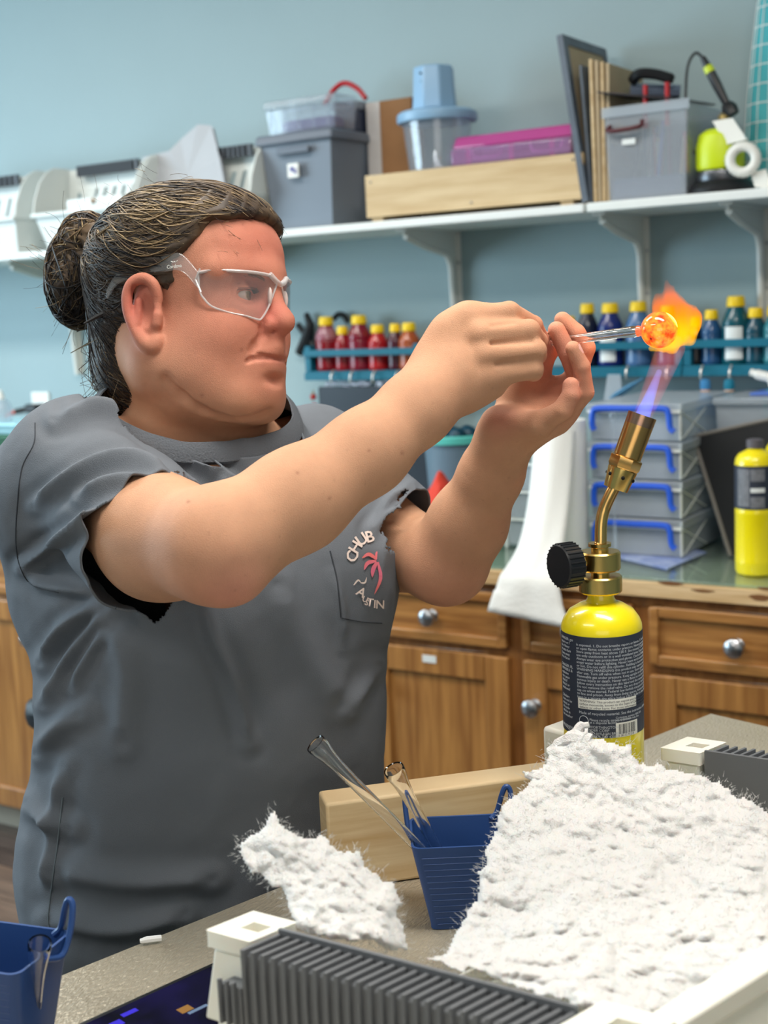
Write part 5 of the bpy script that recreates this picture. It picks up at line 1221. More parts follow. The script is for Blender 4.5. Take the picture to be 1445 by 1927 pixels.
col += (pinkc-col)*np.clip(pk, 0, .8)[:, None]
n1 = fbm(V, 55, 3, 4); n2 = vnoise(V, 330, 9)
col *= (1+.045*n1+.02*n2)[:, None]
fk = np.clip((vnoise(V, 260, 21)-.80)*6, 0, 1)*(1-hd); col *= (1-.16*fk)[:, None]
for m_ in ((454, 658, 1.30, .0014), (380, 744, 1.31, .0018), (756, 852, 1.16, .0016), (694, 848, 1.15, .0014), (620, 938, 1.12, .0014), (354, 944, 1.13, .0014), (799, 929, 1.34, .0018), (560, 890, 1.13, .0013)):
    d2 = (px_-m_[0])**2+(py_-m_[1])**2; k_ = np.exp(-d2/3.2**2)*(pz_ < m_[2]+.12); col += (np.array(S(120, 70, 56)[:3])-col)*(.5*k_)[:, None]
cols = np.c_[np.clip(col, 0, 1), np.ones(len(V))]
m_skin = mat('skin', S(222, 172, 146), .58, sss=.12, attr='Col', bump=.3, bs=1000, spec=.14)
woman = thing('person', 'woman in charcoal T-shirt and clear glasses holding a glass rod in the flame', 'person', (-.94, 1.085, 0))
body = raw('body', V, Q, m_skin, woman, cols=cols)
# eyes
m_eye = mat('eye_white', S(226, 218, 212), .15, coat=1, attr='Col')
for s, nm in ((1, 'near'), (-1, 'far')):
    c = H(.0775, .0255*s, .0135); e = MB(); e.ball((0, 0, 0), .0128*HS, 40)
    v = np.array(e.v); look = hf*.97-hu*.02-hr*.22; look /= np.linalg.norm(look)
    ang = np.degrees(np.arccos(np.clip(v@look/np.linalg.norm(v, axis=1).clip(1e-9), -1, 1)))
    cc_ = np.where((ang < 11)[:, None], np.array([.01, .01, .01]), np.where((ang < 27)[:, None], np.array(S(104, 96, 70)[:3]), np.array(S(190, 172, 164)[:3])))
    o = raw('eye', v+c, np.array([f if len(f) == 4 else (*f, f[-1]) for f in e.f]), m_eye, woman, cols=np.c_[cc_, np.ones(len(v))])
# fingernails
m_nail = mat('nail', S(232, 180, 168), .25)
def nail(p, q, n_, w_=.0058):
    p, q, n_ = (np.array(x, float) for x in (p, q, n_)); ax2 = q-p; L_ = np.linalg.norm(ax2); ax2 /= L_; n_ = n_-ax2*(n_@ax2); n_ /= np.linalg.norm(n_); sd = np.cross(ax2, n_)
    vs = [q+ax2*(L_*.12-.010*(1-i/6))+sd*w_*math.sin(a)*(1 if i < 5 else .75)+n_*(.0078*math.cos(a)+.0003) for i in range(7) for a in np.linspace(-1, 1, 7)]
    fs = [(i*7+j, i*7+j+1, (i+1)*7+j+1, (i+1)*7+j) for i in range(6) for j in range(6)]
    MB().add(vs, fs).build('fingernail', m_nail, woman)
for k in (0, 1, 3): nail(W(*FL[k][0][2]), W(*FL[k][0][3]), nR*.9-nF*.3)
# ------------------------------------------------------------ T-shirt
T_ = SDF()
C0 = np.array([-.937, 1.086, 0.])
def tb_(f, l, z): return C0+bf*f+br*l+bu*z
T_.el(tb_(.008, 0, 1.03), BR, (.180, .198, .25), .05)
T_.el(tb_(-.022, .0, .84), BR, (.184, .222, .22), .05)
T_.el(tb_(-.010, 0, 1.20), BR, (.150, .185, .15), .05)
T_.el(tb_(.075, .085, 1.155), BR, (.098, .092, .095), .05); T_.el(tb_(.075, -.085, 1.155), BR, (.098, .092, .095), .05)
T_.rc(NB-bu*.080-bf*.01, SRt-bu*.010, .080, .070, .04); T_.rc(NB-bu*.078-bf*.01, SLt-bu*.012, .078, .066, .04)
pA, pB, pC = W(246, 716, 1.400), W(440, 822, 1.345), W(536, 768, 1.425)      # neckline: a circle through three points
a_, b_ = pA-pC, pB-pC; axb = np.cross(a_, b_); cen = pC+np.cross((a_@a_)*b_-(b_@b_)*a_, axb)/(2*(axb@axb)); nrad = np.linalg.norm(pA-cen); nn_ = axb/np.linalg.norm(axb)
if nn_[2] < 0: nn_ = -nn_
cen = cen-nn_*.010; nrad = nrad+.012
T_.rc(cen-nn_*.06, cen+nn_*.04, nrad+.004, nrad-.002, .045)
SL = SDF(); TO = SDF(); TO.ops = list(T_.ops)
T_.rc(SRt-br*.0, W(112, 930, 1.36), .071, .074, .03)
T_.rc(W(120, 960, 1.40), W(130, 1120, 1.45), .06, .06, .05)
T_.rc(SRt, W(318, 1052, 1.185), .070, .071, .022)
T_.rc(SLt, W(800, 1072, 1.46), .066, .063, .03)
SL.ops = [T_.ops[-1], T_.ops[-2]]; TO.ops = T_.ops[:5]
OR_, nOR = W(286, 1030, 1.212), np.array(W(318, 1052, 1.185))-SRt; nOR /= np.linalg.norm(nOR)
nOR = nR*.62-nU*.38-nF*.68; nOR /= np.linalg.norm(nOR)
OL_ = W(757, 1048, 1.49); nOL = nR*.86-nU*.34-nF*.36; nOL /= np.linalg.norm(nOL)
T_.pl[id(T_.ops[-2][1])] = (OR_, nOR); T_.pl[id(T_.ops[-1][1])] = (OL_, nOL)     # sleeves end at their openings
# folds: image-space guide lines, turned into raised cloth on the near side of the shirt
FOLDS = [([(100, 790), (180, 772), (260, 785), (330, 820), (400, 880)], 9, .0045), ([(130, 760), (220, 775), (320, 830), (385, 895)], 7, .0035),
         ([(62, 955), (120, 905), (190, 868), (260, 862), (330, 885)], 8, .0055), ([(140, 935), (200, 905), (270, 895), (350, 905)], 7, .004),
         ([(38, 1070), (90, 1030), (150, 990), (210, 950), (260, 925)], 8, .006), ([(40, 1075), (80, 1100), (140, 1112), (185, 1125)], 8, .004),
         ([(75, 1250), (110, 1190), (160, 1150), (200, 1140)], 9, .006), ([(78, 1330), (120, 1250), (170, 1180), (220, 1150)], 8, .005),
         ([(130, 1300), (165, 1230), (200, 1180)], 7, .004), ([(380, 1135), (400, 1200), (440, 1290), (470, 1400)], 9, .0035),
         ([(70, 1420), (110, 1370), (150, 1345)], 12, .005), ([(45, 1510), (80, 1540), (130, 1560)], 12, .005),
         ([(250, 740), (330, 830), (400, 890), (450, 930)], 13, .006), ([(262, 735), (300, 790), (370, 850), (440, 900), (470, 930)], 7, .004),
         ([(530, 770), (560, 830), (575, 880)], 9, .004), ([(700, 1000), (740, 965), (790, 940)], 7, .004), ([(700, 990), (735, 940), (775, 915)], 6, .0035),
         ([(630, 1080), (645, 1150), (650, 1220)], 6, .002), ([(100, 1640), (250, 1660), (400, 1655)], 16, .004), ([(90, 1730), (220, 1750), (350, 1720)], 14, .004),
         ([(660, 1340), (690, 1290), (712, 1250)], 9, .003), ([(120, 1440), (95, 1560), (85, 1680)], 10, .004), ([(520, 1100), (560, 1200), (640, 1330)], 22, .004), ([(200, 1160), (240, 1250), (230, 1400)], 20, .004)]
lo2 = np.array([-1.30, .80, .66]); hi2 = np.array([-.55, 1.45, 1.45])
V, Q, G = mesh_sdf(T_, lo2, hi2, .0026 if not QUICK else .007)
fx, fy, fz = npx(V); facing = np.clip(-((V-nC)*G).sum(1)/np.linalg.norm(V-nC, axis=1)*3+.4, 0, 1)
disp = np.zeros(len(V))
for pl, w_, a in FOLDS:
    pl = [tuple(q)[:2] for q in cr([(x, y, 0) for x, y in pl], 5)]
    near = (fx > min(p[0] for p in pl)-130) & (fx < max(p[0] for p in pl)+130) & (fy > min(p[1] for p in pl)-130) & (fy < max(p[1] for p in pl)+130)
    if not near.any(): continue
    d = polydist(fx[near], fy[near], pl, False)
    e_ = np.minimum(np.hypot(fx[near]-pl[0][0], fy[near]-pl[0][1]), np.hypot(fx[near]-pl[-1][0], fy[near]-pl[-1][1]))
    w_ = w_*1.25; disp[near] += a*(np.exp(-(d/w_)**2)-.35*np.exp(-((d-2.2*w_)/(1.4*w_))**2))*np.clip(e_/40+.05, 0, 1)
disp = 1.9*disp*facing+.0022*fbm(V*np.array([1, 1, .6]), 9, 3, 5)+.0006*fbm(V, 45, 2, 8)
V = V+G*disp[:, None]
me = bpy.data.meshes.new('tmp'); me.from_pydata(V.tolist(), [], Q.tolist()); bm = bmesh.new(); bm.from_mesh(me)
def sleeve(c):
    q = np.array([c]); return TO(q)[0] > .006
def cut(bm, co, no, sel, kill=True):       # trim the cloth beyond a plane, only near the opening
    fs = [f for f in bm.faces if sel(f.calc_center_median())]
    geom = list({v for f in fs for v in f.verts})+list({e for f in fs for e in f.edges})+fs
    bmesh.ops.bisect_plane(bm, geom=geom, plane_co=Vector(co), plane_no=Vector(no), dist=1e-6)
    n_ = Vector(no); c_ = Vector(co)
    dl = [f for f in bm.faces if (f.calc_center_median()-c_).dot(n_) > 1e-5 and sel(f.calc_center_median())]
    bmesh.ops.delete(bm, geom=dl, context='FACES')
cut(bm, OR_-nOR*.004, nOR, lambda c: (c-Vector(OR_)).length < .105 and (c-Vector(OR_)).dot(Vector(nOR)) > -.016 and sleeve(c))
cut(bm, OL_-nOL*.004, nOL, lambda c: (c-Vector(OL_)).length < .085 and (c-Vector(OL_)).dot(Vector(nOL)) > -.016 and sleeve(c))
for o_, n_ in ((OR_, nOR), (OL_, nOL)):      # any leftover of the closed sleeve end
    o_, n_ = Vector(o_), Vector(n_); bm.normal_update(); dl = []
    for f in bm.faces:
        c = f.calc_center_median()
        if (c-o_).length < .088 and -.009 < (c-o_).dot(n_) < .012 and abs(f.normal.dot(n_)) > .6 and TO(np.array([c]))[0] > .0008: dl.append(f)
    bmesh.ops.delete(bm, geom=dl, context='FACES')
# neckline through three points of the photo
cut(bm, cen, nn_, lambda c: (c-Vector(cen)).length < nrad+.045 and (c-Vector(cen)).dot(Vector(nn_)) > -.012)
cut(bm, (0, 0, .72), (0, 0, -1), lambda c: c.z < .76)
bmesh.ops.recalc_face_normals(bm, faces=bm.faces)
me2 = bpy.data.meshes.new('tshirt'); bm.to_mesh(me2); 
# where does the neck opening run? collar follows that edge
be = [e for e in bm.edges if e.is_boundary and abs((e.verts[0].co-Vector(cen)).dot(Vector(nn_))) < .004 and (e.verts[0].co-Vector(cen)).length < nrad+.09]
nv = {v for e in be for v in e.verts}
e1 = np.cross(nn_, [0, 0, 1.]); e1 /= np.linalg.norm(e1); e2 = np.cross(nn_, e1)
neck = sorted((math.atan2((np.array(v.co)-cen)@e2, (np.array(v.co)-cen)@e1), np.linalg.norm(np.array(v.co)-cen)) for v in nv)
bm.free(); me2.transform(Matrix.Translation(-origin(woman)))
m_shirt = mat('shirt_cloth', S(112, 117, 124), .9, var=.10, vs=5, bump=.35, bs=1100, spec=.2)
me2.materials.append(m_shirt); me2.shade_smooth()
shirt = bpy.data.objects.new('tshirt', me2); COL.objects.link(shirt); shirt.parent = woman; shirt['label'] = 'charcoal cotton T-shirt'
sm = shirt.modifiers.new('thick', 'SOLIDIFY'); sm.thickness = .0022; sm.offset = -1
# collar band
if len(neck) > 12:
    aa = np.array([n[0] for n in neck]); rr_ = np.array([n[1] for n in neck]); ang = np.linspace(-math.pi, math.pi, 97)
    rs = np.interp(ang, np.r_[aa-2*math.pi, aa, aa+2*math.pi], np.r_[rr_, rr_, rr_]); rs = np.array([np.mean(np.roll(rs[:-1], k)[0:0]) if 0 else v for v in rs])
    k_ = np.ones(9)/9; rs = np.convolve(np.r_[rs[-9:-1], rs, rs[1:9]], k_, 'same')[8:-8]
    vs = []
    for i, a in enumerate(ang[:-1]):
        d_ = e1*math.cos(a)+e2*math.sin(a)
        r0 = rs[i]
        for dr, dz in ((.0008, -.002), (-.004, .0055), (-.010, .011), (-.0135, .0135), (-.0150, .0128), (-.0125, .009), (-.006, .001), (-.001, -.006)):
            vs.append(cen+d_*(r0+dr)+nn_*dz)
    m_ = len(ang)-1; fs = [(i*8+k, ((i+1) % m_)*8+k, ((i+1) % m_)*8+(k+1) % 8, i*8+(k+1) % 8) for i in range(m_) for k in range(8)]
    MB().add(vs, fs).build('collar', mat('collar_rib', S(98, 102, 108), .9, bump=.6, bs=500, spec=.2), shirt)
# hem seams
def seam(co, no, off, sdf, rr0, nm='hem_stitch', th_=.0007, outr=.0014):
    co = np.array(co)-np.array(no)*off; a1 = np.cross(no, [.3, .2, 1.]); a1 /= np.linalg.norm(a1); a2 = np.cross(no, a1)
    angs = np.linspace(0, 2*math.pi, 65); R = np.full(65, rr0); 
    tt = np.linspace(.02, .16, 90)
    pts = co+(a1*np.cos(angs)[:, None]+a2*np.sin(angs)[:, None])[:, None]*tt[None, :, None]
    dd = sdf(pts.reshape(-1, 3)).reshape(65, 90); out = []
    for i in range(65):
        j = np.argmax(dd[i] > 0); j = max(j, 1); t0 = tt[j-1]+(tt[j]-tt[j-1])*(-dd[i][j-1])/(dd[i][j]-dd[i][j-1]+1e-9) if dd[i][j] > 0 else rr0
        out.append(co+(a1*math.cos(angs[i])+a2*math.sin(angs[i]))*(t0+outr))
    MB().tube(out, th_, 5).build(nm, mat('stitch', S(60, 64, 68), .9), shirt)

def tdisp(P_): return P_
def onshirt(px, py, lift=.0012):
    lo_z, hi_z = 1.05, 1.75; z = np.linspace(lo_z, hi_z, 240); p = NP(np.full(240, px), np.full(240, py), z); d = T_(p); j = np.argmax(d < .003+lift)
    for _ in range(1): pass
    return z[j] if d[j] < .003+lift else None
_dg = bpy.context.evaluated_depsgraph_get()
from mathutils.bvhtree import BVHTree
bvh = BVHTree.FromPolygons([tuple(v.co+origin(woman)) for v in me2.vertices], [tuple(p.vertices) for p in me2.polygons])
def hit(px, py):
    d = ray(px, py).normalized(); r = bvh.ray_cast(CAMP, d); return r
def onsh(pts, lift=.0012):
    out = []
    for x, y in pts:
        h_ = hit(x, y)
        if h_[0] is None: out.append(out[-1] if out else Vector((0, 0, 0))); continue
        n_ = h_[1]; n_ = n_ if n_.dot(CAMP-h_[0]) > 0 else -n_
        out.append(h_[0]+n_*lift)
    return out
def seamline(nm, pts, r_, m):
    q = onsh([tuple(p)[:2] for p in cr([(x, y, 0) for x, y in pts], 6)], r_*.3); MB().tube(q, r_, 5).build(nm, m, shirt)

m_sd = mat('stitch', S(62, 66, 72), .9)
seamline('armhole_seam', [(66, 796), (64, 835), (42, 880), (33, 950), (30, 1020), (38, 1066), (60, 1100), (110, 1115)], .0007, m_sd)
seamline('pocket_seam', [(621, 1037), (634, 1090), (640, 1140), (642, 1162)], .0009, m_sd)
seamline('pocket_seam', [(643, 1163), (680, 1170), (718, 1173)], .0007, m_sd)
seamline('side_seam', [(118, 1500), (108, 1590), (96, 1680), (92, 1740), (112, 1775)], .0009, mat('pale_stitch', S(110, 120, 126), .9))
# chest print, lettering set on the cloth
m_pr = mat('print_cream', S(232, 214, 204), .8); m_pk = mat('print_pink', S(226, 116, 150), .8, col2=S(232, 120, 104), vs=30)
def glyph(ch, px, py, size, rot, m=m_pr):
    cu = bpy.data.curves.new('letter', 'FONT'); cu.body = ch; cu.size = size; cu.align_x = 'CENTER'; cu.align_y = 'CENTER'; cu.offset = size*.018; cu.resolution_u = 2
    tmp = bpy.data.objects.new('tmp', cu); COL.objects.link(tmp); me = bpy.data.meshes.new_from_object(tmp.evaluated_get(bpy.context.evaluated_depsgraph_get())); bpy.data.objects.remove(tmp)
    a = math.radians(rot)
    pts = [(px+(v.co.x*math.cos(a)+v.co.y*math.sin(a)*1), py-(-v.co.x*math.sin(a)+v.co.y*math.cos(a))) for v in me.vertices]
    q = onsh(pts, .0016)
    for v, p in zip(me.vertices, q): v.co = p-origin(shirt)
    me.materials.clear(); me.materials.append(m); me.name = 'printed_letter'
    o = bpy.data.objects.new('printed_letter', me); COL.objects.link(o); o.parent = shirt
for ch, x, y, s_, r_ in (('C', 662, 1048, 30, -72), ('H', 668, 1031, 30, -58), ('U', 679, 1017, 30, -34), ('B', 694, 1012, 30, -14),
                         ('A', 678, 1115, 24, 30), ('U', 685, 1128, 15, 22), ('S', 688, 1134, 15, 18), ('T', 694, 1134, 21, 8), ('I', 703, 1137, 21, 4), ('N', 713, 1138, 22, 2)): glyph(ch, x, y, s_, r_)
def patchpx(nm, poly, m):
    x = np.array([p[0] for p in poly]); c_ = (sum(x)/len(x), sum(p[1] for p in poly)/len(poly))
    q = onsh(poly, .0016); MB().add(q, [tuple(range(len(q)))]).build(nm, m, shirt, smooth=False)
def leaf(p0, p1, p2, w_):
    c = [tuple(q)[:2] for q in cr([(*p0, 0), (*p1, 0), (*p2, 0)], 6)]; n = len(c); L1 = []; L2 = []
    for i, (x, y) in enumerate(c):
        a = c[min(i+1, n-1)]; b = c[max(i-1, 0)]; dx, dy = a[0]-b[0], a[1]-b[1]; l = math.hypot(dx, dy); k = w_*math.sin(math.pi*(.12+.88*i/(n-1)))**.7
        L1.append((x-dy/l*k, y+dx/l*k)); L2.append((x+dy/l*k, y-dx/l*k))
    for i in range(n-1):
        q = onsh([L1[i], L1[i+1], L2[i+1], L2[i]], .0016); MBP.add(q, [(0, 1, 2, 3)])
MBP = MB(); leaf((707, 1053), (692, 1044), (679, 1051), 3.4); leaf((706, 1056), (690, 1060), (683, 1073), 3.6); leaf((707, 1058), (700, 1072), (698, 1087), 4); leaf((706, 1052), (706, 1044), (708, 1038), 2.2)
MBP.build('palm_leaves', m_pk, shirt, smooth=False); MBP = MB(); leaf((709, 1058), (714, 1088), (702, 1119), 3.2); MBP.build('palm_trunk', m_pk, shirt, smooth=False)
MBP = MB(); leaf((664, 1101), (672, 1092), (678, 1097), 1.6); leaf((677, 1097), (685, 1096), (688, 1086), 1.6); MBP.build('printed_wave', m_pr, shirt, smooth=False)
# trousers and shoes (mostly hidden behind the bench)
L_ = SDF()
L_.el(tb_(-.02, 0, .84), BR, (.165, .195, .15), .05)
for s in (1, -1):
    L_.rc(tb_(-.02, .09*s, .80), tb_(-.02, .095*s, .46), .095, .065, .04); L_.rc(tb_(-.02, .095*s, .46), tb_(-.03, .10*s, .08), .066, .05, .03)
V, Q, G = mesh_sdf(L_, (-1.3, .75, .03), (-.55, 1.45, 1.0), .008)
tr = raw('trousers', V+G*(.003*fbm(V, 12, 3))[:, None], Q, mat('dark_denim', S(34, 40, 52), .85, bump=.5, bs=500), woman)
K_ = SDF()
for s in (1, -1): K_.rc(tb_(-.04, .10*s, .045), tb_(.12, .105*s, .035), .042, .033, .02)
V, Q, G = mesh_sdf(K_, (-1.3, .7, -.06), (-.55, 1.5, .14), .005); V[:, 2] = np.maximum(V[:, 2], .001)
raw('shoes', V, Q, m_blk, woman)
# ------------------------------------------------------------ hair pulled back into a bun
hrng = np.random.RandomState(5)
CAP_ = SDF()
CAP_.el(H(-.012, 0, .050), HR, np.array((.1045, .084, .085))*HS, .02); CAP_.el(H(.046, 0, .068), HR, np.array((.054, .064, .050))*HS, .03)
CAP_.el(H(-.055, 0, -.03), HR, np.array((.052, .060, .075))*HS, .03)
def capd(p): return CAP_(p)
# hairline in the side view (forward, up), seen from her right
HL = [(.100, .094), (.082, .085), (.066, .082), (.058, .066), (.050, .053), (.033, .044), (.034, .024), (.024, .016), (.014, .028), (.000, .033), (-.012, .020), (-.019, .000), (-.030, -.030), (-.034, -.062), (-.045, -.085), (-.085, -.085), (-.14, -.03), (-.14, .16), (.10, .16)]
def inside_line(loc): return inpoly(loc[:, 0], loc[:, 1+1], HL)
# scalp shell: clip the inflated cap to the hairline
def scalp(p):
    loc = (p-HC)@HR.T/HS; d = CAP_(p); dp = polydist(loc[:, 0], loc[:, 2], HL)*HS; ins = inpoly(loc[:, 0], loc[:, 2], HL)
    e = np.where(ins, -dp, dp); k = .008; h = np.maximum(k-np.abs(e-d), 0)/k
    return (np.maximum(d, e)+h*h*k*.25).astype(np.float32)
cl = HC
V, Q, G = mesh_sdf(scalp, cl-.16, cl+.17, .003)
BUN = (-.128, .018, .098)               # where the strands gather
bp = H(*BUN)
loc = (V-HC)@HR.T/HS
dirb = loc-np.array((-.10, .02, .085)); angk = np.arctan2(dirb[:, 2], dirb[:, 0]+.0*dirb[:, 1]); rad = np.linalg.norm(dirb, axis=1)
el_ = np.arcsin(np.clip(dirb[:, 1]/(rad+1e-6), -1, 1))
gro = np.abs(np.sin(angk*34+el_*30+vnoise(V, 22, 3)*2))*.5+np.abs(np.sin(angk*71+el_*64+vnoise(V, 30, 5)*2.5))*.35
V = V+G*((gro-.4)*.0034)[:, None]
t_ = np.clip(.30+.35*vnoise(np.c_[angk*7, el_*7, rad*6], 1.6, 7)+.2*(gro-.4), 0, 1)
dark, mid, blond = (np.array(S(*c)[:3]) for c in ((34, 29, 30), (92, 74, 54), (178, 154, 114)))
hc_ = dark+(mid-dark)*np.clip(t_*1.3, 0, 1)[:, None]
m_hair = mat('hair', (.1, .08, .06, 1), .5, attr='Col', spec=.4)
scl = raw('hair', V, Q, m_hair, woman, cols=np.c_[hc_, np.ones(len(V))])
# long strands laid over the scalp towards the bun
cand = V[hrng.randint(0, len(V), 9000)]; lc_ = (cand-HC)@HR.T/HS
dpl = polydist(lc_[:, 0], lc_[:, 2], HL); edge = (dpl < .012) & (lc_[:, 0] > -.05)
inl = inpoly(lc_[:, 0], lc_[:, 2], HL)
roots = np.concatenate([cand[edge & inl][:1500], cand[~edge & inl & (lc_[:, 0] > -.095)][:1700]])
K = 16; tt = np.linspace(0, 1, K)
gat = np.array([H(-.104, .022, .088), H(-.100, .030, .070), H(-.104, .012, .102)])
tgt = gat[hrng.randint(0, 3, len(roots))]+hrng.normal(0, .006, (len(roots), 3))
ln = hrng.uniform(.45, 1.0, len(roots))
pth = roots[:, None]+(tgt-roots)[:, None]*(tt[None, :, None]*ln[:, None, None])
cen_ = H(-.01, 0, .03)
sag = (hrng.normal(0, .010, len(roots)))[:, None]*np.sin(tt*math.pi)[None]
pth += sag[..., None]*hu; pth -= (hu*.012)[None, None]*(np.sin(tt*math.pi)[None, :, None])
fl = pth.reshape(-1, 3)
for _ in range(3):
    rel = fl-cen_; # push outwards until on the cap
    d = CAP_(fl); g = grad(CAP_, fl, .002); g /= np.linalg.norm(g, axis=1, keepdims=True)+1e-6
    fl = np.where((np.abs(d) < .049)[:, None], fl-g*d[:, None], fl+rel/np.linalg.norm(rel, axis=1, keepdims=True)*.02)
lift = np.repeat(hrng.uniform(.0006, .0030, len(roots)), K)*np.tile(np.sin(np.clip(tt*1.2, 0, 1)*math.pi*.5)*.8+.2, len(roots))
g = grad(CAP_, fl, .002); g /= np.linalg.norm(g, axis=1, keepdims=True)+1e-6
fl = fl+g*lift[:, None]; pth = fl.reshape(-1, K, 3)
lcp = ((pth.reshape(-1, 3)-HC)@HR.T/HS); outp = (~inpoly(lcp[:, 0], lcp[:, 2], HL)) & (lcp[:, 0] > -.09)
ok = (outp.reshape(-1, K).mean(1) < .12) & ~((outp & (lcp[:, 0] > .045)).reshape(-1, K)[:, 2:].any(1))
for _ in range(2): pth[:, 1:-1] = (pth[:, :-2]+2*pth[:, 1:-1]+pth[:, 2:])/4
wob = hrng.normal(0, 1, (len(roots), 3)); ph_ = hrng.uniform(0, 6.28, len(roots))
pth += .0007*np.sin(tt[None]*9+ph_[:, None])[..., None]*wob[:, None]
def colour(n, bl):
    r = hrng.rand(n); c = np.where((r < bl)[:, None], blond*hrng.uniform(.45, 1., (n, 1)), np.where((r < bl+.38)[:, None], mid*hrng.uniform(.7, 1.5, (n, 1)), dark*hrng.uniform(.7, 1.4, (n, 1)))); return c
def addstr(name, pth, rad, cols):
    v, f = strands(pth, rad, 3); c = np.repeat(cols, pth.shape[1]*3, axis=0)
    return raw(name, v, f, m_hair, woman, cols=np.c_[c, np.ones(len(c))])
taper = np.clip(np.minimum(tt*6, (1-tt)*8), .25, 1)
cA = colour(len(roots), .16); lroot = (roots-HC)@HR.T/HS; cA[(lroot[:, 2] < .04)] *= .55
dr_ = lroot-np.array((-.10, .02, .085)); ak = np.arctan2(dr_[:, 2], dr_[:, 0]); ek = np.arctan2(dr_[:, 1], np.hypot(dr_[:, 0], dr_[:, 2]))
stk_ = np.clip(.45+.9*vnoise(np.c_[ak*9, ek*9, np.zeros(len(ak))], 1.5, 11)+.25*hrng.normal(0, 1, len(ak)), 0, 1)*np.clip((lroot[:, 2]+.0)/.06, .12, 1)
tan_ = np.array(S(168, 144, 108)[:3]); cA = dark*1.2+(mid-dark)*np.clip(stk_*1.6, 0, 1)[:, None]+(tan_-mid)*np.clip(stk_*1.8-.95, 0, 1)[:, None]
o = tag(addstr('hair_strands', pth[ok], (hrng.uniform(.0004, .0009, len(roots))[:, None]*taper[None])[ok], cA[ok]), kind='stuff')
# the bun: a lumpy core with looping strands
BN = SDF(); BN.el(H(-.131, .02, .048), HR, (.030, .030, .046), .01); BN.el(H(-.120, .02, .085), HR, (.024, .026, .024), .015); BN.rc(H(-.118, .02, .092), H(-.10, .02, .08), .016, .022, .01)
def bnf(p): return BN(p)
V, Q, G = mesh_sdf(bnf, H(-.14, .02, .06)-.11, H(-.14, .02, .06)+.11, .003)
V = V+G*(.004*np.abs(np.sin(vnoise(V, 40, 3)*9))+.003*vnoise(V, 90, 6))[:, None]
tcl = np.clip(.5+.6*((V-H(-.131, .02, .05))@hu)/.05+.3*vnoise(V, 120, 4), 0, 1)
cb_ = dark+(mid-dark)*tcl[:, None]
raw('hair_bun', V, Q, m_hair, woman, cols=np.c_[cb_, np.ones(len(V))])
nb_ = 1150; K = 18; tt = np.linspace(0, 1, K)
cB = np.array([H(-.131, .02, .050)]*nb_); R_el = np.array([.032, .032, .049])
upk = hrng.rand(nb_) < .30; cB[upk] = H(-.118, .02, .088); 
a0 = hrng.uniform(0, 6.28, nb_); sp_ = hrng.uniform(.6, 2.6, nb_)*np.where(hrng.rand(nb_) < .5, 1, -1)
n_ = hrng.normal(0, 1, (nb_, 3))*np.array([.5, 1.6, .5]); n_ /= np.linalg.norm(n_, axis=1, keepdims=True)
e1_ = np.cross(n_, [0, 0, 1.]); e1_ /= np.linalg.norm(e1_, axis=1, keepdims=True)+1e-6; e2_ = np.cross(n_, e1_)
an = a0[:, None]+sp_[:, None]*tt[None]
off_ = hrng.uniform(-.55, .55, nb_)
u3 = (e1_[:, None]*np.cos(an)[..., None]+e2_[:, None]*np.sin(an)[..., None])*np.sqrt(1-off_**2)[:, None, None]+n_[:, None]*off_[:, None, None]
rr3 = np.where(upk[:, None], np.array([[.027, .028, .026]]), R_el[None])*hrng.uniform(.96, 1.12, (nb_, 1))
pts = cB[:, None]+((u3*rr3[:, None])@HR)*HS
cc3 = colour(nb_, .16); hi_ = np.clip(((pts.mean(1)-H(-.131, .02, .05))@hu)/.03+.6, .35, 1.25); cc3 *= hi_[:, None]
taper = np.clip(np.minimum(tt*6, (1-tt)*6), .25, 1)
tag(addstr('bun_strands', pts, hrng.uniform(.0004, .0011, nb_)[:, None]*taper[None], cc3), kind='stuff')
# fly-aways around the nape, bun and crown
nf = 260; K = 12; tt = np.linspace(0, 1, K); st = []; 
for i in range(nf):
    r = hrng.rand()
    if r < .34: s0 = H(-.06+hrng.normal(0, .012), hrng.uniform(-.02, .06), -.055+hrng.normal(0, .018)); d0 = -hf*.5-hu*.75+hr*hrng.normal(0, .3); L0 = hrng.uniform(.02, .07)
    elif r < .74: s0 = H(-.131, .02, .055)+(hrng.normal(0, 1, 3)@HR)*np.array([.022, .022, .03]); d0 = (s0-H(-.131, .02, .05)); d0 = d0/np.linalg.norm(d0)-hf*.3; L0 = hrng.uniform(.012, .034)
    else:
        a = hrng.uniform(-.2, 2.6); s0 = H(-.01+.10*math.cos(a), hrng.uniform(-.03, .06), .05+.088*math.sin(a)); d0 = -hf*.8+hu*.35+hr*hrng.normal(0, .2); L0 = hrng.uniform(.008, .022)
    d0 = d0/np.linalg.norm(d0); b0_ = np.cross(d0, hrng.normal(0, 1, 3)); b0_ /= np.linalg.norm(b0_); cv = hrng.normal(0, .45)
    st.append([s0+d0*L0*t+b0_*L0*cv*t*t for t in tt])
tag(addstr('flyaway_hair', np.array(st), hrng.uniform(.00012, .00026, nf)[:, None]*np.ones((1, K)), colour(nf, .3)*1.1), kind='stuff')
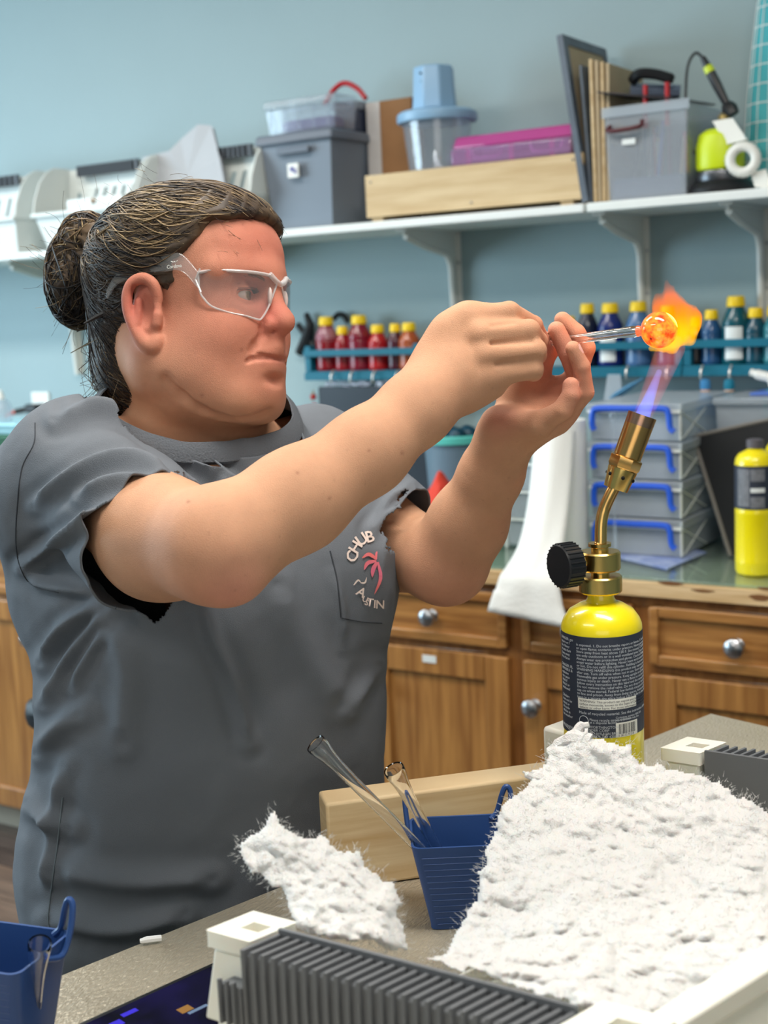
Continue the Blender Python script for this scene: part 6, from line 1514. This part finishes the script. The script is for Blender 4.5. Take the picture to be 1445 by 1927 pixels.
# nape hair hanging loosely
nn2 = 900; st = []
for i in range(nn2):
    s0 = H(hrng.uniform(-.10, -.040), hrng.uniform(-.045, .062), hrng.uniform(-.02, .05)); e_ = H(-.06+hrng.normal(0, .014), hrng.uniform(-.04, .056), hrng.uniform(-.085, -.05))
    st.append([s0*(1-t)+e_*t-hf*.012*math.sin(t*3.1) for t in tt])
st = np.array(st).reshape(-1, 3)
for _ in range(2):
    d = CAP_(st); g = grad(CAP_, st, .002); st = st-g*(d-.0025*hrng.rand())[:, None]
tag(addstr('nape_hair', st.reshape(nn2, K, 3), hrng.uniform(.0003, .0006, nn2)[:, None]*np.ones((1, K)), colour(nn2, .08)*.7), kind='stuff')
# black hair stick / elastic
MB().tube([P(205, 585, 1.35), P(180, 597, 1.35), P(158, 609, 1.35)], [.003, .0024, .001], 6).build('hair_tie_end', m_blk, woman)
# eyebrows and lashes
eb = []
for i in range(150):
    t = hrng.rand(); s = 1 if i < 100 else -1
    p = H(.1005-.030*t**1.6, s*(.013+.034*t), .0270+.006*math.sin(t*2.6)+hrng.normal(0, .0014)); q = p+(-hf*.35+hr*s*.75+hu*.25)*.007
    eb.append([p, (p+q)/2+hf*.0008, q])
eb = np.array(eb).reshape(-1, 3); d = B(eb); g = grad(B, eb, .001); eb = (eb-g*(d-.0006)[:, None]).reshape(-1, 3, 3)
v, f = strands(eb, .00028, 3); raw('eyebrow', v, f, mat('brow_hair', S(120, 84, 64), .6), woman)
ls = []
for s in (1, -1):
    for t in np.linspace(0, 1, 26):
        p = H(.0918-.0055*abs(t-.35)*2, s*(.0150+.0225*t), .0158+.0018*math.sin(t*3.1)); ls.append([p, p+hf*.003*HS+hu*.0004+hr*s*(t-.4)*.003, p+hf*.0055+hu*.002+hr*s*(t-.4)*.006])
v, f = strands(np.array(ls), .00022, 3); raw('eyelash', v, f, mat('lash', S(40, 28, 26), .6), woman)
# ------------------------------------------------------------ safety glasses
m_lens = mat_clear('lens_clear', (.98, .98, .98, 1), .01, .03, (.9, .9, .9, 1), 1.5); m_rim = mat_clear('clear_frame', (.95, .95, .95, 1), .08, .42, (.85, .83, .83, 1), 1.6)
gl = thing('safety_glasses', 'clear wraparound safety glasses worn by the woman', 'glasses', H(.1, 0, .02))
LA, LL = .1085, .0775
def wrap_pt(px, py, dz=0, la=LA, ll=LL):      # where the sight line meets the wrap of the lens
    r = np.array(ray(px, py)); o = (nC-HC)@HR.T/HS; d = r@HR.T/HS
    la, ll = la+dz, ll+dz
    A = (d[0]/la)**2+(d[1]/ll)**2; B_ = 2*(o[0]*d[0]/la**2+o[1]*d[1]/ll**2); C_ = (o[0]/la)**2+(o[1]/ll)**2-1
    D_ = B_*B_-4*A*C_; t = (-B_-math.sqrt(D_))/(2*A) if D_ > 0 else -B_/(2*A)
    return nC+r*t
def wl(a): return Vector(tuple(a))
near = [(372, 514), (400, 510), (440, 511), (480, 514), (515, 522), (522, 532), (516, 552), (506, 578), (494, 598), (486, 601), (462, 594), (432, 588), (400, 577), (384, 562), (376, 548)]
def lens_local(pts):
    out = []
    for x, y in pts:
        w_ = (wrap_pt(x, y)-HC)@HR.T/HS; out.append((math.atan2(w_[1]/LL, w_[0]/LA), w_[2]))
    return out
def lens(nm, loop):
    n = 15; me = MB(); th0 = min(a for a, c in loop); th1 = max(a for a, c in loop)
    c = (sum(a for a, _ in loop)/len(loop), sum(c for _, c in loop)/len(loop)); L3 = [tuple(v)[:2] for v in cr([(a, c_, 0) for a, c_ in loop]+[(loop[0][0], loop[0][1], 0)], 4)][:-1]
    m = len(L3); rings = 8; vs = []
    for off in (0, -.0016):
        for k in range(rings+1):
            f_ = k/rings
            for a, z in L3:
                aa, zz = c[0]+(a-c[0])*f_, c[1]+(z-c[1])*f_; vs.append(H((LA+off)*math.cos(aa), (LL+off)*math.sin(aa), zz))
    fs = []; N0 = (rings+1)*m
    for s_ in (0, 1):
        for k in range(rings):
            for j in range(m): q = (s_*N0+k*m+j, s_*N0+k*m+(j+1) % m, s_*N0+(k+1)*m+(j+1) % m, s_*N0+(k+1)*m+j); fs.append(q)
    for j in range(m): fs.append((rings*m+j, rings*m+(j+1) % m, N0+rings*m+(j+1) % m, N0+rings*m+j))
    me.add(vs, fs); return me.build(nm, m_lens, gl), [H((LA-.0008)*math.cos(a), (LL-.0008)*math.sin(a), z) for a, z in L3]
L1 = lens_local(near); o1, rimn = lens('lens', L1); o2, rimf = lens('lens', [(-a, c_) for a, c_ in L1])
nR_ = len(rimn)
for rm in (rimn, rimf): MB().tube([wl(p) for p in rm+rm[:2]], .0010, 8).build('lens_edge', m_rim, gl)
topn = rimn[:16]; topf = rimf[:16]
for tp_ in (topn, topf): MB().tube([wl(p+hu*.001+hf*.0006) for p in tp_], .0021, 8, flat=.6).build('brow_bar', m_rim, gl)
MB().tube([wl(H(.1065, .014, .033)), wl(H(.1085, .006, .027)), wl(H(.109, 0, .025)), wl(H(.1085, -.006, .027)), wl(H(.1065, -.014, .033))], .0028, 10).build('bridge', m_rim, gl)
for s in (1, -1):
    MB().ball((0, 0, 0), 1, 14, M=Matrix.Translation(wl(H(.1055, .0125*s, .012))) @ Matrix(((hf[0], hr[0]*s, hu[0]), (hf[1], hr[1]*s, hu[1]), (hf[2], hr[2]*s, hu[2]))).to_4x4() @ Matrix.Rotation(.5, 4, 'Z') @ Matrix.Diagonal((.0035, .0022, .0095, 1))).build('nose_pad', mat('soft_pad', S(232, 214, 208), .3, trans=.3), gl)
    tp = [(.047, .0725, .040), (.030, .0770, .040), (.010, .0795, .038), (-.008, .081, .034), (-.025, .082, .028), (-.038, .080, .016)]
    a_ = (wrap_pt(376, 530)-HC)@HR.T/HS; tp = [(a_[0], a_[1], a_[2])]+tp[0:]
    b = MB(); up2 = Vector(tuple(hu)); pts = cr([wl(H(x, y*s, z)) for x, y, z in tp], 5)
    hh = [.0085, .0085, .0080, .007, .006, .005, .0045]; nvv = len(pts); vs = []
    for i, p in enumerate(pts):
        h_ = np.interp(i/(nvv-1)*6, range(7), hh); r_ = Vector(tuple(hr))*s*.0013; vs += [p-up2*h_-r_, p+up2*h_-r_, p+up2*h_+r_, p-up2*h_+r_]
    fs = [(i*4+k, i*4+(k+1) % 4, i*4+4+(k+1) % 4, i*4+4+k) for i in range(nvv-1) for k in range(4)]+[(0, 3, 2, 1), tuple((nvv-1)*4+k for k in range(4))]
    b.add(vs, fs); b.build('temple', m_rim if s < 0 else mat_clear('temple_clear', (.97, .97, .97, 1), .05, .08, (.9, .9, .9, 1)), gl, bevel=.0008)
    MB().tube([wl(H(a_[0]+.001, (a_[1]+.001)*s, a_[2]+.012)), wl(H(a_[0]-.004, (a_[1]+.0015)*s, a_[2]+.002)), wl(H(a_[0]+.002, (a_[1]+.001)*s, a_[2]-.010))], .0010, 6).build('hinge_line', m_rim, gl)
p0 = H(.043, .0745, .036); Mt_ = Matrix.Translation(wl(p0+hr*.004)) @ Matrix((tuple(hf), tuple(hu), tuple(np.cross(hf, hu)))).transposed().to_4x4()
text('temple_lettering', 'Cordova', .0052, Mt_, m_plas, gl, .0001)
MB().tube([wl(p0+hr*.004+hu*.0052-hf*.004), wl(p0+hr*.0042+hu*.0040-hf*.001), wl(p0+hr*.0042+hu*.0046), wl(p0+hr*.0042+hu*.0040+hf*.001), wl(p0+hr*.004+hu*.0052+hf*.004)], .0004, 5).build('bird_mark', m_plas, gl)
# ------------------------------------------------------------ ceramic wool blanket lying in the crate
m_wool = mat('wool_white', S(240, 240, 238), .95)
m_wool2 = mat('wool_blanket', S(216, 215, 213), .95, sss=.2, bump=.8, bs=800, spec=.1)
m_fib = mat('wool_fibre', S(212, 212, 210), .9, spec=.1)
OUT = [(1040, 1424), (1030, 1414), (1062, 1398), (1084, 1372), (1096, 1362), (1108, 1366), (1100, 1386), (1130, 1392), (1162, 1393), (1172, 1402), (1186, 1404), (1194, 1418), (1215, 1434), (1250, 1440), (1290, 1450), (1330, 1464), (1340, 1474), (1358, 1480), (1385, 1502), (1420, 1515), (1445, 1520), (1500, 1545), (1560, 1600), (1560, 1720),
       (1445, 1800), (1384, 1846), (1330, 1884), (1272, 1922), (1200, 1932), (1100, 1905), (1060, 1886), (1000, 1866), (900, 1832), (830, 1812), (700, 1778), (600, 1760), (556, 1752), (545, 1722), (534, 1680), (512, 1668), (490, 1650), (470, 1636), (455, 1612), (450, 1590), (464, 1570), (482, 1560), (500, 1546), (524, 1526), (535, 1548), (552, 1564), (572, 1578), (592, 1572), (612, 1576), (640, 1594), (672, 1604), (690, 1626), (718, 1648), (738, 1672), (755, 1704), (752, 1730), (766, 1760), (772, 1794),
       (800, 1800), (838, 1790), (850, 1764), (876, 1738), (888, 1700), (904, 1660), (896, 1640), (912, 1622), (910, 1606), (926, 1570), (934, 1540), (955, 1512), (974, 1486), (998, 1462), (990, 1450), (1018, 1446)]
ZC = rbf([(1095, 1370, 1.165), (1040, 1424, 1.16), (1180, 1410, 1.16), (1290, 1455, 1.14), (1420, 1515, 1.10), (1560, 1600, 1.06), (1560, 1720, .98), (1000, 1470, 1.14), (940, 1560, 1.10), (900, 1660, 1.05), (850, 1770, .985),
          (1100, 1500, 1.125), (1250, 1560, 1.09), (1400, 1600, 1.05), (1050, 1650, 1.04), (1250, 1700, 1.00), (1400, 1720, .96), (1000, 1760, .975), (1200, 1800, .915), (1340, 1830, .885), (1100, 1880, .845), (1270, 1920, .845), (950, 1840, .895), (1440, 1795, .90),
          (830, 1805, .935), (772, 1790, .94), (700, 1775, .915), (600, 1755, .925), (550, 1745, .935), (640, 1690, .955), (560, 1640, .985), (700, 1680, .975), (480, 1600, 1.005), (525, 1540, 1.02), (640, 1610, .995), (740, 1700, .965)])
st_ = 3.4 if not QUICK else 8
gx, gy = np.arange(440, 1570, st_), np.arange(1350, 1950, st_); GX, GY = np.meshgrid(gx, gy, indexing='ij'); sh_ = GX.shape
X_, Y_ = GX.ravel(), GY.ravel()
P3_ = np.c_[X_, Y_, np.zeros(len(X_))]
X2 = X_+9*vnoise(P3_, .035, 3)+4*vnoise(P3_, .11, 4); Y2 = Y_+9*vnoise(P3_, .035, 5)+4*vnoise(P3_, .11, 6)
ins = inpoly(X2, Y2, OUT); dpx = polydist(X2, Y2, OUT)
Zm = ZC(X_, Y_)
pos = NP(X_, Y_, Zm)
thk = .013*np.clip(1-(1-np.clip(dpx/34, 0, 1))**2, 0, 1)**.5           # rounded edge
bl_ = np.abs(vnoise(pos, 38, 1))*.8+np.abs(vnoise(pos, 80, 2))*.45+np.abs(vnoise(pos, 165, 3))*.2+.05*vnoise(pos, 420, 4)
cre = np.zeros(len(X_))
for pl in ([(1170, 1560), (1230, 1600), (1300, 1660), (1340, 1710)], [(930, 1700), (990, 1720), (1040, 1745)], [(1160, 1790), (1165, 1850), (1240, 1830)], [(1290, 1780), (1340, 1800), (1400, 1830)], [(1345, 1480), (1350, 1560), (1345, 1600)], [(900, 1720), (950, 1760), (945, 1800)]):
    cre += np.exp(-(polydist(X_, Y_, pl, False)/11)**2)
dispw = (bl_-.45)*.015*np.clip(dpx/16, 0, 1)-.006*cre
vdir = pos-nC; vdir /= np.linalg.norm(vdir, axis=1, keepdims=True)
F_ = pos-vdir*(thk+dispw)[:, None]; Bk = pos+vdir*(thk+.4*dispw*0)[:, None]
zmin = ZB+.004; 
for A_ in (F_, Bk): A_[:, 2] = np.maximum(A_[:, 2], zmin)
I = np.full(sh_, -1); cellok = (ins.reshape(sh_)[:-1, :-1] & ins.reshape(sh_)[1:, :-1] & ins.reshape(sh_)[:-1, 1:] & ins.reshape(sh_)[1:, 1:])
idx = np.arange(len(X_)).reshape(sh_); ci = np.argwhere(cellok)
q = np.stack([idx[ci[:, 0], ci[:, 1]], idx[ci[:, 0]+1, ci[:, 1]], idx[ci[:, 0]+1, ci[:, 1]+1], idx[ci[:, 0], ci[:, 1]+1]], 1)
N0 = len(X_)
allq = [q, q[:, ::-1]+N0]
ed = {}
E4 = np.concatenate([q[:, [0, 1]], q[:, [1, 2]], q[:, [2, 3]], q[:, [3, 0]]]); key = np.sort(E4, 1); kk = key[:, 0]*N0+key[:, 1]
u_k, inv, cnt = np.unique(kk, return_inverse=True, return_counts=True); be = E4[cnt[inv] == 1]
allq.append(np.stack([be[:, 1], be[:, 0], be[:, 0]+N0, be[:, 1]+N0], 1))
allq = np.concatenate(allq); vv_ = np.concatenate([F_, Bk]); used = np.unique(allq); mp = np.full(len(vv_), -1); mp[used] = np.arange(len(used))
wool = raw('ceramic_wool', vv_[used], mp[allq], m_wool2, None); tag(wool, 'thick torn white ceramic wool blanket heaped in the crate', 'wool')
# loose fibres on the torn edges and over the surface
wr = np.random.RandomState(3); bpt = be[:, 0]; sel = bpt[wr.randint(0, len(bpt), 2000)]; K = 6; tt = np.linspace(0, 1, K)
Pc = np.array(OUT).mean(0); outw = np.c_[X_[sel], Y_[sel]]; e_ = 3.
def sdn(x, y): return np.where(inpoly(x, y, OUT), -1, 1)*polydist(x, y, OUT)
gx_ = (sdn(X2[sel]+e_, Y2[sel])-sdn(X2[sel]-e_, Y2[sel])); gy_ = (sdn(X2[sel], Y2[sel]+e_)-sdn(X2[sel], Y2[sel]-e_)); gn = np.hypot(gx_, gy_)+1e-6
dw = nR*(gx_/gn)[:, None]-nU*(gy_/gn)[:, None]; L0 = wr.uniform(.001, .0034, len(sel))*(1+1.4*(wr.rand(len(sel)) < .06)); dr = dw+wr.normal(0, .45, dw.shape)
cv = wr.normal(0, .35, dw.shape)
c0_ = (F_[sel]*.5+Bk[sel]*.5)+wr.normal(0, .0022, (len(sel), 3))
ps_ = c0_[:, None]+(dr[:, None]*tt[None, :, None]+cv[:, None]*(tt**2)[None, :, None])*L0[:, None, None]
insI = np.where(ins & (dpx > 8))[0]; s2 = insI[wr.randint(0, len(insI), 5200)]
t2 = wr.normal(0, 1, (len(s2), 3)); vd = vdir[s2]; t2 -= vd*(t2*vd).sum(1)[:, None]; t2 /= np.linalg.norm(t2, axis=1)[:, None]
L2_ = wr.uniform(.0015, .004, len(s2)); ps2 = F_[s2][:, None]+(t2[:, None]*tt[None, :, None]+np.cross(t2, vd)[:, None]*(wr.normal(0, .5, len(s2))[:, None, None]*(tt**2)[None, :, None])-vd[:, None]*(.28*np.sin(tt*3.1))[None, :, None])*L2_[:, None, None]
v, f = strands(np.concatenate([ps_, ps2]), np.array([.0002, .00019, .00016, .00013, .0001, .00006])[None], 3)
v[:, 2] = np.maximum(v[:, 2], ZB+.001)
fb_ = raw('loose_fibres', v, f, m_fib, wool); fb_['kind'] = 'stuff'
# torn tufts at the top corner
def tuft(pts, r_): return MB().tube(cr([P(*p) for p in pts], 4), r_, 7).build('torn_tuft', m_wool2, wool)
tuft([(1034, 1414, 1.165), (1055, 1400, 1.165), (1078, 1392, 1.16), (1110, 1400, 1.155)], [.004]*3+[.006]*4+[.008]*4+[.009]*2)
tuft([(1108, 1364, 1.165), (1092, 1368, 1.165), (1085, 1385, 1.163), (1090, 1410, 1.158)], [.0028]*3+[.0045]*4+[.007]*6)
tuft([(984, 1452, 1.14), (1000, 1462, 1.14), (1030, 1470, 1.14)], [.001]*2+[.003]*3+[.006]*4)
# ------------------------------------------------------------ glass rod with its glowing bubble
BC = np.array(P(1240, 621, 1.236)); BRd = .0171
rod_ = MB(); r0 = P(1012, 649, 1.306); r1 = P(1192, 624, 1.246); r2_ = P(1212, 622, 1.24); pr_ = cr([r0, P(1060, 641, 1.295), P(1120, 633, 1.272), P(1165, 627, 1.256), r1, r2_], 6)
m_ = len(pr_); rd = np.interp(np.arange(m_)/(m_-1), [0, .35, .6, .8, .9, 1], [.0042, .0046, .0048, .0056, .0050, .0036])
glass = thing('glass_rod', 'clear glass tube held in both hands with a glowing orange bubble at its tip', 'glass rod', r0)
rod_.tube(pr_, list(rd), 20).build('tube_wall', m_tube, glass)
MB().tube(pr_[2:-4], [.0021]*(m_-6), 10).build('tube_bore', mat('bore', (.93, .94, .95, 1), .05, trans=1, ior=.72), glass)
MB().tube([pr_[-5], pr_[-1], Vector(tuple(BC))-(Vector(tuple(BC))-r2_)*.25], [.0050, .0038, .0044], 16).build('hot_neck', mat('hot_neck', S(255, 140, 90), .1, trans=.6, emit=.35), glass)
MB().ball(tuple(BC), BRd, 48).ball(tuple(BC), BRd-.0016, 32).build('bubble_shell', mat('bubble_glass', (1, .93, .86, 1), .0, trans=1, ior=1.45), glass)
def glow_mat(name, s=7):
    m = bpy.data.materials.new(name); m.use_nodes = True; nt = m.node_tree; b = nt.nodes['Principled BSDF']; tc = nt.nodes.new('ShaderNodeTexCoord'); n = nt.nodes.new('ShaderNodeTexNoise'); n.inputs['Scale'].default_value = 150; n.inputs['Detail'].default_value = 5
    nt.links.new(tc.outputs['Object'], n.inputs['Vector']); r = nt.nodes.new('ShaderNodeValToRGB'); e = r.color_ramp.elements; e[0].position = .26; e[0].color = (.10, .012, .004, 1); e[1].position = .66; e[1].color = (1, .42, .035, 1)
    x = e.new(.40); x.color = (.85, .10, .012, 1); x = e.new(.48); x.color = (1, .24, .02, 1)
    nt.links.new(n.outputs['Fac'], r.inputs[0]); nt.links.new(r.outputs[0], b.inputs['Emission Color']); nt.links.new(r.outputs[0], b.inputs['Base Color']); b.inputs['Emission Strength'].default_value = s; b.inputs['Roughness'].default_value = .5; return m
CO = SDF(); CO.el(BC, np.eye(3), (.0135, .0135, .0128), .004)
V, Q, G = mesh_sdf(CO, BC-.02, BC+.02, .0011); V = V+G*(.0012*vnoise(V, 260, 2)+.0006*vnoise(V, 700, 3))[:, None]
raw('molten_core', V, Q, glow_mat('molten_glass', 1.1), glass)
# ------------------------------------------------------------ flame: emitting gas volumes
def gas(name, ramp, dens, nscale, axis=None, soft=1.0, thr=.0, ab=0, abc=(1, .5, .05)):
    m = bpy.data.materials.new(name); m.use_nodes = True; nt = m.node_tree; nt.nodes.clear(); L = nt.links.new
    out = nt.nodes.new('ShaderNodeOutputMaterial'); em = nt.nodes.new('ShaderNodeEmission'); ads = nt.nodes.new('ShaderNodeAddShader'); va = nt.nodes.new('ShaderNodeVolumeAbsorption'); va.inputs[0].default_value = (*abc, 1); va.inputs[1].default_value = ab; L(em.outputs[0], ads.inputs[0]); L(va.outputs[0], ads.inputs[1]); L(ads.outputs[0], out.inputs['Volume'])
    tc = nt.nodes.new('ShaderNodeTexCoord'); sp = nt.nodes.new('ShaderNodeSeparateXYZ'); L(tc.outputs['Generated'], sp.inputs[0])
    n = nt.nodes.new('ShaderNodeTexNoise'); n.inputs['Scale'].default_value = nscale; n.inputs['Detail'].default_value = 3; n.inputs['Distortion'].default_value = .6
    mp = nt.nodes.new('ShaderNodeMapping'); mp.inputs['Scale'].default_value = (1, 1, .35); L(tc.outputs['Object'], mp.inputs[0]); L(mp.outputs[0], n.inputs['Vector'])
    ad = nt.nodes.new('ShaderNodeMath'); ad.operation = 'MULTIPLY_ADD'; ad.inputs[1].default_value = .22; L(n.outputs['Fac'], ad.inputs[0]); L(sp.outputs['Z'], ad.inputs[2])
    r = nt.nodes.new('ShaderNodeValToRGB'); L(ad.outputs[0], r.inputs[0]); e = r.color_ramp.elements
    while len(e) > 1: e.remove(e[-1])
    e[0].position = ramp[0][0]; e[0].color = (*ramp[0][1], 1)
    for p_, c_ in ramp[1:]: x = e.new(p_); x.color = (*c_, 1)
    mr = nt.nodes.new('ShaderNodeMapRange'); mr.inputs[1].default_value = thr; mr.inputs[2].default_value = thr+.3; mr.inputs[3].default_value = .25; mr.inputs[4].default_value = 1; L(n.outputs['Fac'], mr.inputs[0])
    mu = nt.nodes.new('ShaderNodeMath'); mu.operation = 'MULTIPLY'; mu.inputs[1].default_value = dens; fz2 = nt.nodes.new('ShaderNodeMapRange'); fz2.inputs[1].default_value = .35; fz2.inputs[2].default_value = 1; fz2.inputs[3].default_value = 1; fz2.inputs[4].default_value = .22 if ab > 80 else .8; L(sp.outputs['Z'], fz2.inputs[0]); m3 = nt.nodes.new('ShaderNodeMath'); m3.operation = 'MULTIPLY'; L(mr.outputs[0], m3.inputs[0]); L(fz2.outputs[0], m3.inputs[1]); L(m3.outputs[0], mu.inputs[0]); L(mu.outputs[0], em.inputs[1]); ma = nt.nodes.new('ShaderNodeMath'); ma.operation = 'MULTIPLY'; ma.inputs[1].default_value = ab; L(m3.outputs[0], ma.inputs[0]); L(ma.outputs[0], va.inputs[1]); L(r.outputs[0], em.inputs[0])
    return m
flame = thing('flame', 'orange and blue torch flame licking around the glass bubble', 'flame', P(1205, 790, 1.225))
FL_ = SDF(); fz_ = 1.243
FL_.rc(P(1262, 640, fz_), P(1284, 606, fz_), .0115, .0155, .01); FL_.rc(P(1284, 606, fz_), P(1262, 565, fz_), .0155, .009, .01); FL_.rc(P(1262, 565, fz_), P(1254, 528, fz_), .009, .001, .004); FL_.rc(P(1258, 570, fz_), P(1268, 538, fz_), .007, .001, .003)
FL_.rc(P(1250, 600, fz_), P(1240, 570, fz_), .014, .006, .008); FL_.rc(P(1240, 575, fz_), P(1234, 556, fz_), .006, .001, .004); FL_.rc(P(1275, 575, fz_), P(1276, 550, fz_), .008, .001, .004); FL_.rc(P(1298, 640, fz_), P(1290, 600, fz_), .005, .008, .006)
FL_.rc(P(1226, 656, fz_-.004), P(1262, 650, fz_), .0028, .006, .004)
V, Q, G = mesh_sdf(FL_, np.array(P(1262, 605, fz_))-.06, np.array(P(1262, 605, fz_))+.06, .0016); V = V+G*(.0016*vnoise(V*np.array([1, 1, .5]), 190, 2))[:, None]
raw('orange_flame', V, Q, gas('flame_orange', [(.0, (1, .62, .0)), (.38, (1, .50, .0)), (.62, (1, .26, .0)), (.95, (1, .13, .01))], 110, 90, thr=.25, ab=110), flame)
JT = SDF(); j0, j1 = P(1209, 783, 1.225), P(1262, 655, 1.238)
JT.rc(j0, j1, .0088, .0135, .004)
V, Q, G = mesh_sdf(JT, np.array(j0)-.09, np.array(j1)+.06, .002); raw('jet_envelope', V, Q, gas('flame_pink', [(0, (.45, .16, .32)), (.5, (.75, .18, .22)), (1, (.95, .25, .12))], 15, 60, thr=.0, ab=14, abc=(1, .55, .7)), flame)
JI = SDF(); JI.rc(j0, P(1240, 700, 1.232), .0072, .0028, .004)
V, Q, G = mesh_sdf(JI, np.array(j0)-.06, np.array(j1)+.05, .0014); raw('blue_cone', V, Q, gas('flame_blue', [(0, (.16, .22, 1)), (.6, (.16, .30, 1)), (1, (.4, .35, .9))], 80, 60, thr=.0, ab=60, abc=(.3, .5, 1)), flame)
fl_ = bpy.data.lights.new('flame_light', 'POINT'); fl_.energy = .35; fl_.color = (1, .45, .12); fl_.shadow_soft_size = .015
fo = bpy.data.objects.new('flame_light', fl_); COL.objects.link(fo); fo.location = P(1280, 590, 1.243)
